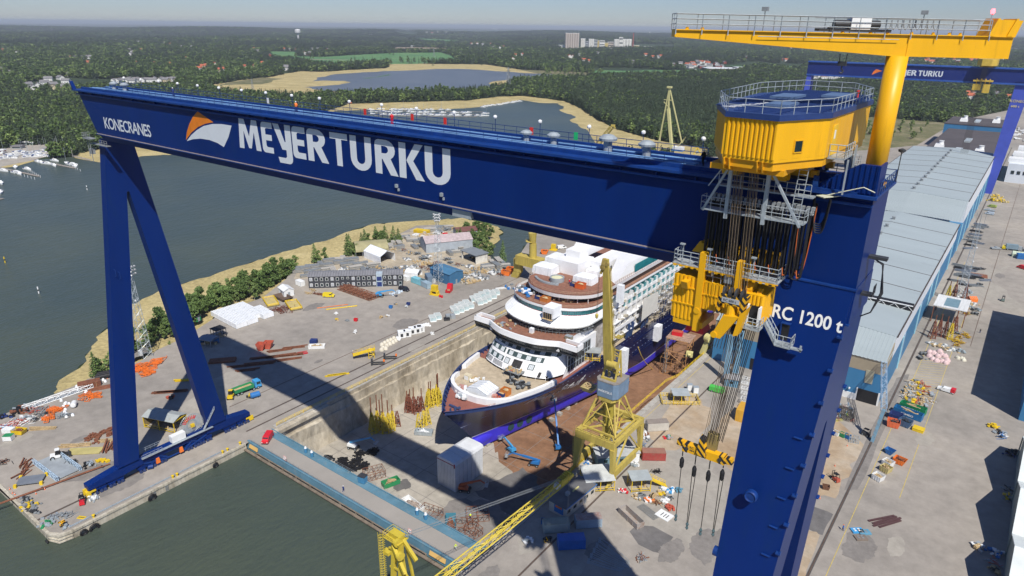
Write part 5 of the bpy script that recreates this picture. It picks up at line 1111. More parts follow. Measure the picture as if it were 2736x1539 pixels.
for a,b in(((X1,Y0+1,3.6),(X1,147.2,ZT-1)),((X1,Y1-1,3.6),(X1,147.2,ZT-1)),((X0,Y0,ZT-.2),(X1,Y1,ZT-.2)),((X1,Y0,ZT-.2),(-76,147,ZT-.2)),((X0,147,ZT-.3),(X1,147,ZT-.3))):mb.be(a,b,.4)
mb.mk('portal_frame',OLDYEL,pc)
for x in(X0,X1):
 for y,s in((Y0,-1),(Y1,1)):
  mb=MB();mb.box(x-.4,x+.4,y-1.8,y+1.8,.5,1.2);mb.tu((x-.3,y-1.2,.45),(x+.3,y-1.2,.45),.42,10);mb.tu((x-.3,y+1.2,.45),(x+.3,y+1.2,.45),.42,10);mb.be((x,y+s*1.8,.7),(x,y+s*3.0,.4),.5);mb.mk('wheel_bogie',OLDYEL,pc)
cx_,cy_=-76.3,147.2;mb=MB();C4=[(-1,-1),(1,-1),(1,1),(-1,1)]
def tw(i,t):return(cx_+C4[i][0]*(5.0-2.2*t),cy_+C4[i][1]*(5.4-2.5*t),ZT+(20.6-ZT)*t)
for i in range(4):
 j=(i+1)%4;mb.be(tw(i,0),tw(i,1),.42);mb.be(tw(i,0),tuple((V3(tw(j,1))+V3(tw(i,1)))/2),.3);mb.be(tw(j,0),tuple((V3(tw(j,1))+V3(tw(i,1)))/2),.3);mb.be(tw(i,.55),tw(j,.55),.22);mb.be(tw(i,0),tw(j,0),.5)
mb.mk('tower_frame',OLDYEL,pc)
mb=MB();mb.lathe([(.7,-5),(1.5,5.5),(1.9,8.0)],(cx_,cy_,ZT),10);mb.mk('pivot_column',mat('olive_yellow',(.42,.34,.05),.55,var=.2),pc)
mb=MB();rail(mb,[(X0-.2,Y0-.4,ZT),(X1,Y0-.4,ZT)],1.1,1.6,.05);
for k in range(10):mb.be((X0-.9,Y0-.3,1+k*1.15),(X0-.3,Y0-.3,1+k*1.15),.08)
mb.be((X0-.9,Y0-.3,.2),(X0-.9,Y0-.3,12.6),.08);mb.mk('ladder',OLDYEL,pc)
CABB=mat('cab_blue_grey',(.16,.24,.34),.55,var=.15,scale=.6,dirt=(.25,.24,.22),da=.25)
oct_=[(cx_-3.3,cy_-2.0),(cx_-2.3,cy_-3.3),(cx_+2.3,cy_-3.3),(cx_+3.3,cy_-2.0),(cx_+3.3,cy_+3.6),(cx_-3.3,cy_+3.6)]
mb=MB();mb.prism(oct_,21.9,26.3);mb.mk('machine_house',CABB,pc)
mb=MB();mb.prism([(cx_+(x-cx_)*1.02,cy_+(y-cy_)*1.02)for x,y in oct_],26.3,26.6);mb.mk('house_roof',mat('dull_grey_roof',(.27,.25,.23),.8,dirt=(.2,.12,.08),da=.3),pc)
mb=MB();mb.prism([(cx_+(x-cx_)*.8,cy_+(y-cy_)*.96)for x,y in oct_],20.7,21.9);mb.lathe([(3.3,0),(3.3,.5)],(cx_-.6,cy_+.5,20.3),18);mb.mk('slew_ring',OLDYEL,pc)
V,F=text_mesh('WÄRTSILÄ',1,.03);x0=min(v[0]for v in V);x1=max(v[0]for v in V)
mb=MB();mb.add([(cx_-2.15+(v[0]-x0)*4.3/(x1-x0),cy_-3.34,23.4+v[1]*.85)for v in V],F);mb.mk('lettering',WH,pc)
mb=MB()
pts={(sx,sy):(cx_+sx*1.9,cy_+sy*1.6,26.6)for sx in(-1,1)for sy in(-1,1)}
for sx in(-1,1):
 apex=(cx_+sx*1.6,cy_+.8,34.6)
 mb.be(pts[(sx,-1)],apex,.42);mb.be(pts[(sx,1)],apex,.36);mb.be((cx_+sx*1.9,cy_-1.2,29),(cx_+sx*1.9,cy_+1.4,29.2),.25);mb.be((cx_+sx*1.9,cy_-1.5,27),(cx_+sx*1.7,cy_+.6,32),.2)
for z in(28.6,33,34.6):mb.be((cx_-1.8,cy_+.4-.4*(34-z)/4,z),(cx_+1.8,cy_+.4-.4*(34-z)/4,z),.26)
mb.be((cx_-1.7,cy_+.6,33),(cx_+1.7,cy_+.8,34.6),.16);mb.be((cx_+1.7,cy_+.6,33),(cx_-1.7,cy_+.8,34.6),.16)
for k in range(10):mb.obox((cx_+ru(-1.5,1.5),cy_+ru(-1,1.2),26.6+ru(0,3)),ru(.3,1.1),ru(.3,1),ru(.3,.9),ru(0,3))
mb.box(cx_-2.1,cx_+2.1,cy_-2.2,cy_-1.9,26.6,27.2);mb.mk('winch_frame',OLDYEL,pc)
mb=MB();mb.tu((cx_-.6,cy_-1.9,31.4),(cx_+2.2,cy_-1.9,31.4),.95,18);mb.mk('counterweight_drum',OLDYEL,pc)
jt=onY(1619,692,141.);jb=V3((cx_-.5,cy_-1.0,29.5))
mb=MB();ax=(jt-jb).normalized();sd=V3((1,.0,0));sd=(sd-ax*sd.dot(ax)).normalized();ft=ax.cross(sd)
def jx(t,a,b):w_=(1.05+.25*sin(min(1,t*3)*PI/2)-.75*max(0,t-.15));c=jb.lerp(jt,t);return c+sd*a*w_+ft*b*w_*.6
for t0,t1 in((0,.15),(.15,.45),(.45,.75),(.75,1.)):mb.hexa([jx(t0,-1,-1),jx(t0,1,-1),jx(t0,1,1),jx(t0,-1,1),jx(t1,-1,-1),jx(t1,1,-1),jx(t1,1,1),jx(t1,-1,1)])
mb.mk('jib',OLDYEL,pc)
mb=MB();mb.tu(jx(.1,1.25,.3),jx(.93,1.5,.3),.1,5)
for k in range(60):t=.1+k*.0135;mb.be(jx(t,1.0,.3),jx(t,1.6,.3),.06)
mb.tu(jx(.1,1.6,.3),jx(.93,1.9,.3),.06,4);mb.mk('jib_ladder',OLDYEL,pc)
mb=MB();mb.obox(tuple(jt+V3((-.3,0,-1.6))),1.5,1.0,1.6,.2,.7);mb.tu(jt+V3((-.6,-.5,-2.2)),jt+V3((-.6,.5,-2.2)),.7,12);mb.tu(jt+V3((.4,-.4,-1.2)),jt+V3((.4,.4,-1.2)),.5,12);mb.be(jt+V3((-1.2,0,-4)),jt,.5);mb.mk('jib_head',mat('greasy_yellow',(.38,.28,.08),.6,dirt=(.12,.09,.05),da=.5),pc)
mb=MB();mb.obox((cx_+2.6,cy_-2.6,40),1.6,2.2,.12);rail(mb,[(cx_+1.9,cy_-3.6,40),(cx_+3.4,cy_-3.6,40),(cx_+3.4,cy_-1.6,40)],1,.8,.05);mb.mk('jib_platform',OLDYEL,pc)
hk=jt+V3((-1.6,0,-1.8));mb=MB();
for s in(-.12,.12):mb.tu(hk+V3((s,0,0)),hk+V3((s,0,-13)),.035,4)
mb.mk('hoist_rope',ROPED,pc);mb=MB();mb.lathe([(.1,-1.3),(.35,-1.0),(.45,-.2),(.15,.1)],tuple(hk+V3((0,0,-13))),8);mb.mk('hook',OLDYEL,pc)
bk=thing('debris_basket','tan mesh basket of scrap hanging left of the grey crane cab','basket',(0,0,0),world=True);c=onY(1575,1035,150);bk.location=c;bk['_w']=tuple(c)
mb=MB();mb.hexa([c+V3(v)for v in((-1.4,-1.3,-1),(1.4,-1.3,-1),(1.4,1.3,-1),(-1.4,1.3,-1),(-2.0,-1.9,.4),(2,-1.9,.4),(2,1.9,.4),(-2,1.9,.4))]);mb.mk('basket',mat('tan_steel',(.45,.36,.16),.7,var=.2),bk)
mb=MB()
for k in range(18):mb.be(c+V3((ru(-1.5,1.5),ru(-1.5,1.5),.5)),c+V3((ru(-1.5,1.5),ru(-1.5,1.5),1.0)),.16)
mb.mk('scrap',TAN,bk);mb=MB()
for sx,sy in C4:mb.tu(c+V3((sx*1.9,sy*1.8,.4)),c+V3((0,0,4.0)),.03,4)
mb.mk('sling',ROPED,bk)
qc=thing('luffing_crane','yellow lattice-boom crane at the bottom edge, its boom lying low across the quay','crane',(-73,62,0),world=True)
bt=g(1512,1278,20.5);b1=g(1196,1532,15.2);bb=b1+(b1-bt)*.32
mb=MB();lattice(mb,bb,bt,1.6,1.3,15,.17,.07,h0=1.5,h1=1.25);mb.mk('boom',mat('bright_crane_yellow',(.55,.43,.045),.5,var=.12,dirt=(.36,.25,.06),da=.2),qc)
BY=MATS['bright_crane_yellow'];ud=(bt-bb).normalized();sdv=ud.cross(V3((0,0,1))).normalized();upv=sdv.cross(ud)
mb=MB()
for s in(-.6,.6):
 c=bt+sdv*s;mb.hexa([c+ud*x+sdv*y+upv*z for x,y,z in((-2.2,-.08,-.7),(-.2,-.08,-.5),(-.2,.08,-.5),(-2.2,.08,-.7),(-2.0,-.08,1.1),(1.2,-.08,.7),(1.2,.08,.7),(-2.0,.08,1.1))])
for k in range(6):c=bt+ud*(-2+k*.55)+upv*(.7+.1*k);mb.be(c-sdv*.7+upv*.0,c+sdv*.7,.14,.5)
mb.hexa([bt+ud*x+sdv*y+upv*z for x,y,z in((.2,-.75,-.6),(1.9,-.75,-.1),(1.9,.75,-.1),(.2,.75,-.6),(.2,-.75,.5),(1.7,-.75,.7),(1.7,.75,.7),(.2,.75,.5))]);mb.mk('boom_head',BY,qc)
mb=MB()
for s in(-.35,0,.35):mb.tu(bt-ud*2.8+sdv*(s-.1)-upv*.2,bt-ud*2.8+sdv*(s+.1)-upv*.2,.75,16)
mb.mk('sheave',WH,qc)
hd=V3((-71.6,64.6,32.6))
mb=MB()
for s,l in((-1.0,1),(1.6,1)):
 mb.be((hd.x+s-.6,hd.y-1.4,10),(hd.x+s*.55,hd.y-.3,32),.75,.7);mb.be((hd.x+s+1.6,hd.y+2.2,10),(hd.x+s*.6+.4,hd.y+.6,31),.4)
for z in(14,18,22,26,30):mb.be((hd.x-1.5,hd.y-.8,z),(hd.x+1.8,hd.y-.8,z+.4),.3)
mb.be((hd.x-1.2,hd.y-.6,30),(hd.x+2.6,hd.y,24),.3);mb.be((hd.x+1.2,hd.y-.6,25),(hd.x-1.4,hd.y-1,20),.3);mb.box(hd.x-2.6,hd.x-1.2,hd.y-1.4,hd.y-.4,28.6,29.2)
mb.mk('a_frame',BY,qc)
mb=MB();mb.box(hd.x-2.2,hd.x+1.4,hd.y-1.4,hd.y+1.0,32.1,32.25);rail(mb,[(hd.x-2.2,hd.y-1.4,32.2),(hd.x-2.2,hd.y+1.0,32.2),(hd.x+1.4,hd.y+1.0,32.2)],1.1,1.0,.05);rail(mb,[(hd.x-2.2,hd.y-1.4,32.2),(hd.x+.2,hd.y-1.4,32.2)],1.1,.8,.05);mb.box(hd.x-1.6,hd.x+1.0,hd.y-.6,hd.y+.7,32.2,33.1);mb.mk('head_platform',BY,qc)
mb=MB()
for s in(0,1.5):
 mb.tu((hd.x+.6+s,hd.y-.9-s*.6,32.3-s*.9),(hd.x+1.1+s,hd.y-1.0-s*.6,32.3-s*.9),.75,16)
mb.mk('sheave',BY,qc)
mb=MB();mb.be((hd.x+1.0,hd.y+.2,32.2),(hd.x+4.6,hd.y-.4,30.2),.55,.6);mb.be((hd.x-.4,hd.y-.9,31),(hd.x+3.2,hd.y-1.8,27.6),.55,.6);mb.mk('buffer_beam',BY,qc)
mb=MB()
for k in range(40):mb.path([(hd.x-2.7+.45*cos(t),hd.y-1.5+.45*sin(t),32.2-k*.55)for t in[PI*.25*j for j in range(9)]],.035,4)if k<30 else None
for t in range(5):mb.tu((hd.x-2.7+.45*cos(t*1.26),hd.y-1.5+.45*sin(t*1.26),14),(hd.x-2.7+.45*cos(t*1.26),hd.y-1.5+.45*sin(t*1.26),33),.04,4)
for k in range(40):mb.be((hd.x-2.4,hd.y-1.3,14+k*.45),(hd.x-1.9,hd.y-1.3,14+k*.45),.06)
mb.mk('caged_ladder',BY,qc)
mb=MB()
for k in range(6):mb.tu(hd+V3((.4+.22*k,.3,.3+.12*(k%3))),bt-ud*1.5+sdv*(-.5+.2*k)+upv*.8,.03,4,caps=False)
mb.mk('boom_rope',GD,qc)
mb=MB();mb.box(hd.x-4.5,hd.x+4.5,hd.y-7,hd.y+5.5,6,11);mb.box(-82,-70,hd.y-8,hd.y-7,0,6);mb.box(-82,-70,hd.y+6,hd.y+7,0,6);mb.mk('machine_house',BY,qc)
mb=MB()
for s in(-.12,.12):mb.tu(bt+ud*1.2+sdv*s,bt+ud*1.2+sdv*s-V3((0,0,16)),.03,4)
mb.mk('hoist_rope',GD,qc)
yc=thing('yellow_crane','yellow single-column crane half hidden behind the ship bow decks','crane',(-186,262,0),world=True)
b0=g(1385,742,0);XX=b0.x;
def yp(x,y):return onY(x,y,b0.y)
mb=MB();c=yp(1415,700);mb.tu(yp(1424,712),yp(1424,650),1.9,16,1.7);mb.tu(yp(1424,650),yp(1423,622),1.3,14,2.0);mb.lathe([(2.4,0),(2.4,.15)],tuple(yp(1418,645)),16);mb.mk('column',OLDYEL,yc)
mb=MB();a,b=yp(1385,690),yp(1452,706);mb.be(a,b,5,4.5);mb.be(a,yp(1385,725),2.2,4);mb.be(yp(1385,722),yp(1374,742),2,3.5);mb.be(b,yp(1450,740),2.2,4);mb.mk('portal',OLDYEL,yc)
mb=MB();rail(mb,[tuple(yp(1405,645)),tuple(yp(1432,648))],1.2,1.2,.06);mb.mk('gallery',OLDYEL,yc)
lc=thing('pale_lattice_crane','pale yellow lattice crane with a tall A-frame beyond the blue girder','crane',(0,0,0),world=True)
b0=g(1800,430,0);lc.location=b0;lc['_w']=tuple(b0)
def lp_(x,y,dy=0):return onY(x,y,b0.y+dy)
PYL=mat('pale_crane_yellow',(.60,.56,.26),.5,var=.1)
mb=MB();mb.be(lp_(1786,290),lp_(1798,435),2.8,2.2);mb.mk('column',PYL,lc)
mb=MB();tp=lp_(1789,234)
for q in((1760,382),(1822,382)):mb.be(lp_(*q),tp,.9)
mb.be(lp_(1763,378,6),tp,.7);mb.be(lp_(1786,290),tp,1.2)
for t in(.25,.5,.75):
 mb.be(lp_(1760,382).lerp(tp,t),lp_(1763,378,6).lerp(tp,t),.4);mb.be(lp_(1760,382).lerp(tp,t),lp_(1763,378,6).lerp(tp,t-.2),.4)
mb.be(lp_(1774,266),lp_(1797,268),.6);mb.be(lp_(1774,272),lp_(1790,290),.6);mb.be(lp_(1822,382),lp_(1832,366),.7);mb.be(lp_(1800,405),lp_(1832,366),.7);mb.obox(tuple(tp-V3((0,0,.5))),4,3,1.6);mb.mk('a_frame',PYL,lc)
mb=MB();mb.obox(tuple(lp_(1812,402)),9,6,3.5);mb.mk('machine_house',WH,lc);mb=MB();mb.obox(tuple(lp_(1812,400)-V3((0,0,.9))),10,6.6,.8);mb.mk('platform',BLUE,lc)
lj=thing('yellow_lattice_jib','yellow lattice jib pointing up behind the girder walkway railing','crane jib',(0,0,0),world=True)
b0=g(1600,440,0);lj.location=b0;lj['_w']=tuple(b0)
mb=MB();lattice(mb,onY(1585,400,b0.y),onY(1634,340,b0.y),3.2,2.6,8,.3,.18);mb.mk('lattice',OLDYEL,lj);mb=MB();q=onY(1638,338,b0.y);mb.obox(tuple(q),3.5,2,1.6,.4);mb.be(q,q+V3((2.5,0,-1)),1);mb.mk('jib_head',OLDYEL,lj)
ys=thing('yellow_tripod_winch','small yellow tripod winch frame on the far quay behind the girder','winch',tuple(g(1862,412)))
mb=MB()
for a in range(3):mb.be((4*cos(a*2.1),4*sin(a*2.1),0),(0,0,7),.6)
mb.be((-5,0,5),(0,0,7),.6);mb.mk('tripod',SY,ys);mb=MB();mb.tu((-1,0,2),(1,0,2),1.2,10);mb.mk('drum',GA,ys)
fc_=thing('far_gantry_crane','smaller far blue gantry crane with white lettering behind the yellow jib','gantry crane',(-90,630,0),world=True)
NAVF=mat('far_navy_paint',(.008,.022,.15),.5,var=.1,scale=.1);NAVL=mat('far_leg_blue',(.055,.085,.42),.5,var=.1,scale=.2)
mb=MB();mb.box(-164.6,12,626,634,78.2,88.4);mb.mk('girder',NAVF,fc_)
mb=MB();mb.box(-164.8,12,625,635,88.4,89.3);mb.box(-164.6,12,625.3,626,78,79.2);mb.mk('flange',mat('far_flange_blue',(.03,.09,.34),.5),fc_)
mb=MB();mb.hexa([(-24.5,622,0),(-18.4,622,0),(-18.4,629,0),(-24.5,629,0),(-21.0,627,79),(-11.5,627,79),(-11.5,634,79),(-21.0,634,79)]);mb.mk('leg',NAVL,fc_)
mb=MB();mb.hexa([(-21.4,626.5,78.0),(-11.2,626.5,78.0),(-11.2,634.2,78),(-21.4,634.2,78),(-21.4,625.6,80.4),(-11,625.6,80.4),(-11,634.4,80.4),(-21.4,634.4,80.4)]);mb.mk('leg_head',NAVF,fc_)
mb=MB();mb.hexa([(-166.5,612,0),(-164,612,0),(-164,618,0),(-166.5,618,0),(-164.2,626,78),(-160.6,626,78),(-160.6,630,78),(-164.2,630,78)]);mb.hexa([(-166.5,642,0),(-164,642,0),(-164,648,0),(-166.5,648,0),(-164.2,630,78),(-160.6,630,78),(-160.6,634,78),(-164.2,634,78)]);mb.mk('leg',NAVL,fc_)
word([('M',-102.7,-98.0),('E',-97.4,-94.9),('y',-94.7,-91.4),('E',-91.1,-88.4),('R',-88.1,-84.4)],81.3,4.0,625.95,LETTER,fc_)
word([('T',-83.4,-80.6),('U',-80.2,-77.2),('R',-76.8,-73.7),('K',-73.5,-70.4),('U',-70.2,-67.2)],81.3,4.0,625.95,LETTER,fc_)
V,F=ring_fill([[(-113,85),(-108.5,83.8),(-111.5,82.6),(-115.5,80.6),(-114.7,83)]]);mb=MB();mb.add([(x,625.95,y)for x,y,_ in V],F);mb.mk('emblem',ORANGE,fc_)
yy=lambda z:622+5*z/79-.15
V,F=text_mesh('KONECRANES',1,.01);mb=MB();mb.add([(-22.0+v[0]*2.7,yy(67)-.25,66.2+v[1]*2.6)for v in V],F);mb.mk('lettering',mat('gold_lettering',(.6,.5,.2),.5),fc_)
V,F=text_mesh('600 t',1,.02);mb=MB();mb.add([(-20.5+v[0]*2.4,yy(63)-.25,62.8+v[1]*2.0)for v in V],F);mb.mk('lettering',MATS['gold_lettering'],fc_)
for c,dx,dy,z0,z1 in((-40.7,12,20,90.5,95),(-40.5,10,5,73.2,78)):
 f_=thing('far_trolley','ochre trolley house on top of the far blue crane' if z0>80 else 'ochre lower trolley under the girder of the far blue crane','crane trolley',(c,630,z0),world=True)
 mb=MB()
 if z0>80:mb.prism([(c-6,622),(c-3,618),(c+3,618),(c+6,622),(c+6,638),(c-6,638)],z0,z1);mb.mk('house',mat('ochre_paint',(.58,.40,.06),.5),f_);mb=MB();mb.box(c-4,c+4,624,636,89.3,z0);mb.mk('bogie',mat('ochre_dark',(.35,.22,.03),.6),f_)
 else:
  mb.box(c-6.2,c+6,620.5,624.8,79.5,80.5);mb.box(c-5.8,c-.6,620.5,624.8,73.5,77.6);mb.box(c+.6,c+4.8,620.2,624.8,71.8,77.8);mb.mk('house',MATS['ochre_paint'],f_);mb=MB()
  for x in(-4,-1.2,1.4,4):mb.box(c+x-.3,c+x+.3,622,623,77,81.5)
  mb.mk('hanger',MATS['ochre_paint'],f_)
fr=thing('far_hoist_ropes','curtain of thin dark ropes hanging from the far blue crane to the dark roof','hoist ropes',(-41,620,20),world=True)
for k in range(12):
 mb=MB();mb.tu((-42.5+k*.28,619,92),(-44.0+k*.45,619.5,26),.055,4,caps=False);mb.mk('rope',ROPED,fr)
XC,YT=-120.8,128.6
ship=thing('cruise_ship','unfinished cruise ship with dark blue hull and white decks lying in the dry dock','cruise ship',(XC,250,-12),world=True)
HULLN=mat('glossy_navy_hull',(.007,.012,.060),.22,var=.25,scale=.12,spec=.45,dirt=(.03,.025,.04),da=.1,streak=True)
ANTIF=mat('violet_antifouling',(.045,.035,.56),.45,var=.1,scale=.2)
SHIPW=mat('ship_white',(.80,.80,.80),.4,var=.04,scale=.3,dirt=(.66,.62,.54),da=.05)
DECKR=mat('red_deck_paint',(.27,.10,.075),.75,var=.15,scale=.5)
DECKT=mat('teak_deck',(.25,.115,.075),.8,var=.25,scale=.8,dirt=(.40,.32,.26),da=.15)
DECKB=mat('bare_beige_deck',(.46,.38,.27),.85,var=.2,scale=.6)
CREAM=mat('cream_primer',(.66,.58,.40),.6,var=.1)
PANEL=mat('dark_green_panel',(.055,.085,.085),.4,var=.1)
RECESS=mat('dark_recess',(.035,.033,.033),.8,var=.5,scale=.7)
def s0_(z):return 13.6*max(0,(8.2-z)/15.6)**.95 if z>-7.4 else 13.6
def hb(s,z):
 k=(8.2-z)/15.6;k=min(max(k,0),1.0);L=45+38*k;e=2.4-1.15*min(k,1);u=min(1,max(0,(s-s0_(z))/L));b=18*(1-(1-u)**e)
 if z<-9.5:b*=math.sqrt(max(0,1-((-9.5-z)/3.2)**2*.4))
 if s>285:b*=1-.15*((s-285)/30)**2
 return b
LEV=[8.2,7.0,5.,2.5,0,-2.5,-5,-6.7,-7.25,-8.5,-10,-11.2,-12]
NS=90
def hull_rows(levels):
 rows=[]
 for z in levels:
  s0=s0_(z);rows.append([(s0+(312-s0)*(k/NS)**2.1,z)for k in range(NS+1)])
 return rows
def hull_mesh(levels,m,name):
 mb=MB();R=hull_rows(levels)
 for side in(-1,1):
  o=len(mb.v)
  for row in R:
   for s,z in row:mb.v.append((XC+side*max(.001,hb(s,z)),YT+s,z))
  for i in range(len(R)-1):
   for k in range(NS):
    a=o+i*(NS+1)+k;f=(a,a+1,a+NS+2,a+NS+1);mb.f.append(f if side>0 else f[::-1]);mb.m.append(0)
 o_=mb.mk(name,m,ship,smooth=True);return o_
hull_mesh([8.2,7,5,2.5,0,-2.5,-5,-6.8],HULLN,'hull')
hull_mesh([-6.8,-7.15],mat('waterline_stripe',(.45,.45,.46),.5,var=.3,scale=.4),'waterline_stripe')
hull_mesh([-7.15,-8.5,-10,-11.2,-12],ANTIF,'lower_hull')
mb=MB();n=14;rings=[]
for i in range(9):
 t=i/8;s=11.2+12*t;r=2.5*sin(min(1,t*1.15+.02)*PI/2)**.6;rings.append([(XC+r*.85*cos(2*PI*k/n),YT+s,-9.6+r*sin(2*PI*k/n))for k in range(n)])
for row in rings:mb.v+=row
for i in range(8):
 for k in range(n):mb.f.append((i*n+k,i*n+(k+1)%n,(i+1)*n+(k+1)%n,(i+1)*n+k));mb.m.append(0)
mb.f.append(tuple(range(n)));mb.m.append(0);mb.mk('bulbous_bow',ANTIF,ship,smooth=True,fix=True)
for s in(28.5,32.2,36):
 mb=MB();z=-9.2;x=hb(s,z);dx=(hb(s+1,z)-hb(s-1,z))/2;nn=V3((1,-dx,0)).normalized();tt=V3((dx,1,0)).normalized();c=V3((XC+x,YT+s,z))+nn*.08
 mb.poly([c+tt*1.35*cos(k*PI/10)+V3((0,0,1.35))*sin(k*PI/10)for k in range(20)]);th_=mb.mk('thruster_opening',mat('thruster_grille',(.02,.06,.07),.6,var=.6,scale=3),ship)
mb=MB()
for k in range(34):mb.obox((XC,YT+20+k*5,-13),3.0,1.6,1.0);mb.obox((XC+9,YT+45+k*5,-13),1.6,1.4,1.0)if k<28 else None
tag(mb.mk('keel_block',CONC),'rows of low concrete keel blocks under the ship','keel blocks',kind='stuff')
def ring_at(z,s_from,s_to,n,inset=0.,side=1):return[(XC+side*max(.02,hb(s_from+(s_to-s_from)*k/n,z)-inset),YT+s_from+(s_to-s_from)*k/n)for k in range(n+1)]
L_=ring_at(8.2,1.0,60,40,.55,1);R2_=ring_at(8.2,1.0,60,40,.55,-1)
sheet_pts=R2_[::-1]+L_
V,F=ring_fill([[(x,y)for x,y in sheet_pts]]);mb=MB();mb.add([(x,y,7.0)for x,y,_ in V],F);o=mb.mk('foredeck',DECKR,ship)
if o.data.polygons[0].normal.z<0:o.data.flip_normals()
mb=MB()
for side in(-1,1):
 A=ring_at(8.2,.3,62,60,0,side);B=ring_at(8.2,.9,62,60,.5,side)
 for k in range(60):
  (x0,y0),(x1,y1)=A[k],A[k+1];(u0,v0),(u1,v1)=B[k],B[k+1]
  q=[(x0,y0,8.22),(x1,y1,8.22),(u1,v1,8.22),(u0,v0,8.22)];mb.add(q if side<0 else q[::-1],[(0,1,2,3)])
  q=[(u0,v0,6.9),(u1,v1,6.9),(u1,v1,8.22),(u0,v0,8.22)];mb.add(q,[(0,1,2,3)])
  if k>1 and k%2==0 and k<46:w_=ring_at(8.2,.9+61.1*k/60,1.0+61.1*k/60,1,1.5,side)[0];mb.be((u0,v0,8.0),(w_[0],w_[1],7.02),.22,.35)
o=mb.mk('bulwark',mat('navy_bulwark',(.03,.05,.14),.4,var=.15),ship,fix=False)
mb=MB()
for k in range(5):mb.obox((XC+ru(-1.6,1.6),YT+4+k*.55,7),.9,.5,.7,ru(0,3))
mb.tu((XC-2,YT+5.6,7.5),(XC+2,YT+5.6,7.5),.35,8);mb.mk('windlass',mat('navy_machinery',(.04,.06,.14),.5),ship)
mb=MB();rail(mb,[(x,y,7.0)for x,y in ring_at(8.2,5,40,14,1.9,1)],.9,1.8,.04);mb.mk('deck_railing',mat('red_railing',(.3,.09,.07),.6),ship)
def front(W,Y0,D,n=18,yb=None):
 P=[(XC+W*sin(t),Y0+D*(1-cos(t)))for t in[-PI/2+PI*k/n for k in range(n+1)]];return P
def curved(s0,s1,inset):
 P=[]
 for k in range(13):t=-PI/2+PI*k/12;w_=hb(s0+9,8.2)-inset;P.append((XC+w_*sin(t),YT+s0+9*(1-cos(t))))
 a=[(XC+(hb(s,8.2)-inset),YT+s)for s in(s0+14,s0+19,s1)];b=[(XC-(hb(s,8.2)-inset),YT+s)for s in(s1,s0+19,s0+14)]
 return P+a+b
OUT=curved(11.5,36,1.3);INN=curved(12.6,36,2.4)
V,F=ring_fill([OUT]);mb=MB();mb.add([(x,y,7.45)for x,y,_ in V],F);o=mb.mk('mooring_deck',DECKB,ship)
if o.data.polygons[0].normal.z<0:o.data.flip_normals()
mb=MB();m_=len(OUT)
for k in range(m_-1):
 if 15<=k<=15:continue
 a,b,c,d=OUT[k],OUT[k+1],INN[k+1],INN[k]
 mb.hexa([(a[0],a[1],7.0),(b[0],b[1],7.0),(c[0],c[1],7.4),(d[0],d[1],7.4),(a[0]*.98+d[0]*.02,a[1],9.0),(b[0]*.98+c[0]*.02,b[1],9.0),(c[0],c[1],9.05),(d[0],d[1],9.05)])
mb.mk('breakwater',SHIPW,ship,fix=True)
def FS(x,z):return 159.6+(z-6.8)*.93+.020*x*x+max(0,abs(x)-11.5)**2*.35
HW=15.2;xs=[-HW+2*HW*k/32 for k in range(33)];zs=[6.9,8.3,9,11,13,15,16.6]
mb=MB()
for z in zs:
 for x in xs:mb.v.append((XC+x*(1-.004*(z-7)),FS(x,z)if z>8 else FS(x,8.3)+2.2,z))
for i in range(len(zs)-1):
 if i==0:continue
 for k in range(32):a=i*33+k;mb.f.append((a,a+1,a+34,a+33));mb.m.append(0)
for sx in(-1,1):mb.add([(XC+sx*HW,FS(HW,z_),z_)for z_ in(7,16.6)]+[(XC+sx*HW,205,16.6),(XC+sx*HW,205,7)],[(0,1,2,3)])
mb.add([(XC-HW,FS(HW,16.6),16.6),(XC-HW,205,16.6),(XC+HW,205,16.6),(XC+HW,FS(HW,16.6),16.6),(XC+6,FS(6,16.6),16.6),(XC,FS(0,16.6),16.6),(XC-6,FS(6,16.6),16.6)],[(0,1,2,3,4,5,6)])
mb.mk('deckhouse_front',SHIPW,ship,smooth=False,fix=True)
mb=MB();mb.box(XC+HW,XC+HW+.1,172,186,8.2,15.4);mb.mk('mooring_shade_panel',RECESS,ship)  # flat dark panel on the wall, its colour stands for shade in the mooring recess
mb=MB();[mb.be((XC+HW+.2,172+k*1.75,8.2),(XC+HW+.2,172+k*1.75,15.4),.2)for k in range(9)];[mb.be((XC+HW+.25,172,z),(XC+HW+.25,186,z),.15)for z in(10.4,12.8,15.4)];mb.mk('mooring_frame',GA,ship)
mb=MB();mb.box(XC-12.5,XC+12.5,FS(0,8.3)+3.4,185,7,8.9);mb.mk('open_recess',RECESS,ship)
mb=MB()
for k in range(9):x=-12+k*3;mb.tu((XC+x,FS(x,8.3)+.4,7.2),(XC+x,FS(x,8.4)+.5,8.9),.11,6)
mb.mk('deck_pillar',SHIPW,ship)
def onfront(x0,x1,z0,z1,off):
 n=max(1,int((x1-x0)/1.2));P=[]
 for z in(z0,z1):
  for k in range(n+1):x=x0+(x1-x0)*k/n;P.append((XC+x,FS(x,z)-off,z))
 return P,[(k,k+1,n+2+k,n+1+k)for k in range(n)]
def band(name,x0,x1,z0,z1,m,off,par=ship):mb=MB();mb.add(*onfront(x0,x1,z0,z1,off));return mb.mk(name,m,par)
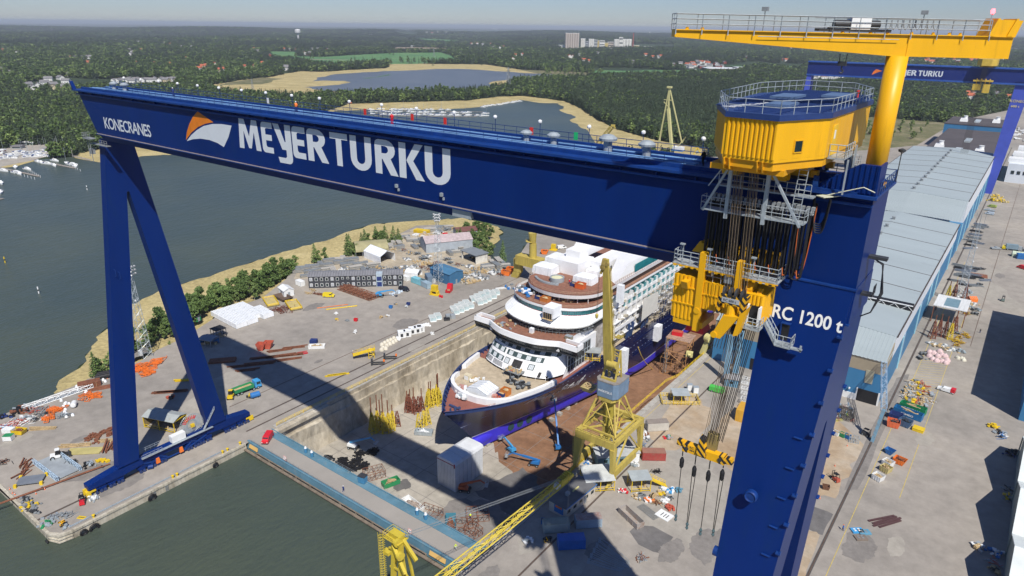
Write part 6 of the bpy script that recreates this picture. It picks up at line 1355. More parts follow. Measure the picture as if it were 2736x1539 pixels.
for z0,z1,segs in((14.0,15.3,[(-14.4,13.4)]),(12.1,13.4,[(-13.8,-4.9),(-4.0,9.6)]),(10.0,11.3,[(-13.0,-4.3)])):
 for x0,x1 in segs:
  bnd=band('window_band',x0,x1,z0,z1,PANEL,.04);n=max(2,round((x1-x0)/3.3));bnd['_w']=ship['_w']
  for k in range(n):
   c=x0+(x1-x0)*(k+.5)/n
   mb=MB()
   for q in range(3):mb.add(*onfront(c-.78+q*.54,c-.30+q*.54,z0+.12,z1-.12,.09))
   mb.mk('window',mat('white_film_glass',(.62,.66,.68),.25,var=.1),bnd)
for c in(-2.6,6.6):
 fr_=band('window_frame',c-1.05,c+1.05,9.9,11.4,PANEL,.04);fr_['_w']=ship['_w'];mb=MB()
 for q in range(3):mb.add(*onfront(c-.78+q*.54,c-.30+q*.54,10.05,11.25,.09))
 mb.mk('window',MATS['white_film_glass'],fr_)
mb=MB();mb.add(*onfront(-.2,3.2,9.6,11.6,.05));mb.mk('door_opening',RECESS,ship)
mb=MB();mb.add(*onfront(9.6,10.5,8.4,9.8,.05));mb.mk('door_opening',RECESS,ship)
for k in range(6):
 mb=MB();mb.add(*onfront(-13.8+k*.1,-8.8,8.62+k*.2,8.72+k*.2,.05));mb.add(*onfront(-8.2,-3.4-k*.1,8.62+k*.2,8.72+k*.2,.05));mb.mk('vent_slot',DK,ship)
def BR(x):
 a=abs(x)
 return 164.5+.012*a*a if a<7 else 165.1+(a-7)*.33+.02*(a-7)**2 if a<14 else 168.4
bx=[-20.8+41.6*k/52 for k in range(53)]
mb=MB();zz=[(18.5,0.0),(18.55,-.25),(20.2,.15),(20.2,.75),(19.1,.8)]
for z,o in zz:
 for x in bx:mb.v.append((XC+x,BR(x)+o,z))
for i in range(len(zz)-1):
 for k in range(52):a=i*53+k;mb.f.append((a,a+1,a+54,a+53));mb.m.append(0)
for sx in(-1,1):mb.box(*sorted((XC+sx*20.2,XC+sx*20.85)),168.5,172.2,18.5,20.2);mb.box(*sorted((XC+sx*14.6,XC+sx*20.2)),171.6,172.2,18.5,20.2)
mb.mk('bridge_bulwark',SHIPW,ship,fix=False)
mb=MB()
for z,o in((16.3,1.0),(18.5,.05)):
 for x in bx:mb.v.append((XC+x,BR(x)+o,z))
for k in range(52):mb.f.append((k,k+1,k+54,k+53));mb.m.append(0)
for sx in(-1,1):mb.box(*sorted((XC+sx*19.8,XC+sx*20.7)),169.2,172,16.3,18.5)
mb.mk('bridge_window',mat('bridge_glass',(.05,.06,.065),.15,var=.4,scale=.8,spec=.8),ship)
mb=MB()
for k in range(0,53,1):x=bx[k];mb.be((XC+x,BR(x)+.97,16.3),(XC+x,BR(x)+.02,18.5),.07 if k%3 else .16)
for k in range(52):mb.be((XC+bx[k],BR(bx[k])+.75,16.25),(XC+bx[k+1],BR(bx[k+1])+.75,16.25),.5,.22)
mb.mk('bridge_mullion',DK,ship)
mb=MB();mb.add([(XC+x,BR(x)+.7,19.1)for x in bx]+[(XC+20.3,172,19.1),(XC+14,172.2,19.1),(XC+14,186,19.1),(XC-14,186,19.1),(XC-14,172.2,19.1),(XC-20.3,172,19.1)],[tuple(range(59))]);mb.mk('bridge_deck',DECKT,ship)
mb=MB();mb.box(XC-20.3,XC+20.3,169.6,172,16.35,18.5);mb.box(XC-14,XC+14,168.6,200,16.6,19.0);mb.mk('bridge_house',SHIPW,ship)
def tier(name,a,b,m,yb=330,cap=None,n=22,smooth=False):
 mb=MB();P=front(*a[:3],n=n);Q=front(*b[:3],n=n);P=[(P[0][0],yb)]+P+[(P[-1][0],yb)];Q=[(Q[0][0],yb)]+Q+[(Q[-1][0],yb)];k_=len(P)
 mb.v+=[(x,y,a[3])for x,y in P]+[(x,y,b[3])for x,y in Q]
 for k in range(k_-1):mb.f.append((k,k+1,k+1+k_,k+k_));mb.m.append(0)
 if cap=='top':mb.f.append(tuple(range(k_,2*k_)));mb.m.append(0)
 return mb.mk(name,m,ship)
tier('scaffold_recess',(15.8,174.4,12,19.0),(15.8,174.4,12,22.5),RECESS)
tier('tarpaulin_cover',(16.9,171.6,12.5,22.0),(16.0,177.0,12,24.5),TARP,206)
tier('tarpaulin_hem',(16.9,171.6,12.5,21.6),(16.95,171.55,12.5,22.0),mat('tarpaulin_hem_cloth',(.62,.62,.58),.7,var=.15),200)
mb=MB()
for k in range(29):
 t=-PI/2+PI*k/28;p_=V3((XC+16.92*sin(t),171.5+12.5*(1-cos(t)),22.0));q=V3((XC+16.02*sin(t),176.95+12*(1-cos(t)),24.52));mb.be(p_+V3((0,-.04,.04)),q+V3((0,-.04,.04)),.1,.1)
mb.mk('tarpaulin_seam',mat('tarpaulin_fold',(.70,.70,.69),.6),ship)
mb=MB();R=random.Random(3)
for k in range(40):
 t=-PI/2*.95+PI*.95*k/39;p_=V3((XC+16.5*sin(t),172.4+12.5*(1-cos(t)),19.1));mb.tu(p_,p_+V3((0,0,2.3)),.05,4)
 t2=t+PI*.95/39;q=V3((XC+16.5*sin(t2),172.4+12.5*(1-cos(t2)),19.1))
 for h in(.9,1.7):mb.tu(p_+V3((0,0,h)),q+V3((0,0,h)),.04,4)
 if k%3==0:mb.tu(p_,q+V3((0,0,2.2)),.04,4)
 if k%2:mb.be(p_+V3((0,.5,1.5)),q+V3((0,.5,1.5)),.8,.06)
mb.mk('scaffold',GD,ship)
tier('window_strip',(16.0,177.0,12,24.5),(16.3,176.6,12,26.3),TEAL,330)
tier('tier_fascia',(16.4,176.4,12,26.3),(16.4,176.4,12,27.2),SHIPW,330)
tier('red_trim',(16.06,176.9,12,24.44),(16.06,176.9,12,24.56),RED,330)
mb=MB()
for k in range(60):
 t=-PI/2+PI*k/59;mb.be((XC+16.05*sin(t),176.93+12*(1-cos(t)),24.5),(XC+16.35*sin(t),176.53+12*(1-cos(t)),26.3),.08,.1)
for y in range(190,300,2):mb.be((XC+16.05,y,24.5),(XC+16.33,y,26.3),.08,.1)
mb.mk('window_mullion',DK,ship)
tier('lido_deck',(16.2,176.7,12,26.25),(16.2,176.7,12,26.3),DECKT,330,'top')
tier('dark_lounge_glass',(13.6,186.5,11,26.3),(13.6,186.5,11,28.4),GLASS,330)
tier('top_fascia',(14.4,182.6,12,28.3),(14.6,182.4,12,29.6),SHIPW,330)
tier('top_underside',(14.4,182.6,12,28.3),(13.5,186.5,11,28.35),SHIPW,330)
tier('top_deck',(14.5,182.5,12,29.3),(14.5,182.5,12,29.45),DECKT,330,'top')
mb=MB();rail(mb,[(x,y,29.6)for x,y in front(14.3,182.8,12,26)]+[(XC+14.3,y,29.6)for y in range(200,330,6)],1.0,1.5,.05);mb.mk('top_railing',mat('teak_railing',(.45,.30,.20),.6),ship)
mb=MB();rail(mb,[(x,y,27.2)for x,y in front(16.2,176.8,12,26)]+[(XC+16.2,y,27.2)for y in range(192,330,6)],.9,1.5,.05);mb.mk('lido_railing',MATS['teak_railing'],ship)
mb=MB()
for k in range(9):x=-12+k*3;mb.tu((XC+x,184.6+.06*x*x*.5,26.3),(XC+x,184.6+.06*x*x*.5,28.4),.12,6)
mb.mk('lounge_pillar',SHIPW,ship)
mb=MB()
for z in(11,14,17,20,23):
 w_=17.8 if z<20 else 17.0
 mb.box(XC-w_,XC+w_,196 if z<20 else 200,425,z-.25,z);mb.box(XC+w_-.15,XC+w_+.05,196 if z<20 else 200,425,z,z+1.05)if z in(14,20,23)else None
mb.box(XC-15,XC+15,300,425,29.4,33);mb.mk('side_deck',SHIPW,ship)
mb=MB();mb.box(XC-15.4,XC+15.4,190,425,7,24.4);mb.mk('inner_wall',mat('unpainted_inner_wall',(.33,.30,.27),.8,var=.5,scale=.25,dirt=(.62,.60,.56),da=.5),ship)
mb=MB()
for k in range(56):
 y=199+k*4
 for z in(11,14,17,20,23):mb.box(XC+15.4,XC+17.5,y,y+.18,z,z+2.75)
mb.mk('balcony_divider',SHIPW,ship)
for z,y0,y1 in((20.1,206,250),(23.1,214,300),(17.1,225,262),(14.2,262,330)):
 mb=MB();mb.box(XC+16.6,XC+16.75,y0,y1,z,z+2.4);mb.mk('side_glazing',TEAL,ship)
mb=MB();mb.hexa([(XC-18,YT+58,7.0),(XC+17.9,YT+58,7.0),(XC+17.9,425,7.0),(XC-18,425,7.0),(XC-18,YT+58,7.2),(XC+17.9,YT+58,7.2),(XC+17.9,425,7.2),(XC-18,425,7.2)]);mb.mk('boat_deck',DECKB,ship)
mb=MB();R=random.Random(8)
for k in range(260):
 y=R.uniform(196,330);z=R.choice((7.2,11,14,17,20,23));x=XC+R.uniform(15.6,17.6);h=R.uniform(1.5,2.9)
 c=R.random()
 if c<.5:mb.tu((x,y,z),(x,y,z+h),.05,4);mb.tu((x,y,z+1.2),(x,y+R.uniform(1,4),z+1.2),.045,4)
 else:mb.obox((x,y,z),R.uniform(.4,1.2),R.uniform(.4,2.5),R.uniform(.3,1.1),R.uniform(0,3))
mb.mk('outfitting_clutter',mat('mixed_clutter',(.42,.38,.30),.8,var=.8,scale=.8),ship)
mb=MB()
for k in range(30):
 y=222+k*2.2
 for x in(XC+18.3,XC+19.4):mb.tu((x,y,7.5),(x,y,22),.05,4)
 for z in range(9,22,2):
  mb.tu((XC+18.3,y,z),(XC+18.3,y+2.2,z),.045,4);mb.tu((XC+19.4,y,z),(XC+19.4,y+2.2,z),.045,4)
  if(k+z)%3==0:mb.be((XC+18.85,y,z),(XC+18.85,y+2.2,z),1.0,.07)
  if(k*z)%5==1:mb.tu((XC+19.4,y,z),(XC+19.4,y+2.2,z+2),.04,4)
mb.mk('side_scaffold',mat('scaffold_tube',(.34,.30,.24),.6,.2,var=.4),ship)
def ps(x,y,z):return g(1150+x/3.623,640+y/3.623,z)
for nm,q in(('hanging_sheet',[(2065,590,12),(2200,500,12),(2200,690,12),(2040,790,12)]),):
 c=onX(1150+2060/3.623,640+580/3.623,XC+19.8);d=onX(1150+2205/3.623,640+500/3.623,XC+19.8);mb=MB();e1=onX(1150+2195/3.623,640+670/3.623,XC+19.8);e2=onX(1150+2040/3.623,640+790/3.623,XC+19.8)
 mb.add([c,d,e1,e2]+[p_+V3((.12,0,0))for p_ in(c,d,e1,e2)],[(0,1,2,3),(7,6,5,4),(0,4,5,1),(1,5,6,2),(2,6,7,3),(3,7,4,0)]);mb.mk('hanging_sheet',mat('cream_sheet',(.62,.60,.54),.8,var=.08),ship)
for x,y0,y1,wd in((1885,1060,1270,2.2),(2210,830,960,2.6),(1850,440,600,1.2)):
 p_=onX(1150+x/3.623,640+y0/3.623,XC+19.2);q=onX(1150+x/3.623,640+y1/3.623,XC+19.2);mb=MB();mb.obox((XC+19.0,p_.y,q.z),2.2,wd*1.5,p_.z-q.z,.05,.96);mb.mk('tarped_tower',TARP,ship)
for x,y in((1905,965),(1940,940),(2050,870),(2085,850),(2235,750),(2262,735)):
 p_=onX(1150+x/3.623,640+y/3.623,XC+17.5);mb=MB();mb.be((XC+17.2,p_.y,7.2),(XC+17.9,p_.y+.3,13.0),.7,.9);mb.be((XC+17.9,p_.y+.3,13),(XC+15.6,p_.y,13.4),.6,.7);mb.mk('boat_davit',mat('dark_blue_davit',(.03,.06,.16),.5),ship)
def dthing(name,label,cat,x,y,z,fn,group=None):
 c=ps(x,y,z);t=thing(name,label,cat,tuple(c),.05,group);fn(t);return t
def tarpbox(dx,dy,h,ridge=.4):
 def f(t):
  mb=MB();R=random.Random(dx*7+dy);n=7;P=[];F=[]
  for j in range(4):
   z=h*[0,.45,.9,1][j];k_=[1.03,1.0,.96,.55][j]
   for a in range(4*n):
    q,t_=divmod(a,n);u=t_/n*2-1;x,y=((u,-1),(1,u),(-u,1),(-1,-u))[q];w_=R.uniform(-.05,.05);P.append((x*dx/2*k_*(1+w_*.3),y*dy/2*k_*(1+w_*.3),z+(ridge if j==3 else 0)+w_*h*.3*(j>0)))
  N=4*n
  for j in range(3):
   for a in range(N):F.append((j*N+a,j*N+(a+1)%N,(j+1)*N+(a+1)%N,(j+1)*N+a))
  F.append(tuple(range(3*N,4*N)));mb.add(P,F);mb.mk('tarpaulin',TARP,t)
  mb=MB()
  for u in(-.33,.33):mb.be((dx*u,-dy*.515,.1),(dx*u,-dy*.48,h*.92),.08);mb.be((dx*u,-dy*.47,h*.95),(dx*u,dy*.47,h*.95),.08)
  mb.mk('strap',GA,t)
 return f
def binbox(m,dx,dy,h,fill=None):
 def f(t):
  mb=MB();w_=.08
  P=[(-dx/2,-dy/2),(dx/2,-dy/2),(dx/2,dy/2),(-dx/2,dy/2)]
  for(x0,y0),(x1,y1)in zip(P,P[1:]+P[:1]):mb.be((x0*.93,y0*.93,h/2),(x1*.93,y1*.93,h/2),w_,h)
  mb.box(-dx*.46,dx*.46,-dy*.46,dy*.46,.02,.1);mb.box(-dx/2,dx/2,-dy*.5,-dy*.45,h-.12,h);mb.box(-dx/2,dx/2,dy*.45,dy*.5,h-.12,h);mb.mk('bin',m,t)
  mb=MB();mb.blob((0,0,h*.55),dx*.4,dy*.4,h*.45,n=9);mb.mk('contents',fill or TAN,t)
 return f
dthing('deck_tent','white tarped box on the port side of the upper teak deck','tarpaulin cover',1115,320,29.5,tarpbox(8,5.5,3.2))
dthing('deck_tent','white tarped box behind, leftmost rear one on the upper teak deck','tarpaulin cover',1240,235,29.5,tarpbox(8,7,3.4))
dthing('deck_tent','white tarped box beside the orange bin on the upper teak deck','tarpaulin cover',1500,410,29.5,tarpbox(7.5,5,2.6))
dthing('deck_tent','low white tarped box right of the big white deck block','tarpaulin cover',1620,320,29.5,tarpbox(6,8,2.0))
dthing('deck_bin','orange-red rubbish bin at the front of the upper teak deck','bin',1452,468,29.5,binbox(mat('orange_red_bin',(.62,.12,.03),.5),3.4,2.6,1.8))
dthing('deck_bin','dark blue bin next to the orange-red bin on the upper deck','bin',1388,448,29.5,binbox(NC,2.2,1.8,1.2))
dthing('deck_bin','brown-orange bin on the lower teak deck under the upper deck rim','bin',1112,598,26.3,binbox(mat('brown_orange_bin',(.50,.17,.04),.6),3.2,2.6,1.6))
dthing('deck_bin','blue bin beside the brown-orange bin on the lower teak deck','bin',1045,572,26.3,binbox(NC,2.2,1.6,1.1))
dthing('deck_bin','orange bin on the open mooring deck near the bow','bin',0,0,0,binbox(mat('orange_deck_bin',(.60,.20,.04),.55),2.8,2.4,2.0)).location=g(1140+900/4.262,900+655/4.262,7.45)
dthing('deck_bin','navy bin left of the orange bin on the mooring deck','bin',0,0,0,binbox(NC,2.6,1.6,1.1)).location=g(1140+850/4.262,900+668/4.262,7.45)
def pool(t):
 mb=MB();mb.lathe([(2.6,0),(2.6,1.5),(2.1,1.5),(2.1,1.1)],(0,0,0),24);mb.mk('rim',GREYP,t);mb=MB();mb.lathe([(2.1,0),(2.1,.05)],(0,0,1.12),24);mb.mk('liner',mat('cream_liner',(.72,.70,.45),.5),t)
dthing('whirlpool_tub','round grey tub with a cream inside on the upper teak deck','whirlpool',1225,400,29.5,pool)
def bench(t):
 mb=MB()
 for k in range(12):
  a=-2.4+k*.11;mb.obox((9*cos(a),9*sin(a)+8,0),.9,1.1,.6,a)
 mb.mk('segment',GREYP,t)
dthing('curved_bench','long grey curved bench in front of the round tub','bench',1150,420,29.5,bench)
mb=MB();c=ps(1300,330,29.5);mb.box(c.x-5.5,c.x+5.5,c.y,c.y+11,29.45,34.2);c2=ps(1510,300,29.5);mb.box(c.x+5.4,c.x+12,c.y+8,c.y+30,29.45,33.6);mb.box(c.x-3,c.x+3,c.y+5,c.y+26,34.2,37.0);mb.hexa([(c.x-2,c.y+8,37),(c.x+2,c.y+8,37),(c.x+2,c.y+14,37),(c.x-2,c.y+14,37),(c.x-1,c.y+9,39.5),(c.x+1,c.y+9,39.5),(c.x+1,c.y+12,39.5),(c.x-1,c.y+12,39.5)]);mb.mk('top_house',SHIPW,ship)
mb=MB();mb.box(c.x+6,c.x+7.2,c.y+7.9,c.y+8,29.5,31.6);mb.box(c.x+12,c.x+12.1,c.y+12,c.y+13,29.5,31.8);mb.box(c.x+12,c.x+12.1,c.y+20,c.y+21.2,29.5,31.8);mb.mk('house_door',RECESS,ship)
mb=MB();c=ps(1790,250,30)
for k in range(5):mb.be((c.x-3+k*1.6,c.y,29.5),(c.x-3+k*1.6,c.y,32.5),.25);mb.be((c.x-3+k*1.6,c.y+5,29.5),(c.x-3+k*1.6,c.y+5,32.5),.25);mb.be((c.x-3+k*1.6,c.y,32.5),(c.x-3+k*1.6,c.y+5,32.5),.25)
for y in(0,5):mb.be((c.x-3,c.y+y,32.5),(c.x+3.4,c.y+y,32.5),.3)
mb.mk('steel_frame',SHIPW,ship)
mb=MB();a=ps(1880,160,34);mb.hexa([(XC+9,a.y-14,29.5),(XC+14.3,a.y-18,29.5),(XC+14.3,a.y+60,29.5),(XC+2,a.y+60,29.5),(XC+7,a.y-4,34.5),(XC+13.6,a.y-8,34.5),(XC+13.6,a.y+60,34.5),(XC+2,a.y+60,34.5)]);mb.mk('sloping_roof',SHIPW,ship)
mb=MB();mb.box(XC+14.35,XC+14.5,a.y-4,a.y+40,30.3,33.2);mb.mk('upper_glazing',TEAL,ship)
mb=MB();mb.box(XC+4.0,XC+8.2,173.6,178.6,24.6,28.2);b_=mb.mk('tarped_booth',TARP,ship);mb=MB();mb.box(XC+4.4,XC+7.6,173.5,173.65,24.2,26.3);mb.mk('booth_opening',RECESS,ship);mb=MB()
for k in range(5):mb.be((XC+4.4+k*.8,173.4,24.2),(XC+4.4+k*.8,173.4,26.3),.07)
mb.be((XC+4,173.2,24.2),(XC+8,173.2,24.2),.8,.12);mb.mk('booth_railing',TAN,ship)
def pile(t_,n,R,mats,spread,hgt_,sz):
 for i,m in enumerate(mats):
  mb=MB()
  for k in range(n//len(mats)):
   mb.obox((R.gauss(0,spread[0]),R.gauss(0,spread[1]),R.uniform(0,hgt_)),R.uniform(.3,1)*sz,R.uniform(.3,1)*sz,R.uniform(.2,.6)*sz,R.uniform(0,3))
  mb.mk('scrap',m,t_)
c=ps(900,500,26.3);t=thing('deck_materials','heaps of grey and white material on the lower teak deck, left side','material heap',tuple(c));pile(t,60,random.Random(4),(GD,TARP,BLUE),(3.2,1.4),.6,1.3)
c=ps(1300,590,26.3);t=thing('deck_materials','loose pale material on the lower teak deck right of the booth','material heap',tuple(c));pile(t,30,random.Random(5),(GD,TAN),(2.6,1.0),.4,1.0)
c=ps(700,830,19.1);t=thing('deck_materials','timber and boxes on the red bridge deck, port side','material heap',tuple(c));pile(t,26,random.Random(6),(TAN,GA),(2.2,1.4),.4,1.0)
c=ps(980,905,19.1);t=thing('wrapped_pallet','pale wrapped pallet standing on the red bridge deck','pallet',tuple(c));mb=MB();mb.obox((0,0,.12),1.3,1.2,1.7);mb.mk('load',TARP,t);mb=MB();mb.obox((0,0,0),1.4,1.3,.12);mb.mk('pallet',TAN,t)
c=ps(1340,965,19.1);t=thing('tool_crate','grey crate at the starboard end of the red bridge deck','crate',tuple(c));mb=MB();mb.obox((0,0,0),2.2,1.6,1.2);mb.mk('box',mat('khaki_box',(.30,.27,.20),.7),t);mb=MB();mb.obox((0,0,1.2),2.3,1.7,.1);mb.mk('lid',GREYP,t)
def m4(x,y):return g(1140+x/4.262,900+y/4.262,7.45)
c=m4(640,640);t=thing('white_tent','white pitched tent on the open mooring deck near the bow','tent',tuple(c),.0)
mb=MB();mb.extrude([(-3.8,0),(3.8,0),(3.9,1.9),(0,3.0),(-3.9,1.9)],-3,3,XZ);mb.mk('canvas',TARP,t);mb=MB()
for k in range(5):mb.be((-3.95,-3+k*1.5,1.95),(0,-3+k*1.5,3.06),.08);mb.be((0,-3+k*1.5,3.06),(3.95,-3+k*1.5,1.95),.08)
mb.mk('frame',GA,t)
c=m4(430,600);t=thing('bundled_material','pink and white wrapped bundles left of the tent on the mooring deck','bundle',tuple(c));pile(t,10,random.Random(9),(mat('pink_wrap',(.50,.26,.22),.6),TARP),(1.4,.8),.3,2.2)
c=m4(420,690);t=thing('bundled_material','grey rods and tubes at the front of the mooring deck','bundle',tuple(c));pile(t,24,random.Random(10),(GA,WH),(1.5,.9),.4,1.4)
c=m4(780,690);t=thing('bundled_material','red and pink sacks at the right of the tent on the mooring deck','bundle',tuple(c));pile(t,12,random.Random(11),(MATS['pink_wrap'],REDOX),(1.1,.7),.3,1.5)
c=m4(470,490);t=thing('cream_cabinet','cream box standing on the mooring deck by the port bulwark','box',tuple(c));mb=MB();mb.obox((0,0,0),2.2,1.6,2.0);mb.mk('body',CREAM,t);mb=MB();mb.obox((0,-.82,.3),1.6,.06,1.4);mb.mk('door',WH,t)
c=m4(570,500);t=thing('bundled_material','stack of pale planks behind the tent on the mooring deck','bundle',tuple(c));pile(t,24,random.Random(12),(TAN,WH),(1.2,.9),.5,1.2)
c=m4(1050,560);t=thing('scaffold_stack','grey scaffold heap below the deck house front, starboard side','scaffold',tuple(c));pile(t,40,random.Random(13),(GD,DK),(2,1.2),1.2,1.3)
c=V3((XC+2.2,FS(2,9.5)-1.6,7.45));t=thing('work_platform','scaffold work platform with timber and a red cloth under the door opening','platform',tuple(c));mb=MB();mb.box(-3,3.4,-1.8,1.4,2.0,2.15)
for x in(-2.8,0,3.2):
 for y in(-1.7,1.2):mb.tu((x,y,0),(x,y,3.2),.06,4)
mb.mk('deck',GD,t);mb=MB();mb.obox((-.5,-.4,2.16),1.5,1.2,.12);mb.mk('cloth',REDOX,t);mb=MB()
for k in range(20):mb.obox((ru(-2.8,3),ru(-1.5,1),2.15),ru(.3,1.2),ru(.2,.5),ru(.2,.8),ru(0,3))
mb.mk('material',TAN,t)
V,F=text_mesh('Mein Schiff',1,.035,1.0,.35);x0=min(v[0]for v in V);x1=max(v[0]for v in V);P=[]
for v in V:
 s=26+(v[0]-x0)*25/(x1-x0);z=2.6+v[1]*3.6+.6*sin(s*.5);P.append((XC+hb(s,z)+.07,YT+s,z))
mb=MB();mb.add(P,F);mb.mk('lettering',WH,ship,fix=False)
for s,z,l in((13.5,1.4,3.0),(8.0,-1.0,3.2),(22,4.6,3.0)):
 mb=MB()
 for k in range(12):
  a=s+k*l/12;mb.be((XC+hb(a,z+.12*k/3)+.06,YT+a,z+.05*k),(XC+hb(a+l/12,z)+.06,YT+a+l/12,z+.05*(k+1)),.05,.12)
 mb.mk('mooring_fairlead',mat('pale_blue_mark',(.3,.35,.55),.5),ship)
mb=MB()
for k in range(34):s=4+k*2.6;mb.obox((XC+hb(s,7.2)+.02,YT+s,7.1),.06,.6,.16);mb.obox((XC+hb(s+40,3.0)+.02,YT+s+40,3.0),.06,.8,.2);mb.obox((XC+hb(s+60,.4)+.02,YT+s+60,.4),.06,.8,.2)
mb.mk('hull_port',mat('hull_port_grey',(.18,.2,.27),.5),ship)
mb=MB();mb.box(XC+18.0,XC+18.25,214,330,4.4,4.7);mb.box(XC+18.0,XC+18.3,214,330,-.4,.0);mb.box(XC+18,XC+18.3,214,330,-1.5,-1.2);mb.mk('rubbing_strake',HULLN,ship)
p0=ps(2010,1040,7.5);pts=[p0,ps(2040,1120,3),ps(2080,1190,-4),ps(2150,1255,-12.9)]
mb=MB();mb.path([pts[0].lerp(pts[1],t)for t in(0,.5,1)]+[pts[1].lerp(pts[2],t)for t in(.5,1)]+[pts[2].lerp(pts[3],t)for t in(.5,1)],.16,6);tag(mb.mk('yellow_hose',mat('yellow_hose_rubber',(.65,.45,.08),.6)),'yellow hose running from the ship side down to the dock floor','hose')
bx0=thing('sheeted_box','big white plastic-sheeted box standing on the dock floor before the bow','sheeted enclosure',(-115,130,-13),world=True)
a=g(1216.8,1315.6,-13);b=g(1170,1291,-13);c=g(1290,1263,-13);d=b+(c-a);zt=onY(1215,1238,a.y).z
SHEET=mat('ribbed_white_sheet',(.66,.68,.70),.55,var=.08,scale=.4,bump=.3)
mb=MB();mb.hexa([a,c,d,b]+[V3((p_.x,p_.y,zt-(1.0 if i in(0,3)else .6)))for i,p_ in enumerate((a,c,d,b))]);mb.mk('wall',SHEET,bx0,fix=True)
mb=MB();u=(c-a);v=(b-a);u0=u.normalized();v0=v.normalized()
prof=[(-.15,zt-1.05),(.25,zt-.2),(1.2,zt),(v.length-1.2,zt+.1),(v.length-.25,zt-.2),(v.length+.15,zt-1.05)]
mb.extrude(prof,-.2,u.length+.3,lambda q,z,t_:tuple(a.xy.to_3d()+v0*q+u0*t_+V3((0,0,z))));mb.mk('roof',SHEET,bx0,fix=True)
mb=MB()
for k in range(1,7):
 p_=a+u*(k/7);mb.be(p_-v0*.06+V3((0,0,.1)),V3((p_.x,p_.y,zt-1.0))-v0*.06,.12);
 for(q0,z0),(q1,z1)in zip(prof,prof[1:]):mb.be(p_+v0*q0+V3((0,0,z0+13.04)),p_+v0*q1+V3((0,0,z1+13.04)),.12)if k in(2,4)else None
for k in range(1,12):p_=a+v*(k/12);mb.be(p_-u0*.05+V3((0,0,.1)),V3((p_.x,p_.y,zt-1.0))-u0*.05,.09)
mb.mk('batten',mat('sheet_batten',(.55,.58,.60),.6),bx0)
mb=MB();mb.be(V3((a.x,a.y,zt-.9))-u0*.22,V3((b.x,b.y,zt-.9))-u0*.22,.1,.2);mb.be(V3((a.x,a.y,zt-1.6))-u0*.22,V3((a.x,a.y,zt-.4))-u0*.22,.2,.3);mb.mk('red_edge',mat('red_tape',(.35,.02,.03),.6),bx0)
OFF=dict(A=(0,760),B=(680,760),C=(1360,760),D=(2036,760),E=(0,1139),F=(680,1139),G=(1360,1139),H=(2036,1139),I=(680,380),J=(1360,380),K=(2036,380))
def at(r,x,y,z=0.):return g(OFF[r][0]+x/3.623,OFF[r][1]+y/3.623,z)
LABELS={}
def put(kind,base,P,fn,rz=0.):
 t=thing(kind,base,' '.join(kind.split('_')[-2:]),tuple(P),rz);fn(t);LABELS.setdefault(base,[]).append(t);return t
def again(src,base,P,rz=0.,s=None):
 o=dup(src,tuple(P),rz,base,None,s);LABELS.setdefault(base,[]).append(o);return o
ORD=['leftmost']+[k+' from left' for k in 'second third fourth fifth sixth seventh eighth ninth'.split()]
def finish_labels():
 for base,L in LABELS.items():
  if len(L)==1:L[0]['label']=base;continue
  L.sort(key=lambda t:px(t.location)[0]);n=len(L)
  for i,t in enumerate(L):
   t['group']=base
   if n<=12:t['label']=base+', '+('rightmost' if i==n-1 else ORD[i]if i<len(ORD)else 'second from right' if i==n-2 else 'third from right')
   else:t['label']=base
R8=random.Random(21);r8=R8.uniform
def kcont(m,L=6.1,W=2.44,Hh=2.6,roofm=None):
 def f(t):
  mb=MB()
  for s in(-1,1):
   for k in range(int(L/.3)):x=-L/2+.15+k*.3;mb.box(x,x+.15,s*W/2-(.06 if s<0 else 0),s*W/2+(.06 if s>0 else 0),.15,Hh-.15)
  mb.box(-L/2,L/2,-W/2,W/2,.12,Hh-.06)
  for x in(-L/2,L/2-.12):
   for y in(-W/2-.05,W/2-.07):mb.box(x,x+.12,y,y+.12,0,Hh)
  mb.mk('body',m,t);mb=MB();mb.box(-L/2,L/2,-W/2-.04,W/2+.04,Hh-.06,Hh+.02)
  for k in range(int(L/.6)):mb.box(-L/2+.2+k*.6,-L/2+.5+k*.6,-W/2+.1,W/2-.1,Hh+.02,Hh+.05)
  mb.mk('roof',roofm or m,t)
  for s in(-1,1):
   mb=MB();mb.box(-L/2-.06,-L/2-.002,s*W/4-W*.23,s*W/4+W*.23,.2,Hh-.15);mb.tu((-L/2-.09,s*.25,.3),(-L/2-.09,s*.25,Hh-.3),.03,4);mb.mk('door',m,t)
 return f
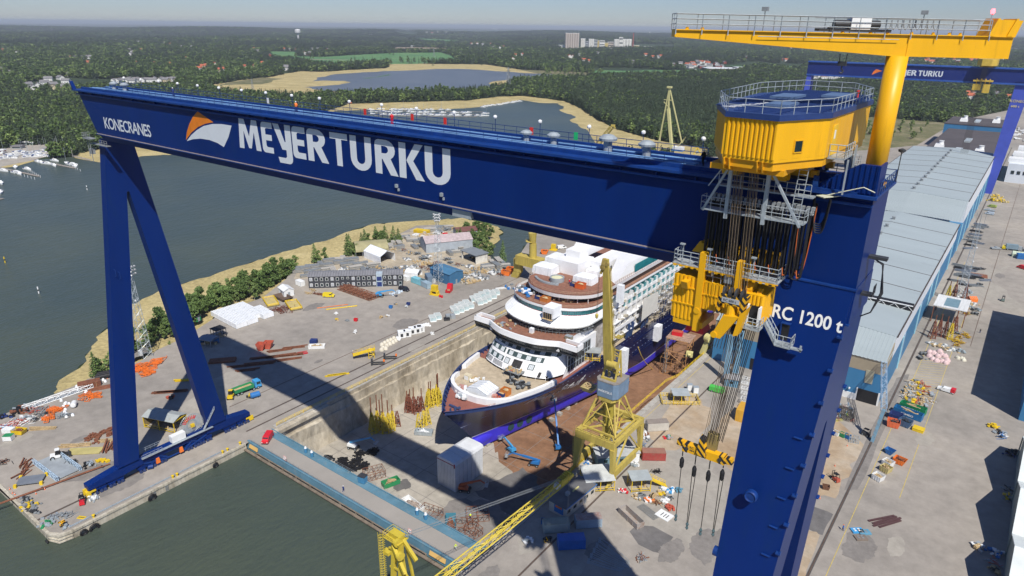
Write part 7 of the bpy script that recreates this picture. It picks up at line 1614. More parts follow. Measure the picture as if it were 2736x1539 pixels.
def skip(m,L=4.2,W=2.0,Hh=1.3,fill=TAN,slope=.75):
 def f(t):
  mb=MB();w_=.07;a,b=L/2,W/2
  T=[(-a,-b,Hh),(a,-b,Hh),(a,b,Hh),(-a,b,Hh)];Bm=[(-a*slope,-b*.92,.08),(a*slope,-b*.92,.08),(a*slope,b*.92,.08),(-a*slope,b*.92,.08)]
  I_=[(x*.95,y*.92,Hh)for x,y,z in T];J_=[(x*.93,y*.9,.2)for x,y,z in Bm]
  P=Bm+T+I_+J_;F=[(3,2,1,0)]
  for k in range(4):
   j=(k+1)%4;F+=[(k,j,4+j,4+k),(4+k,4+j,8+j,8+k),(8+k,8+j,12+j,12+k)]
  F.append((12,13,14,15));mb.add(P,F)
  for x in(-a*.5,0,a*.5):
   for s in(-1,1):mb.box(x-.06,x+.06,s*b*.97-.05,s*b*.97+.05,.2,Hh-.05)
  mb.mk('hull',m,t)
  if fill:
   mb=MB()
   for k in range(14):mb.be((r8(-a,a)*.7,r8(-b,b)*.65,Hh*r8(.55,.95)),(r8(-a,a)*.7,r8(-b,b)*.65,Hh*r8(.7,1.15)),r8(.12,.4),r8(.06,.2))
   mb.blob((0,0,Hh*.3),a*.7,b*.75,Hh*.5,n=10);mb.mk('contents',fill,t)
 return f
def wheels(t,xs,y,r,wd=.25):
 for x in xs:
  for s in(-1,1):
   mb=MB();mb.tu((x,s*y-s*wd,r),(x,s*y,r),r,12);w_=mb.mk('wheel',BK,t);mb=MB();mb.tu((x,s*y-s*.05,r),(x,s*y+s*.02,r),r*.55,10);mb.mk('rim',GA,w_)
def van(m,L=5.0,W=1.95,Hh=1.95,pick=None,rear=None):
 def f(t):
  mb=MB();b=W/2
  if pick:prof=[(-L/2,.35),(L/2,.35),(L/2,.85),(L*.33,1.0),(L*.18,1.45),(-L*.05,1.48),(-L*.1,1.0 if pick==1 else 1.48),(-L/2,.98 if pick==1 else 1.75)]
  else:prof=[(-L/2,.35),(L/2,.35),(L/2,.95),(L*.40,1.12),(L*.26,Hh-.08),(L*.22,Hh),(-L*.47,Hh),(-L/2,Hh-.15)]
  mb.extrude(prof,-b,b,lambda u,v,t_:(u,t_*(1 if v<1.1 else .92),v));mb.mk('body',m,t,fix=True)
  mb=MB();xw=L*.38 if not pick else L*.31;zb=1.14 if not pick else 1.03;xt=L*.27 if not pick else L*.19;zt=Hh-.12 if not pick else 1.42
  mb.add([(xw+.03,-b*.86,zb),(xw+.03,b*.86,zb),(xt+.03,b*.8,zt),(xt+.03,-b*.8,zt)],[(0,1,2,3)]);mb.mk('windscreen',GLASS,t)
  for s in(-1,1):
   mb=MB();y=s*b*.965;y2=s*b*.925;q=[(xw-.12,y,zb),(L*.08,y,zb),(L*.08,y2,zt-.08),(xt-.02,y2,zt-.08)];mb.poly(q if s>0 else q[::-1]);mb.mk('side_window',GLASS,t)
   mb=MB();mb.obox((L/2+.01,s*b*.72,.68),.06,.32,.2);mb.mk('headlight',WH,t)
  mb=MB();mb.box(L/2-.02,L/2+.06,-b*.95,b*.95,.35,.55);mb.box(-L/2-.06,-L/2+.02,-b*.95,b*.95,.35,.55);mb.mk('bumper',DK,t)
  if rear:mb=MB();mb.box(-L/2-.02,-L*.26,-b*.99,b*.99,.55,1.78);mb.mk('canopy',rear,t)
  wheels(t,(-L*.31,L*.31),b,.33)
 return f
def k_forklift(m):
 def f(t):
  mb=MB();mb.hexa([(-1.3,-.6,.3),(.9,-.6,.3),(.9,.6,.3),(-1.3,.6,.3),(-1.2,-.55,1.25),(.5,-.6,1.0),(.5,.6,1.0),(-1.2,.55,1.25)]);mb.mk('body',m,t)
  mb=MB()
  for x,y in((-.9,-.5),(-.9,.5),(.6,-.5),(.6,.5)):mb.be((x,y,1.1),(x*.85,y,2.2),.08)
  mb.box(-.8,.55,-.55,.55,2.2,2.26);mb.mk('cab_guard',BK,t)
  mb=MB();mb.be((1.0,-.35,.1),(1.0,-.35,2.6),.12);mb.be((1.0,.35,.1),(1.0,.35,2.6),.12);mb.be((1.,-.35,2.5),(1.,.35,2.5),.1);mb.box(.98,1.1,-.45,.45,.3,.8);mb.mk('mast',DK,t)
  mb=MB();mb.box(1.1,2.2,-.4,-.28,.12,.17);mb.box(1.1,2.2,.28,.4,.12,.17);mb.mk('fork',DK,t);wheels(t,(-.85,.6),.62,.36)
 return f
def lift(m,reach=9,elev=.35,rear=False,basket=True):
 def f(t):
  mb=MB();mb.box(-1.5,1.5,-.95,.95,.45,.85);mb.box(-1.5,-1.1,-1.1,1.1,.45,.6);mb.box(1.1,1.5,-1.1,1.1,.45,.6);mb.mk('chassis',DK,t)
  mb=MB();mb.hexa([(-1.9,-.9,.95),(.9,-.9,.95),(.9,.9,.95),(-1.9,.9,.95),(-1.8,-.85,1.9),(.3,-.85,1.6),(.3,.85,1.6),(-1.8,.85,1.9)]);mb.mk('turret',WH if rear else m,t)
  a=V3((-1.2,0,2.1));b=a+V3((cos(elev),0,sin(elev)))*reach;mb=MB();mb.be(a,a.lerp(b,.62),.5,.6);mb.be(a.lerp(b,.5),b,.36,.42);mb.mk('boom',m,t)
  c=b+V3((1.4,0,-.9));mb=MB();mb.be(b,c,.25,.3);mb.mk('jib',m,t)
  mb=MB();mb.obox((c.x+.5,0,c.z-.6),.9,2.0,.08);rail(mb,[(c.x+.05,-1,c.z-.55),(c.x+.95,-1,c.z-.55),(c.x+.95,1,c.z-.55),(c.x+.05,1,c.z-.55)],1.0,.7,.03,closed=True);mb.mk('basket',GA,t)
  wheels(t,(-1.2,1.2),1.15,.46,.35)
 return f
def k_truck(cabm,bedm):
 def f(t):
  mb=MB();mb.box(-4.6,3.6,-.5,.5,.7,.95);mb.mk('chassis',DK,t)
  mb=MB();mb.hexa([(2.2,-1.2,.7),(4.4,-1.2,.7),(4.4,1.2,.7),(2.2,1.2,.7),(2.3,-1.15,2.9),(4.15,-1.15,2.9),(4.15,1.15,2.9),(2.3,1.15,2.9)]);c=mb.mk('cab',cabm,t)
  mb=MB();mb.add([(4.33,-1.05,1.7),(4.33,1.05,1.7),(4.2,1.0,2.65),(4.2,-1.,2.65)],[(0,1,2,3)]);mb.mk('windscreen',GLASS,c)
  for s in(-1,1):mb=MB();q=[(2.7,s*1.21,1.7),(4.1,s*1.21,1.7),(4.0,s*1.18,2.6),(2.7,s*1.18,2.6)];mb.poly(q if s<0 else q[::-1]);mb.mk('side_window',GLASS,c)
  skip(bedm,6.6,2.5,1.35,None,.97)(tt:=thing('tmp','tmp','tmp'))
  for ch in list(tt.children):ch.parent=t;ch.location=(-1.5,0,1.0);ch.name='tipper_body'
  bpy.data.objects.remove(tt)
  mb=MB();mb.box(-4.4,1.5,-1.0,1.0,1.6,1.75);mb.mk('load',TAN,t);wheels(t,(-3.8,-2.6,1.6,3.1),1.2,.52,.35)
 return f
def k_loader(m):
 def f(t):
  mb=MB();mb.hexa([(-2,-.9,.6),(1,-.9,.6),(1,.9,.6),(-2,.9,.6),(-1.9,-.8,1.5),(.4,-.85,1.3),(.4,.85,1.3),(-1.9,.8,1.5)]);mb.mk('body',m,t)
  mb=MB();mb.hexa([(-.7,-.65,1.3),(.6,-.65,1.3),(.6,.65,1.3),(-.7,.65,1.3),(-.5,-.6,2.7),(.4,-.6,2.7),(.4,.6,2.7),(-.5,.6,2.7)]);c=mb.mk('cab',BK,t);mb=MB();mb.box(-.6,.5,-.68,.68,2.7,2.8);mb.mk('cab_roof',m,t)
  mb=MB();mb.be((.6,-.5,1.2),(2.4,-.5,.8),.18,.3);mb.be((.6,.5,1.2),(2.4,.5,.8),.18,.3);mb.hexa([(2.3,-1.1,.15),(3.2,-1.1,.1),(3.2,1.1,.1),(2.3,1.1,.15),(2.3,-1.1,1.1),(2.5,-1.1,1.1),(2.5,1.1,1.1),(2.3,1.1,1.1)]);mb.mk('bucket',DK,t);wheels(t,(-1.4,1.0),1.05,.62,.4)
 return f
def bars(m,n=6,L=6,wd=.25,spread=.4,ang=.1,layers=2):
 def f(t):
  for k in range(n):
   a=r8(-ang,ang);y=(k-(n-1)/2)*spread/1;z=.1+.28*(k%layers);mb=MB();l=L*r8(.75,1.05);d=V3((cos(a),sin(a),0))*l/2;c=V3((r8(-.3,.3),y,z))
   mb.be(c-d+V3((0,0,.1)),c+d+V3((0,0,.1)),wd,.04);mb.be(c-d,c+d,.04,.22);mb.be(c-d-V3((0,0,.1)),c+d-V3((0,0,.1)),wd,.04);mb.mk('beam',m,t)
 return f
def bundle(m,m2=None,L=4,W=1.6,rows=4,lay=4):
 def f(t):
  for l in range(lay):
   mb=MB();n=rows
   for k in range(n):y=-W/2+W*(k+.5)/n;j=r8(-.15,.15);mb.box(-L/2+j,L/2+j,y-W/n*.42,y+W/n*.42,.12+l*.36,.12+l*.36+.24)
   mb.mk('layer',m if l%2==0 or not m2 else m2,t)
  mb=MB()
  for x in(-L*.3,L*.3):
   for l in range(lay):mb.box(x-.06,x+.06,-W/2,W/2,l*.36,l*.36+.12)
  mb.mk('bearer',TAN,t)
 return f
def heap(mats,n=24,sx=1.6,sy=1.2,h=.9,sz=1.0,long=False):
 def f(t):
  for i,m in enumerate(mats):
   mb=MB()
   for k in range(max(3,n//len(mats))):
    x,y=R8.gauss(0,sx*.5),R8.gauss(0,sy*.5);z=max(0,r8(-.1,h)*math.exp(-(x/sx)**2-(y/sy)**2))
    if long:a=r8(0,6.28);d=V3((cos(a),sin(a),r8(-.15,.25)))*r8(.5,1.4)*sz;mb.be(V3((x,y,z+.15))-d,V3((x,y,z+.15))+d,.12*sz,.1*sz)
    else:mb.obox((x,y,z),r8(.3,1.1)*sz,r8(.3,.9)*sz,r8(.2,.6)*sz,r8(0,3))
   mb.mk('scrap',m,t)
 return f
def frames(m,n=6,L=3,Hh=1.2):
 def f(t):
  mb=MB()
  for k in range(n):
   a=r8(0,3.1);c=V3((R8.gauss(0,L*.35),R8.gauss(0,L*.3),.12+r8(0,Hh)*.5));u=V3((cos(a),sin(a),r8(-.1,.1)))*L*r8(.35,.6);v=V3((-sin(a),cos(a),r8(-.1,.1)))*L*r8(.15,.3);P=[c-u-v,c+u-v,c+u+v,c-u+v]
   for p_,q in zip(P,P[1:]+P[:1]):mb.be(p_,q,.14)
   mb.be(P[0],P[2],.1);mb.be(c-u,c+u,.1)
   for q in P[:2]:mb.be(q,q+V3((0,0,Hh*r8(.3,1))),.12)
  mb.mk('frame',m,t)
 return f
def bags(m,n=7,s=1.1,sx=1.5,sy=1.0):
 def f(t):
  for k in range(n):
   mb=MB();mb.blob((R8.gauss(0,sx),R8.gauss(0,sy),0),s*.55,s*.5,s*r8(.55,.9),R8,8,.12);mb.mk('bag',m,t,smooth=True)
 return f
def shelter(L,W,Hh,roofm,frame=SY,pitch=0.,wall=None):
 def f(t):
  mb=MB()
  for x in(-L/2,0,L/2):
   for y in(-W/2,W/2):mb.be((x,y,0),(x,y,Hh),.18)
  for y in(-W/2,W/2):mb.be((-L/2,y,Hh),(L/2,y,Hh),.18);mb.be((-L/2,y,.4),(L/2,y,.4),.12);mb.be((-L/2,y,1.1),(L/2,y,1.1),.1)
  for x in(-L/2,L/2):mb.be((x,-W/2,Hh),(x,W/2,Hh),.18)
  mb.mk('frame',frame,t);mb=MB();o=.25
  if pitch:mb.extrude([(-W/2-o,Hh+.1),(0,Hh+.1+pitch),(W/2+o,Hh+.1),(W/2+o,Hh+.22),(0,Hh+.22+pitch),(-W/2-o,Hh+.22)],-L/2-o,L/2+o,YX)
  else:mb.box(-L/2-o,L/2+o,-W/2-o,W/2+o,Hh+.1,Hh+.22)
  mb.mk('roof',roofm,t)
  if wall:mb=MB();mb.box(-L/2,L/2,W/2-.1,W/2-.02,.1,Hh);mb.box(-L/2,-L/2+.06,-W/2,W/2,.1,Hh);mb.mk('wall',wall,t)
  mb=MB()
  for k in range(5):mb.obox((r8(-L*.4,L*.4),r8(-W*.3,W*.3),.02),r8(.5,1.2),r8(.4,1),r8(.4,1.1),r8(0,3))
  mb.mk('stored_goods',TAN,t)
 return f
def k_hut(L,W,Hh,wallm,roofm,pitch=.0,win=3,door=True):
 def f(t):
  mb=MB();mb.box(-L/2,L/2,-W/2,W/2,0,Hh)
  if pitch:mb.extrude([(-W/2,Hh),(0,Hh+pitch),(W/2,Hh)],-L/2,L/2,YX)
  mb.mk('wall',wallm,t);mb=MB();o=.25
  if pitch:
   for s in(-1,1):mb.hexa([(-L/2-o,s*(W/2+o),Hh-.06),(L/2+o,s*(W/2+o),Hh-.06),(L/2+o,0,Hh+pitch+.05),(-L/2-o,0,Hh+pitch+.05),(-L/2-o,s*(W/2+o),Hh+.1),(L/2+o,s*(W/2+o),Hh+.1),(L/2+o,0,Hh+pitch+.2),(-L/2-o,0,Hh+pitch+.2)])
  else:mb.box(-L/2-o,L/2+o,-W/2-o,W/2+o,Hh,Hh+.2)
  mb.mk('roof',roofm,t,fix=True)
  for k in range(win):
   mb=MB();x=-L/2+L*(k+.5)/win;mb.box(x-.5,x+.5,-W/2-.05,-W/2-.003,Hh*.42,Hh*.75);mb.mk('window',GLASS,t)
  if door:mb=MB();mb.box(L/2+.003,L/2+.06,-.5,.5,0,2.0);mb.mk('door',GREYP,t)
 return f
def k_trestle(m,h=6.5,w_=2.2,pole=12.,pm=RU):
 def f(t):
  mb=MB()
  for x,y in((-1,-1),(1,-1),(1,1),(-1,1)):mb.be((x*w_/2,y*w_/2,0),(x*.22,y*.22,h),.2)
  for k in range(4):
   z=h*(k+.2)/4.2;f_=w_/2*(1-z/h)+.22*z/h;P=[(-f_,-f_,z),(f_,-f_,z),(f_,f_,z),(-f_,f_,z)];z2=z+h/4.2;f2=w_/2*(1-z2/h)+.22*z2/h;Q=[(-f2,-f2,z2),(f2,-f2,z2),(f2,f2,z2),(-f2,f2,z2)]
   for i in range(4):mb.be(P[i],P[(i+1)%4],.12);mb.be(P[i],Q[(i+1)%4],.1)
  mb.mk('trestle',m,t)
  if pole:mb=MB();mb.tu((0,0,h*.3),(0,0,pole),.19,7);mb.mk('prop',pm,t)
 return f
def person(shirt,legs,hat=HIVIS,pose='walk'):
 def f(t):
  mb=MB();me=bpy.data.meshes.new('body');J=[(0,0,.95),(0,0,1.2),(0,0,1.45),(0,.02,1.62),(.1,0,.92),(.12,.12,.5),(.12,-.02,.06),(.12,.12,.04),(-.1,0,.92),(-.12,-.05,.5),(-.12,-.3,.1),(-.12,-.18,.04),(.2,0,1.42),(.26,-.08,1.15),(.26,.08,.92),(-.2,0,1.42),(-.26,.1,1.15),(-.26,.22,.95)]
  if pose=='stand':J[5:8]=[(.12,.02,.5),(.12,0,.06),(.12,.12,.04)];J[9:12]=[(-.12,.02,.5),(-.12,0,.06),(-.12,.12,.04)]
  if pose=='ride':J=[(0,0,.98),(0,.15,1.2),(0,.3,1.4),(0,.38,1.58),(.1,.02,.95),(.12,.35,.72),(.12,.2,.32),(.12,.32,.3),(-.1,.02,.95),(-.12,.38,.8),(-.12,.3,.5),(-.12,.42,.48),(.2,.28,1.38),(.26,.42,1.18),(.22,.62,1.06),(-.2,.28,1.38),(-.26,.42,1.18),(-.22,.62,1.06)]
  E=[(0,1),(1,2),(2,3),(0,4),(4,5),(5,6),(6,7),(0,8),(8,9),(9,10),(10,11),(2,12),(12,13),(13,14),(2,15),(15,16),(16,17)];r=[.15,.16,.15,.07,.11,.085,.055,.05,.11,.085,.055,.05,.075,.055,.04,.075,.055,.04]
  me.from_pydata(J,E,[]);o=bpy.data.objects.new('body',me);col.objects.link(o);md=o.modifiers.new('skin','SKIN')
  for i,v in enumerate(me.skin_vertices[0].data):v.radius=(r[i],r[i]);v.use_root=i==0
  o.modifiers.new('sub','SUBSURF').levels=1;dg=bpy.context.evaluated_depsgraph_get();m2=bpy.data.meshes.new_from_object(o.evaluated_get(dg));o.modifiers.clear();o.data=m2
  m2.materials.clear();m2.materials.append(shirt);m2.materials.append(legs);m2.materials.append(SKIN)
  for p_ in m2.polygons:z=p_.center.z;p_.material_index=1 if z<J[0][2]+.02 else 0
  o.parent=t;h=V3(J[3]);mb=MB();mb.lathe([(.04,-.1),(.085,-.06),(.1,.03),(.09,.12),(.04,.17)],(h.x,h.y+.01,h.z+.05),10);mb.obox((h.x,h.y+.11,h.z+.06),.03,.04,.05);mb.mk('head',SKIN,t,smooth=True)
  mb=MB();mb.lathe([(.125,0),(.12,.05),(.09,.12),(.02,.15)],(h.x,h.y,h.z+.1),10);mb.mk('helmet',hat,t)
 return f
def bike_mesh(mb):
 for y in(-.52,.52):mb.path([(0,y+.33*cos(PI*k/6),.33+.33*sin(PI*k/6))for k in range(13)],.025,3)
 for a,b in(((0,-.52,.33),(0,-.12,.75)),((0,-.12,.75),(0,.42,.72)),((0,.42,.95),(0,.52,.33)),((0,-.15,.9),(0,.05,.3)),((0,.05,.3),(0,.42,.72)),((-.25,.4,.97),(.25,.4,.97))):mb.tu(a,b,.025,3)
 mb.obox((0,-.17,.88),.14,.26,.06)
def k_tank(m,L=2.4,r=.6):
 def f(t):
  mb=MB();mb.tu((-L/2,0,r+.2),(L/2,0,r+.2),r,14);mb.tu((-L/2-.25,0,r+.2),(-L/2,0,r+.2),r*.6,14,r);mb.tu((L/2,0,r+.2),(L/2+.25,0,r+.2),r,14,r*.6);mb.mk('shell',m,t);mb=MB()
  for x in(-L*.3,L*.3):mb.box(x-.1,x+.1,-r*.7,r*.7,0,r*.5)
  mb.mk('saddle',DK,t)
 return f
def k_drum(m,r=.9,wd=.9):
 def f(t):
  mb=MB();mb.tu((0,-wd/2,r),(0,-wd/2+.08,r),r,16);mb.tu((0,wd/2-.08,r),(0,wd/2,r),r,16);mb.mk('flange',m,t);mb=MB();mb.tu((0,-wd/2+.08,r),(0,wd/2-.08,r),r*.7,14);mb.mk('cable',BK,t)
 return f
def k_wrap(L=10.5,W=2.6,Hh=2.1):
 def f(t):
  mb=MB();n=6
  for k in range(n):x0=-L/2+L*k/n;x1=x0+L/n;j=r8(-.06,.06);mb.hexa([(x0,-W/2,.15),(x1,-W/2,.15),(x1,W/2,.15),(x0,W/2,.15),(x0,-W/2+.12,Hh+j),(x1,-W/2+.1,Hh-j),(x1,W/2-.1,Hh+j),(x0,W/2-.12,Hh-j)])
  mb.mk('wrapping',TARP,t);mb=MB()
  for k in range(1,n):x=-L/2+L*k/n;mb.box(x-.03,x+.03,-W/2-.03,W/2+.03,.15,.3);mb.box(x-.04,x+.04,-W/2+.1,W/2-.1,Hh-.02,Hh+.08)
  mb.mk('strap',GA,t);mb=MB()
  for x in(-L*.35,0,L*.35):mb.box(x-.15,x+.15,-W/2,W/2,0,.15)
  mb.mk('bearer',TAN,t)
 return f
def k_glassrack(n=5,L=2.6,Hh=1.7):
 def f(t):
  for k in range(n):
   mb=MB();y=k*.8-(n-1)*.4
   for a,b in(((-L/2,y,.15),(L/2,y,.15)),((-L/2,y+.2,Hh),(L/2,y+.2,Hh)),((-L/2,y,.15),(-L/2,y+.2,Hh)),((L/2,y,.15),(L/2,y+.2,Hh))):mb.be(a,b,.12)
   fr_=mb.mk('frame',WH,t);mb=MB();mb.add([(-L/2,y+.02,.2),(L/2,y+.02,.2),(L/2,y+.2,Hh),(-L/2,y+.2,Hh)],[(0,1,2,3)]);mb.mk('pane',mat('pale_glass',(.40,.50,.52),.15),fr_)
  mb=MB();mb.box(-L*.45,L*.45,-n*.42,n*.42,0,.14);mb.mk('pallet',WH,t)
 return f
def k_cage(L=5,W=3.5,Hh=1.6,m=RU):
 def f(t):
  mb=MB()
  for z in(.05,Hh):
   for y in(-W/2,W/2):mb.be((-L/2,y,z),(L/2,y,z),.1)
   for x in(-L/2,0,L/2):mb.be((x,-W/2,z),(x,W/2,z),.1)
  for x in(-L/2,-L/4,0,L/4,L/2):
   for y in(-W/2,W/2):mb.be((x,y,0),(x,y,Hh),.09);mb.be((x,y,0),(min(x+L/4,L/2),y,Hh),.07)
  mb.mk('frame',m,t);mb=MB();mb.be((-L/2,-W/2,.05),(L/2,W/2,.05),.08);mb.mk('tie',m,t)
 return f
def k_cone(t):
 mb=MB();mb.lathe([(.2,0),(.2,.04),(.13,.05),(.04,.75)],(0,0,0),8);mb.mk('cone',mat('cone_orange',(.80,.16,.03),.5),t)
 mb=MB();mb.lathe([(.1,.35),(.075,.5)],(0,0,0),8);mb.mk('band',WH,t)
bw_=[(563,845),(632,882),(655,816)];p0,p1,p2=[g(x,y,0)for x,y in bw_];W_=None
for c in range(3):
 for r_ in range(6):
  if c==2 and r_==5:continue
  P=p0+(p1-p0)*((r_+.4)/6)+(p2-p0)*((c+.55)/3.2);L_=(p2-p0).length/3.3;ang=math.atan2((p2-p0).y,(p2-p0).x)
  if W_ is None:W_=put('wrapped_module','long white plastic-wrapped module in the stack beside the tree belt',P,k_wrap(L_,(p1-p0).length/6.6,2.1),ang)
  else:again(W_,'long white plastic-wrapped module in the stack beside the tree belt',P,ang)
for r_ in range(3):
 again(W_,'long white plastic-wrapped module in the stack beside the tree belt',at('B',30+45*r_,265+25*r_),ang)
put('green_hut','small green hut at the edge of the tree belt',at('A',1905,350),k_hut(2.6,2.2,2.2,GREEN,DK,0,1),.2)
put('dark_canopy','black four-legged canopy by the white wrapped modules',at('A',2120,500),shelter(4,4,3.2,BK,DK))
put('blue_tent','blue-grey tent shelter in the shadow of the girder',at('A',2030,580),shelter(5.5,4.5,2.6,mat('blue_grey_canvas',(.20,.25,.30),.8),GD,.5,BLUE),.3)
put('tipper_truck','tipper truck with light blue cab and green body beside the crane shadow',at('A',2400,1030),k_truck(LBLUE,GREEN),math.radians(83))
put('wheel_loader','yellow wheeled loader behind the green tipper truck',at('A',2240,1095),k_loader(SY),2.4)
put('winch_machine','blue winch drum machine next to the tipper truck',at('B',10,1095),k_tank(BLUE,2.6,.9),1.3)
put('winch_machine','small yellow winch beside the blue winch drum',at('A',2420,1095),heap((SY,DK),12,1,.7,1.2,1.),.2)
put('yellow_shelter','yellow-framed shelter with a grey pitched roof between the left crane legs',at('A',1610,1370),shelter(11,5.2,3.6,mat('shelter_roof',(.36,.39,.38),.7,dirt=(.3,.28,.22),da=.3),SY,.9,mat('shelter_wall',(.30,.22,.09),.8)),.35)
for x,y,s in((1420,800,3.2),(1520,760,2.6),(1330,830,2.2),(880,1090,2.6),(525,1225,2.4),(465,1300,2.0),(1420,870,2.)):
 put('orange_frame_heap','heap of orange steel frames on the west yard edge',at('A',x,y),frames(ORANGE,8,s*1.3,1.0),.2)
put('plate_stack','stack of brown steel plates by the shore reeds',at('A',870,985),bundle(RU,None,6.5,3,3,5),1.2)
put('steel_sheet','flat rusty sheet lying beside the brown plate stack',at('A',960,1005),lambda t:(MB().box(-4.5,4.5,-1.5,1.5,.01,.12).mk('sheet',RU,t),MB().box(-3,3,-.2,.2,.12,.2).mk('bar',RU,t)),1.1)
put('gas_tank','white horizontal tank lying on the west yard',at('A',720,1185),k_tank(WH,2.2,.8),2.6)
gw=put('white_gangway','white lattice gangway lying along the water edge',at('A',570,1110),lambda t:lattice(MB(),(-10,0,.7),(10,0,.7),1.5,1.5,12,.12,.07,h0=1.2,h1=1.2).mk('truss',WH,t)and MB().box(-10,10,-.6,.6,.15,.25).mk('deck',GA,t),.0)
a,b=at('A',430,1150),at('A',710,1055);gw.rotation_euler.z=math.atan2((b-a).y,(b-a).x);gw.location=(a+b)/2
def coilheap(t):
 for k in range(3):mb=MB();mb.tu((-3+k*.4,k*1.2-1.2,.9),(3+k*.3,k*1.2-1.2,.9),.85,12);mb.mk('tube',BK,t)
put('rubber_tube_stack','fat black rubber tubes lying by the left crane leg',at('A',1020,895),coilheap,1.2)
for x,y in((975,935),(770,1020),(640,1160),(660,1240)):put('bag_heap','white bags piled on the west quay edge',at('A',x,y),bags(TARP,6,1.0))
for i,(x,y,m,l)in enumerate([(180,1330,(WH,REDOX),1),(50,1385,(WH,LBLUE,REDOX),1),(120,1365,(WH,REDOX),1),(240,1205,(RU,GA,BK),0),(180,1245,(BK,RU),0),(20,1290,(BK,NC),0),(330,1230,(GD,REDOX),1),(380,1215,(GA,RU),1),(430,1260,(DK,GD),1),(620,1280,(GA,GD),1),(300,1310,(WH,DK),1),(240,1310,(WH,GA),0)]):
 put('scrap_heap','heap of mixed scrap along the far west quay',at('A',x,y),heap(m,26,2.6,1.3,.9,1.1,l),.6)
put('yellow_skip','yellow skip on the west quay left of the crane',at('A',190,1440),skip(SY,4,2.2,1.4,RU),.5)
put('white_crate','white crate beside the yellow skip',at('A',90,1435),kcont(WH,3,1.8,1.5),.5)
put('lidded_crate','white crate with a green lid left of the yellow skip',at('E',90,130),kcont(WH,2.4,1.8,1.6,GREEN),.7)
for r,x,y,L,lab in(('A',400,1400,9,'long pale timber lying on the west yard'),('E',680,195,6,'long open timber crate near the left crane leg'),('E',815,185,4,'short timber pile near the left crane leg'),('E',1040,145,6,'leaning pale timbers beside the left crane leg')):
 put('timber_pile',lab,at(r,x,y),bars(TAN,4,L,.35,.35,.06,2),.75)
for x,y in((860,130),(900,95),(945,105),(995,68),(1060,42),(1070,82),(945,145),(1285,68)):
 put('chain_heap','brown heap of rusty chain on the west quay',at('E',x,y),heap((RU,),26,1.0,1.0,.7,.75),.3)
put('steel_beams','rusty brown beams lying by the foot of the left leg',at('E',1075,190),bars(RU,6,7,.4,.6,.3,3),2.6)
put('slatted_mat','yellowish slatted deck panel lying flat on the quay',at('E',825,245),bundle(mat('pale_yellow_slats',(.46,.40,.16),.8),None,9,3.2,9,1),.75)
def ramp(t):
 MB().box(-6.5,6.5,-2.6,2.6,.25,.4).mk('plate',GREYP,t)
 for s in(-1,1):mb=MB();lattice(mb,(-7,s*2.9,.8),(7,s*2.9,.8),.5,.5,14,.1,.06,h0=1.2,h1=1.2);mb.mk('side_truss',mat('pale_blue_truss',(.35,.45,.55),.5),t)
rp=put('boarding_ramp','wide grey ramp with blue lattice sides lying on the quay',at('E',555,395),ramp);a,b=at('E',430,320),at('E',660,490);rp.rotation_euler.z=math.atan2((b-a).y,(b-a).x)
def platf(t):
 MB().box(-3,3,-1.8,1.8,.5,.75).mk('plate',mat('slate_plate',(.17,.19,.22),.6),t);mb=MB()
 for x in(-3,3):
  for y in(-2,2):mb.obox((x,y,0),.7,.7,.9)
 mb.mk('foot',SY,t)
put('lifting_platform','slate-grey platform with yellow feet near the pier corner',at('E',305,535),platf,.9)
for x,y in((240,360),(220,470),(265,395)):put('steel_beams','rusty angle beams near the pier corner',at('E',x,y),bars(RU,4,4.5,.25,.5,.5,2),2.2)
put('brown_pipe_run','rusty pipe run crossing the pier to its corner',at('E',410,615),lambda t:MB().tu((-16,0,.4),(16,0,.4),.16,6).tu((-16,.6,.3),(14,.6,.3),.1,6).mk('pipe',RU,t)and MB().box(-15,-14.7,-.3,.9,0,.4).box(0,.3,-.3,.9,0,.4).box(14,14.3,-.3,.9,0,.4).mk('support',DK,t),math.atan2((at('E',610,540)-at('E',200,690)).y,(at('E',610,540)-at('E',200,690)).x))
put('forklift','red and black forklift in front of the left crane bogies',at('E',800,745),k_forklift(RED),2.7)
for x,y,m in((290,770,(GD,SY)),(240,720,(DK,GD)),(340,830,(GD,DK)),(690,350,(BK,DK)),(870,375,(BK,GA)),(545,885,(GA,GD)),(460,950,(GA,GREEN)),(640,860,(GD,GA)),(900,700,(GA,WH)),(30,355,(BK,RU))):put('quay_scrap','pile of metal bits on the pier near the crane',at('E',x,y),heap(m,22,1.7,1.2,.7,.85,R8.random()<.5),.5)
put('hydraulic_unit','yellow hose machine behind the left leg foot',at('E',985,345),heap((SY,),9,1.8,.7,.8,1.1),.6)
put('small_tractor','small white machine beside the grey ramp',at('E',572,305),k_loader(WH),1.2)
put('hazard_roller','black and yellow striped winch near the pier tip',at('E',620,970),heap((HAZ,GA),10,1.2,.8,1.2,1.1),.4)
put('floor_sign','yellow plate lying by the crane end stop',at('E',790,885),lambda t:MB().box(-1,1,-.5,.5,.02,.1).mk('plate',SY,t)and MB().box(-.8,.8,-.1,.1,.1,.12).mk('stripe',DK,t),.5)
for r,x,y in(('E',95,612),('E',122,648),('E',146,662),('H',825,190),('H',705,385),('H',560,698),('E',350,655),('E',435,612),('A',1040,910)):put('traffic_cone','orange traffic cone on the '+('pier near the crane' if r in 'EA' else 'brown apron right of the crane leg'),at(r,x,y),k_cone)
put('long_board','long brown board lying beyond the yellow shelter',at('A',1650,1040),bars(RU,5,11,.6,.3,.02,1),.82)
put('red_hopper','small red machine beyond the yellow shelter',at('A',1670,1105),heap((REDOX,DK),10,1.5,1,1,1.2),.5)
put('yellow_beam','yellow beam with lugs beside the right hinged column',at('A',1785,930),bars(SY,3,7,.6,.4,.04,2),.8)
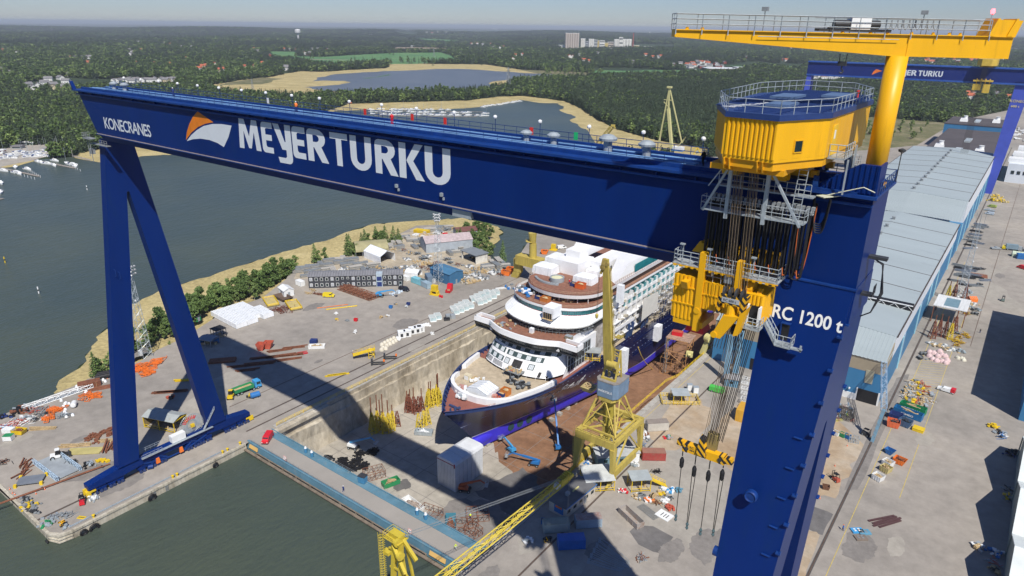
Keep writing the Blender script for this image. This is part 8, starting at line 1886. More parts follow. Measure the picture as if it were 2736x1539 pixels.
put('steel_bed','wide brown steel bed in the girder shadow',at('A',2155,745),bundle(RU,None,9,3.4,6,2),.85)
for i,(r,x,y,L)in enumerate([('A',2440,780,16),('B',180,700,16),('B',300,690,13),('B',330,725,10),('B',60,760,12),('A',2390,830,8),('B',390,610,9),('B',240,640,9)]):
 put('rusty_girders','long rusty girders lying across the yard by the girder shadow',at(r,x,y),bars(RU,3,L,.55,.6,.08,2),.95)
for x,y in((70,605),(140,590)):put('red_hopper_bin','tipped red-orange hopper on the yard beside rusty girders',at('B',x,y+25),skip(REDOX,3.4,2.8,2.6,None,.45),.6)
put('navy_bin','navy covered bin beside a white skip',at('B',575,570),kcont(NC,2.6,2.,1.6),.6)
put('white_skip','white skip full of pale rubble on the middle yard',at('B',605,615),skip(WH,6,2.3,1.3,TAN,.97),.75)
put('road_barrier','red and white barrier lying by the rusty girders',at('B',470,665),bars(RED,3,4,.3,1.0,.2,1),.9)
for x,y,rz in((1190,770,.8),(1310,715,.8)):put('lifting_fork','black lifting fork attachment on the dock-side rails',at('B',x,y),lambda t:(MB().box(-2.2,-1.6,-1.1,1.1,0,1.8).mk('back_plate',DK,t),MB().box(-1.6,2.6,.6,.9,.1,.5).box(-1.6,2.6,-.9,-.6,.1,.5).mk('fork',DK,t),MB().box(2.0,2.6,.5,.95,.5,1.3).mk('tip',ORANGE,t)),rz)
put('yellow_gangway','yellow scaffold stair platform on the rails west of the dock',at('B',1065,710),lambda t:(MB().be((-4,0,1.6),(4,0,3.2),2.2,.25).mk('platform',SY,t),lattice(MB(),(2.5,0,0),(2.5,0,3),2,2,2,.12,.1).mk('leg',SY,t),rail(MB(),[(-4,1.1,1.7),(4,1.1,3.3)],1,1.5,.05).mk('railing',SY,t)),.9)
put('yellow_boom','yellow boom lying on the yard left of the dock',at('B',800,875),bars(SY,2,8,.9,.5,.05,1),.95)
bb_=None
for x,y in((1235,590),(1260,575),(1290,558),(1320,545),(1350,530),(1245,620),(1280,600),(1310,580),(1340,565),(1365,550),(1230,640),(1270,625)):
 if bb_ is None:bb_=put('bulk_bag','cream bulk bag in the row by the dock-side rails',at('B',x,y),lambda t:(MB().blob((0,0,0),1.0,1.0,1.3,R8,9,.08).mk('sack',mat('cream_sack',(.62,.58,.48),.9),t,smooth=True),MB().be((-.4,0,1.1),(.4,0,1.4),.1).mk('strap',TAN,t)))
 else:again(bb_,'cream bulk bag in the row by the dock-side rails',at('B',x,y),r8(0,3))
for x,y,L in((1425,510,3.4),(1480,500,3),(1530,475,3.4),(1580,465,3),(1610,455,3)):put('bathroom_module','white boxed module standing by the dock rails',at('B',x,y),lambda t:(MB().box(-1.4,1.4,-1.2,1.2,.1,2.5).mk('shell',WH,t),MB().box(-.5,.5,-1.26,-1.2,.6,1.9).mk('opening',DK,t),MB().box(-1.45,1.45,-1.25,1.25,2.5,2.6).mk('lid',TARP,t)),.9)
for x,y in((1660,400),(1690,395),(1380,525)):put('rag_heap','crumpled white plastic by the boxed modules',at('B',x,y),bags(TARP,6,1.,1.2,.6))
gl=None
for x,y in((1725,345),(1775,325),(1930,255),(1970,235),(2010,215),(2050,195),(1950,275),(1995,258),(2040,238),(2090,220),(2120,155),(2160,135),(2205,115),(2250,95),(2300,100),(2340,90),(2180,185),(2220,170),(2260,150),(2160,165),(2310,125)):
 if gl is None:gl=put('glass_rack','white rack of glass panels in the rows west of the ship',at('B',x,y),k_glassrack(),.95)
 else:again(gl,'white rack of glass panels in the rows west of the ship',at('B',x,y),.95)
put('grey_crates','grey-blue crates left of the bridge wing',at('B',1895,325),lambda t:(MB().box(-1.8,0,-1.2,1.2,0,1.6).mk('crate',GREYP,t),MB().box(.2,2,-1.2,1.2,0,1.5).mk('crate',GREYP,t)),.9)
put('dark_crate','dark crate in front of the grey-blue crates',at('B',1862,345),lambda t:(MB().box(-1.2,1.2,-.9,.9,0,.9).mk('box',DK,t),MB().box(-1.25,1.25,-.95,.95,.9,1).mk('lid',BK,t)),.9)
put('white_plank_stack','white plank stack near the top of the west quay road',at('B',2385,45),bundle(WH,None,5,1.2,3,2),.95)
for x,y,m,lab in((1320,230,BLUE,'blue bin on the empty yard below the barracks'),(1490,200,NC,'small navy bin right of the blue bin'),(982,355,RED,'red bin on the empty middle yard')):put('waste_bin',lab,at('B',x,y),skip(m,1.6,1.2,1.2,None,.8),.4)
for x,y,m in((1285,312,(TAN,WH)),(800,345,(SY,TAN)),(893,355,(GD,)),(1225,325,(TAN,)),(1370,195,(GD,TAN)),(1470,220,(WH,GA)),(975,470,(WH,)),(790,287,(WH,)),(1845,545,(WH,GA)),(1720,480,(WH,))):put('small_pallet','loaded pallet on the middle yard',at('B',x,y),heap(m,9,.7,.6,.9,.8),.3)
for x,y,m in((755,215,ORANGE),(845,228,SY)):put('long_pole',('thin orange' if m is ORANGE else 'thick yellow')+' pole lying on the empty yard below the barracks',at('B',x,y),lambda t:(MB().tu((-6.5,0,.2),(6.5,0,.2),.14 if m is ORANGE else .24,8).mk('pole',m,t),MB().box(-4,-3.8,-.3,.3,0,.2).box(4,4.2,-.3,.3,0,.2).mk('bearer',TAN,t)),1.0)
put('yellow_van','yellow van parked below the barracks',at('B',720,120),van(mat('van_yellow',(.75,.58,.02),.35)),.6)
put('black_van','black van parked at the right end of the barracks',at('B',1448,60),van(mat('van_black',(.02,.02,.03),.25)),.2)
put('boom_lift','blue boom lift in front of the barracks',at('B',1215,120),lift(LBLUE,7,.2),.6)
put('lattice_truss_stack','stack of long rusty lattice trusses before the barracks',at('B',1000,90),lambda t:[lattice(MB(),(-11,y,.9),(11,y,.9),1.4,1.4,14,.12,.08).mk('truss',RU,t)for y in(-2,0,2)],-.02)
for x,y,m in((570,60,TAN),(520,90,TAN),(600,95,RU),(650,100,RU)):put('timber_pile','timber pile left of the yellow van',at('B',x,y),heap((m,),18,2.2,.8,.7,1,True),.1)
put('white_shed','small white gabled shed by the trees left of the barracks',at('B',310,95),k_hut(6.5,4.5,2.8,WH,WH,1.0,1),-.25)
for x,y,lab in((160,180,'yellow lifting frame nearest the white modules'),(380,215,'yellow lifting frame with corner posts near the white shed')):put('yellow_cradle',lab,at('B',x,y),lambda t:(MB().box(-5,5,-2.4,2.4,.4,.6).mk('deck',mat('worn_deck_yellow',(.52,.42,.16),.8,dirt=(.3,.27,.2),da=.4),t),rail(MB(),[(-5,-2.4,.5),(5,-2.4,.5),(5,2.4,.5),(-5,2.4,.5)],.9,3.3,.14,closed=True).mk('frame',SY,t)),-.4)
put('rusty_tray','wide dark brown tray on a stand behind the yellow frames',at('B',280,140),skip(mat('dark_rust',(.12,.08,.06),.9),9,5,1.4,None,.6),-.1)
put('brown_cradle','rusty brown cradle in front of the yellow frames',at('B',270,250),frames(mat('brown_red',(.16,.05,.03),.7),7,5.5,1.6),-.4)
put('yellow_press','tall yellow press frame near the red skip',at('B',1745,100),lambda t:(MB().box(-1.8,-1.2,-1,1,0,2).box(1.2,1.8,-1,1,0,2).box(-2.2,2.2,-1.2,1.2,0,.5).mk('frame',SY,t),MB().box(-1.4,1.4,-.9,.9,1.8,4.6).mk('body',SY,t)),.2)
put('red_barrels','two red barrels beside the yellow press',at('B',1805,125),lambda t:[MB().lathe([(.45,0),(.48,.5),(.45,1)],(x,0,0),12).mk('barrel',RED,t)for x in(-.6,.6)])
put('red_skip','tall red tipping skip below the central floodlight mast',at('B',1885,70),lambda t:(skip(RED,4.5,2.2,1.3,TAN,.9)(t),MB().hexa([(-2.2,-1.1,1.2),(.4,-1.1,1.2),(.4,1.1,1.2),(-2.2,1.1,1.2),(-2.2,-1.1,3.4),(-.4,-1.1,3.4),(-.4,1.1,3.4),(-2.2,1.1,3.4)]).mk('hood',RED,t)),-1.2)
for k in range(5):put('white_sack_heap','white and blue sacks beside the black van',at('B',1330+k*22,100-k*8),bags(mat('blue_white_sack',(.50,.58,.66),.8),5,.9,.7,.5))
def barracks(t):
 L,W,Hh=1,1,1
 a,b=at('I',528,1415),at('I',1438,1390);L=(b-a).length;t.location=a;t.rotation_euler.z=math.atan2((b-a).y,(b-a).x);W=7.5;Hh=5.6
 cl=mat('charcoal_cladding',(.055,.058,.068),.6,var=.15,scale=.4);MB().box(0,L,0,W,0,Hh).mk('wall',cl,t)
 mb=MB();mb.hexa([(-.3,-.4,Hh),(L+.3,-.4,Hh),(L+.3,W/2,Hh+1.0),(-.3,W/2,Hh+1.0),(-.3,-.4,Hh+.15),(L+.3,-.4,Hh+.15),(L+.3,W/2,Hh+1.15),(-.3,W/2,Hh+1.15)]);mb.hexa([(-.3,W/2,Hh+1.0),(L+.3,W/2,Hh+1.0),(L+.3,W+.4,Hh),(-.3,W+.4,Hh),(-.3,W/2,Hh+1.15),(L+.3,W/2,Hh+1.15),(L+.3,W+.4,Hh+.15),(-.3,W+.4,Hh+.15)]);mb.mk('roof',mat('grey_metal_roof',(.22,.22,.235),.5,var=.15),t,fix=True)
 mb=MB()
 for k in range(int(L/1.2)):mb.be((k*1.2+.4,-.4,Hh+.17),(k*1.2+.4,W/2,Hh+1.18),.1,.1)
 mb.mk('roof_rib',cl,t)
 n=18
 for fl in(0,1):
  for k in range(n):
   if k==13:continue
   x=L*(k+.5)/n;small=k in(6,7,14);w_=.8 if small else 1.0;z=.9+fl*2.75;mb=MB();mb.box(x-w_/2-.14,x+w_/2+.14,-.06,-.003,z-.14+(.5 if small else 0),z+1.3+.14);f_=mb.mk('window_frame',WH,t);mb=MB();mb.box(x-w_/2,x+w_/2,-.09,-.06,z+(.5 if small else 0),z+1.3);mb.mk('pane',GLASS if k%4 else mat('grey_blind',(.4,.42,.45),.4),f_)
 x=L*13.5/n;MB().box(x-1.4,x+1.4,-.5,W*.5,0,Hh+.9).mk('stair_bay',mat('pale_stair_bay',(.42,.50,.56),.5),t);MB().box(x-1.1,x+1.1,-.55,-.5,.2,2.4).box(x-1.1,x+1.1,-.55,-.5,3,5.0).mk('stair_window',NC,t)
 MB().box(L-1.8,L-.5,-.08,-.003,0,2.3).mk('door',GA,t);mb=MB();mb.be((L*.34,-.12,0),(L*.34,-.12,Hh),.12);mb.be((L*.38,-.12,0),(L*.38,-.12,Hh),.12);mb.mk('downpipe',DK,t)
put('site_barracks','long dark grey two-storey barracks with rows of white-framed windows',(0,0,0),barracks)
def arch(W,L,Hh,m,endm):
 def f(t):
  n=12;mb=MB();P=[(-W/2*cos(PI*k/n),Hh*.45+Hh*.55*sin(PI*k/n))for k in range(n+1)];O=[(u,v)for u,v in P]+[(u*.96,v*.96)for u,v in reversed(P)]
  mb.extrude(O,-L/2,L/2,YX);mb.mk('roof',m,t,fix=True);mb=MB()
  for s in(-1,1):
   for k in range(6):mb.be((-L/2+L*k/5,s*W/2*.98,0),(-L/2+L*k/5,s*W/2*.98,Hh*.46),.2)
  mb.mk('post',GD,t);mb=MB();mb.poly([(-L/2+.2,u,v)for u,v in P]+[(-L/2+.2,W/2*.96,0),(-L/2+.2,-W/2*.96,0)]);mb.mk('end_wall',endm,t)
  heap((GD,TAN),20,L*.3,W*.3,1.2,1.5)(t)
 return f
put('arched_shelter','arched shelter with a mossy tan roof in the storage yard',at('I',1130,1070),arch(13,17,6.5,mat('mossy_tan_roof',(.34,.31,.17),.8,var=.2),DK),.95)
def tent(L,W,Hh,rid,m):
 def f(t):
  mb=MB();mb.extrude([(-W/2,0),(-W/2,Hh),(0,Hh+rid),(W/2,Hh),(W/2,0),(W/2-.2,0),(W/2-.2,Hh-.05),(0,Hh+rid-.2),(-W/2+.2,Hh-.05),(-W/2+.2,0)],-L/2,L/2,YX);mb.poly([(-L/2+.1,-W/2,0),(-L/2+.1,W/2,0),(-L/2+.1,W/2,Hh),(-L/2+.1,0,Hh+rid-.05),(-L/2+.1,-W/2,Hh)]);mb.mk('canvas',m,t,fix=True);mb=MB()
  for k in range(5):x=-L/2+L*k/4;mb.be((x,-W/2-.04,Hh),(x,0,Hh+rid+.06),.08);mb.be((x,0,Hh+rid+.06),(x,W/2+.04,Hh),.08)
  mb.mk('rib',GA,t)
 return f
put('white_tent','white gabled tent open at its right end in the storage yard',at('I',1210,1130),tent(15,9,3.8,2.4,TARP),-.15)
put('pink_roof_shed','grey shed with a striped pinkish roof in the storage yard',at('I',1860,1020),k_hut(26,12,5.2,mat('grey_blue_wall',(.38,.42,.46),.6),mat('pink_striped_roof',(.46,.38,.38),.6,var=.25,scale=.6),2.4,0),1.02)
put('maroon_roof_shed','maroon-roofed shed behind the pinkish shed',at('I',2040,905),k_hut(12,8,3.8,GREYP,mat('maroon_roof',(.16,.07,.06),.7),1.5,0),1.02)
put('open_white_shed','white open-fronted shed with a flat grey roof by the inlet',at('I',2130,1140),lambda t:(MB().box(-6,6,3.6,3.9,0,4.5).box(5.7,6,-3.9,3.9,0,4.5).box(-6,-5.3,-3.9,-3.2,0,4.5).mk('wall',mat('patchy_white_wall',(.68,.66,.60),.7,dirt=(.3,.25,.2),da=.3),t),MB().box(-6.5,6.5,-4.4,4.4,4.5,4.8).mk('roof',mat('flat_grey_roof',(.21,.23,.245),.6),t),heap((DK,TAN),14,3,1.5,1,1.3)(t)),-.2)
put('blue_shed','blue sheet-metal shed behind the central floodlight mast',at('I',1860,1330),k_hut(14,8.5,5.2,mat('shed_blue',(.05,.16,.30),.6),mat('shed_blue_roof',(.07,.19,.32),.5),.8,0),-.12)
put('barrack_tent','small crumpled white tent behind the barracks end',at('I',1540,1290),tent(7,5,2.2,1.2,TARP),.3)
put('cyan_container','cyan container left of the blue shed',at('I',1590,1370),kcont(mat('cyan_paint',(.22,.50,.58),.5),8,2.6,2.6),-.1)
put('grey_container','grey-blue container in front of the cyan one',at('I',1650,1395),kcont(mat('grey_blue_container',(.30,.40,.47),.6,dirt=(.3,.25,.2),da=.2),8,2.6,2.6),-.25)
put('slate_container','slate container between cyan container and blue shed',at('I',1690,1335),kcont(mat('slate_paint',(.15,.21,.28),.6),7,2.6,2.6),-.6)
for x,y,lab in((2436,1285,'orange skip on the quay road, the nearer of two'),(2485,1255,'orange skip on the quay road, the farther of two')):put('orange_skip',lab,at('I',x,y),skip(ORANGE,4.6,3,2.4,RU,.8),.3)
protoS={}
heaps=[(420,1250),(500,1290),(560,1215),(640,1190),(700,1230),(720,1150),(790,1140),(860,1130),(940,1150),(1010,1190),(1080,1170),(1150,1190),(760,1240),(820,1165),(900,1180),(980,1215),(1050,1225),(470,1235),(690,1190),(1340,970),(1400,980),(1400,1020),(1320,1010),(1480,930),(1530,950),(1580,960),(1620,965),(1550,1010),(1450,915),(1920,1040),(1980,1020),(1890,1075),(1950,1060),(2240,1185),(2300,1165),(2360,1150),(2400,1170),(2340,1200),(2420,1195),(2260,1215),(620,1230),(540,1260),(1700,850),(1760,830),(1830,815),(1880,820)]
for x,y in heaps:
 k=R8.randrange(3);base='stack of grey planks in the storage yard '+('left of the white tent' if x<1200 else 'beyond the white tent' if x<1800 else 'by the inlet')
 P=at('I',x,y+10);rz=1.0+R8.choice((0,1.57))+r8(-.15,.15);s=r8(.9,1.35)
 if k not in protoS:protoS[k]=put('plank_stack',base,P,bundle(GD,mat('bleached_plank',(.44,.42,.38),.9),5.5,2.2,4,(4,3,5)[k]),rz)
 else:again(protoS[k],base,P,rz,s)
protoH={}
mess=[(1500,1080),(1580,1085),(1480,1140),(1560,1160),(1650,1130),(1680,1110),(1870,1140),(1900,1170),(1960,1190),(2080,1210),(2110,1235),(2180,1245),(2000,1300),(2060,1310),(2150,1330),(2030,1350),(2100,1355),(2210,1325),(1300,1240),(1380,1235),(1460,1225),(1540,1215),(1620,1220),(1680,1240),(1420,1255),(1500,1250),(1350,1040),(1560,1000),(1600,1010),(1640,905),(1860,850),(1930,845),(1960,870),(1200,1225),(1250,1260),(2250,1260),(2320,1270),(2390,1290),(1980,1260),(2140,1290),(2060,1270),(1760,1180),(860,1235),(1100,1240),(1440,1050),(1660,1180),(1720,1200),(1780,880)]
for x,y in mess:
 k=R8.randrange(5);base='heap of mixed parts in the storage yard '+('behind the barracks' if y>1190 and x<1720 else 'beyond the white tent' if x<1800 else 'right of the central floodlight mast')
 P=at('I',x,y);s=r8(.85,1.5)
 if k not in protoH:protoH[k]=put('parts_heap',base,P,heap(((GD,TAN),(GA,RU),(GD,WH),(TAN,mat('pale_stone',(.5,.45,.36),.9)),(GA,DK))[k],30,2.4,1.5,1.,1.1,k in(1,4)),r8(0,3))
 else:again(protoH[k],base,P,r8(0,3),s)
put('yellow_stack','stack of bright yellow steel parts at the far end of the storage yard',at('I',1620,875),bundle(SY,None,9,4,4,5),.3)
put('white_slabs','white slabs lying before the bright yellow stack',at('I',1600,905),bundle(WH,None,8,4,3,2),.3)
put('red_scoop','red scoop beyond the pinkish shed',at('I',1845,905),skip(RED,3,2,1.6,None,.5),.8)
put('white_box_trailer','white box trailer at the trees left of the barracks',at('I',445,1385),kcont(WH,4.5,2.3,2.4),-.1)
put('white_box_trailer','white box by the right end of the barracks',at('I',1465,1335),kcont(WH,4,2.2,2.2),-.1)
put('parked_pickup','white pickup on the quay road beyond the yellow crane',at('J',510,1030),van(WH),.9)
put('yellow_tank','yellow machine on the quay road near the white pickup',at('J',430,1045),lambda t:(MB().box(-2,2,-1.4,1.4,0,.6).mk('base',SY,t),MB().box(-1.2,1.2,-1,1,.6,3.4).mk('body',SY,t)),.3)
put('orange_hopper','orange hopper on the quay road near the yellow machine',at('J',345,1080),skip(ORANGE,4,3,2,RU,.6),.4)
Z0=-12.97
tp={}
def trestle(x,y,m,h,pole,lab,r='B'):
 key=(m.name,h,pole);P=at(r,x,y,Z0 if r in 'BF' else 0);
 if key not in tp:tp[key]=put('shoring_trestle',lab,P,k_trestle(m,h,2.0,pole),r8(0,1))
 else:again(tp[key],lab,P,r8(0,1.5),r8(.92,1.08))
YT_=mat('trestle_yellow',(.70,.53,.05),.55,var=.15);BT_=mat('trestle_brown',(.20,.065,.04),.7,var=.25)
for x,y,p_ in((1140,1400,12),(1195,1380,12),(1250,1395,13),(1300,1400,11),(1340,1380,8.5),(1225,1430,12),(1175,1425,0),(1270,1435,0),(1150,1440,0),(1320,1420,0)):trestle(x,y,YT_,6.2,p_,'yellow shoring trestle in the near group by the dock wall')
trestle(1385,1365,BT_,5.5,0,'brown shoring trestle at the right of the near yellow group')
for x,y,p_ in((1480,1225,8),(1510,1235,9),(1545,1225,9),(1590,1220,0),(1560,1245,0),(1495,1205,0),(1620,1215,9)):trestle(x,y,BT_,5.6,p_,'brown shoring trestle in the far group by the dock wall')
for x,y,p_ in((1680,1190,0),(1710,1180,10),(1745,1165,0),(1780,1150,12),(1800,1170,0),(1690,1160,9),(1730,1150,0),(1770,1130,10)):trestle(x,y,YT_,6.4,p_,'yellow shoring trestle in the far group near the bow')
for x,y in((1590,1395),(1640,1365),(1675,1350)):trestle(x,y,YT_,6.2,0,'yellow shoring trestle in the trio left of the bow')
for x,y,m in((1700,500,BT_),(1760,510,BT_),(1810,530,YT_),(1640,520,BT_),(1850,470,BT_)):trestle(x,y,m,7,9.5,('brown' if m is BT_ else 'yellow')+' shoring trestle in front of the white canopy','D')
for x,y,m in((1790,150,YT_),(1850,140,BT_),(1950,160,BT_)):trestle(x,y,m,7,9,('brown' if m is BT_ else 'yellow')+' shoring trestle behind the white canopy','D')
bp_=None
for x,y in((710,318),(850,340),(860,382),(985,345),(1022,270),(1140,255),(935,420),(1050,395)):
 if bp_ is None:bp_=put('black_heap','round black heap of chains on the dock floor',at('F',x,y,Z0),heap((BK,),90,1.6,1.3,1.0,.7),0)
 else:again(bp_,'round black heap of chains on the dock floor',at('F',x,y,Z0),r8(0,6),r8(.85,1.15))
put('boom_lift','blue and white boom lift on the dock floor near the gate',at('F',960,215,Z0),lift(LBLUE,8.5,.42,True),.3)
put('boom_lift','orange-red boom lift beside the white sheeted box',at('F',2040,625,Z0),lift(mat('jlg_orange',(.55,.12,.04),.5),6,.35),.5)
put('boom_lift','blue boom lift with a long raised arm beside the ship bow',at('G',470,215,Z0),lift(BLUE,15,.75),2.3)
put('boom_lift','small blue lift under the violet hull by the bulb',at('F',2480,240,Z0),lift(LBLUE,5,.2),2.8)
put('boom_lift','blue lift with a yellow arm on the dock floor below the yellow crane',at('G',240,375,Z0),lift(BLUE,8,.12),3.5)
put('dock_skip','green skip full of timber on the dock floor',at('F',1320,565,Z0),skip(GREEN,5.2,2.4,1.6,TAN,.96),1.25)
put('dock_skip','white skip full of rubbish on the dock floor',at('F',1535,775,Z0),skip(WH,7.5,2.6,1.3,mat('rubbish',(.42,.34,.28),.9,var=.6,scale=2),.96),-.15)
put('dock_skip','teal skip full of brown scrap beside the dock gate',at('F',1900,985,Z0),skip(mat('teal_skip',(.06,.22,.30),.6),8,2.8,1.8,RU,.96),-.85)
put('dock_skip','pale skip with white sacks below the yellow trestles',at('F',1640,75,Z0),skip(GA,6,2.4,1.5,TARP,.97),.55)
for i,(x,y)in enumerate([(1700,870),(2050,1000),(2160,880),(1160,480),(2080,1060)]):put('steel_cage','open rusty steel frame standing near the dock gate',at('F',x,y,Z0),k_cage(6,4,2.2),.2+i*.3)
put('gate_winch','blue winch box on the dock gate edge',at('F',1050,535),lambda t:(MB().box(-1,1,-.8,.8,0,1.9).mk('box',mat('gate_box_blue',(.06,.22,.38),.5),t),MB().box(-1.1,1.1,-.9,.9,1.9,2.0).mk('lid',DK,t)),.2)
for x,y in((497,250),(557,290),(1575,850),(1658,895)):put('gate_post','small blue valve post on the dock gate',at('F',x,y),lambda t:(MB().lathe([(.45,0),(.4,1.2),(.5,1.3)],(0,0,0),8).mk('post',mat('gate_box_blue',(.06,.22,.38),.5),t),MB().lathe([(.4,0),(.25,.5)],(0,0,1.3),8).mk('cap',WH,t)))
for x,y in((297,335),(1505,1045)):put('lifebuoy_board','pink lifebuoy board on the dock gate railing',at('F',x,y,.5),lambda t:(MB().box(-.55,.55,-.05,.05,.2,1.6).mk('board',mat('faded_pink',(.66,.40,.36),.6),t),MB().path([(.4*cos(k*PI/5),-.1,.95+.4*sin(k*PI/5))for k in range(11)],.08,5).mk('ring',WH,t)),.1)
put('red_van','red van driving at the left end of the dock gate',at('F',128,135),van(RED),-.95+0)
put('person','person in dark blue overalls walking on the dock gate',at('F',862,632),person(NC,NC,WH),.5)
def cyclist(t):person(HIVIS,WH,HIVIS,'ride')(t)
put('person','person in a yellow jacket riding a bicycle on the dock gate',at('F',1945,1190),cyclist,-2.2)
bkp=put('bicycle','black bicycle ridden across the dock gate',at('F',1945,1190),lambda t:(lambda m_:(bike_mesh(m_),m_.mk('frame',BK,t)))(MB()),-2.2)
put('person','person in hi-vis vest standing on the dock floor near the gate',at('F',2090,895,Z0),person(HIVIS,NC,WH,'stand'),1)
put('person','person in overalls standing by the rails west of the dock',at('B',953,682),person(mat('blue_white_overalls',(.18,.22,.45),.8),REDOX,WH,'stand'),.3)
put('person','person in blue walking along the right-hand crane rail',at('H',780,1010),person(mat('blue_jacket',(.04,.14,.5),.8),NC,ORANGE),2)
put('person','person in dark overalls standing on the brown dock floor',at('C',1158,970,Z0),person(NC,NC,HIVIS,'stand'),1)
put('person','person in red overalls on the upper teak ship deck',ps(1345,432,29.5),person(RED,NC,WH,'stand'),1)
pw=put('person','person in dark clothes and white helmet on the girder walkway, far left',(-146,77.0,98.95),person(NC,NC,WH,'stand'),1)
put('person','person in bright red overalls on the girder walkway above the lettering',(-80.6,76.5,98.95),person(RED,RED,WH,'stand'),1)
put('person','person in hi-vis orange on the girder walkway left of the red one',(-105,77,98.95),person(ORANGE,NC,WH,'stand'),1)
put('person','person in black leaning over the girder edge left of the machinery house',(-29.6,75.5,98.95),person(BK,BK,WH),1)
put('rusted_scaffold','rusty scaffold tower with a cluttered platform under the lower trolley',at('C',1590,850,-13),lambda t:(MB().box(-3.4,6,-3,5,15.2,15.5).mk('platform',mat('cluttered_planks',(.36,.24,.18),.8,var=.4,scale=1),t),k_cage(9,7,7,mat('orange_rust_tube',(.42,.22,.09),.7))(t),lattice(MB(),(1.2,1,0),(1.2,1,15.2),8,8,3,.16,.12).mk('leg',MATS['orange_rust_tube'],t),lattice(MB(),(-2.8,-2.6,0),(-2.8,-2.6,15),.9,.9,12,.06,.05).mk('ladder',GD,t)),.1)
put('red_tarpaulin_box','red box standing on the rusty scaffold tower',at('C',1630,490,2.4),lambda t:(MB().box(-2,2,-1.2,1.2,0,1.6).mk('box',RED,t),MB().box(-1.9,1.9,-1.1,1.1,1.6,1.7).mk('lid',REDOX,t)),.2)
put('cream_winch','cream winch tower leaning over the east dock edge',at('C',1870,670),lambda t:(MB().hexa([(-.9,-.7,0),(.9,-.7,0),(.9,.7,0),(-.9,.7,0),(.2,.6,6),(1.8,.6,6),(1.8,1.8,6),(.2,1.8,6)]).mk('column',PALEYEL,t),MB().tu((.2,1.0,6.6),(2.2,1.0,6.6),1.6,16).mk('drum',PALEYEL,t)),-.3)
put('cream_winch','cream box on the east dock edge below the winch tower',at('C',1745,695),lambda t:(MB().box(-1.2,1.2,-.9,.9,0,1.8).mk('box',PALEYEL,t),MB().tu((-.5,-.95,1),(.5,-.95,1),.5,10).mk('drum',PALEYEL,t)),.3)
put('framed_cabin','yellow-framed cabin with a grey roof hung beside the ship',g(1583,958,8.2),lambda t:shelter(5,4,3.0,mat('cabin_grey_roof',(.33,.35,.35),.7),SY,0,GA)(t),.5)
def office(t):
 a,b,d=at('G',548,900),at('G',830,665),at('G',405,840);u=b-a;L=u.length;t.location=a;t.rotation_euler.z=math.atan2(u.y,u.x);W=5.2;Hh=3.1
 MB().box(0,L,0,W,0,Hh).mk('wall',mat('cream_wall',(.55,.50,.42),.7,var=.1),t);MB().box(-.3,L+.3,-.3,W+.3,Hh,Hh+.2).mk('roof',mat('bitumen_roof',(.13,.13,.135),.9,var=.2),t);MB().box(-.36,L+.36,-.36,-.3,Hh-.05,Hh+.25).box(L+.3,L+.36,-.3,W+.3,Hh-.05,Hh+.25).mk('fascia',BLUE,t)
 for k in range(5):
  x=L*(k+.5)/5;MB().box(x-.6,x+.6,-.05,-.003,1.2,2.1).mk('window',GLASS,t)
 MB().box(L*.62,L*.62+.9,-.06,-.003,0,2.0).mk('door',GREYP,t);MB().box(-.05,-.003,.8,3.6,.7,2.8).mk('poster',BLUE,t);MB().box(-.06,-.051,1.2,3.2,2.1,2.7).mk('poster_panel',ORANGE,t)
 MB().obox((L*.35,W*.55,Hh+.2),1.1,.9,.8).mk('roof_unit',GREYP,t);MB().obox((L*.6,W*.5,Hh+.2),2.6,.3,.25).mk('skylight',PALEYEL,t)
put('site_office','long cream office hut with a dark flat roof and blue fascia',(0,0,0),office)
put('roofed_rack','white flat-roofed yellow shelter behind the cream office hut',at('G',850,555),shelter(7.5,7,3.2,mat('white_sheet_roof',(.60,.62,.60),.6,dirt=(.4,.4,.38),da=.3)),.78)
put('grey_roof_hut','blue-grey hut standing under the yellow portal crane',at('G',985,335),k_hut(9,5,3,mat('teal_grey_wall',(.16,.27,.33),.6),mat('pale_hut_roof',(.46,.48,.48),.7),0,2),.8)
put('white_hut','white hut right of the blue-grey hut under the portal crane',at('G',1110,320),k_hut(8,3,2.8,WH,mat('pale_hut_roof',(.46,.48,.48),.7),0,2),.78)
put('stair_shelter','yellow stair platform with a grey roof beside the crane rail',at('G',1255,590),lambda t:(shelter(5,4,3.6,mat('shelter_grey_roof',(.38,.42,.43),.6))(t),MB().be((2.5,0,2.8),(7.5,0,0),1.6,.2).mk('stair',SY,t),rail(MB(),[(2.5,.8,2.8),(7.5,.8,0)],1,1,.05).mk('railing',SY,t)),.75)
put('yellow_pen','yellow railed pen with a grey canopy on the east quay',at('C',1650,1130),lambda t:(shelter(5,4.5,3.2,mat('shelter_grey_roof',(.38,.42,.43),.6))(t),rail(MB(),[(-6,-2.6,0),(6,-2.6,0),(6,2.6,0),(-6,2.6,0)],1.5,1.2,.07,mids=(.33,.66),closed=True).mk('railing',SY,t)),.62)
put('red_container','red container with an open black doorway right of the portal crane',at('G',1395,310),kcont(mat('red_container_paint',(.38,.07,.06),.6,dirt=(.25,.15,.1),da=.3),6.5,2.6,2.6,mat('faded_red_roof',(.30,.15,.11),.8)),.62)
put('cream_container','cream container beside the crane rail',at('C',1430,1400),kcont(mat('cream_container_paint',(.56,.53,.47),.6),6.5,2.5,2.8,mat('brown_grey_roof',(.27,.23,.20),.8)),.78)
put('grey_green_container','pale grey-green container in the shadow near the office hut',at('G',455,1000),kcont(mat('grey_green_paint',(.36,.43,.42),.6),6.3,2.5,2.6,mat('moss_roof',(.27,.29,.24),.8)),.78)
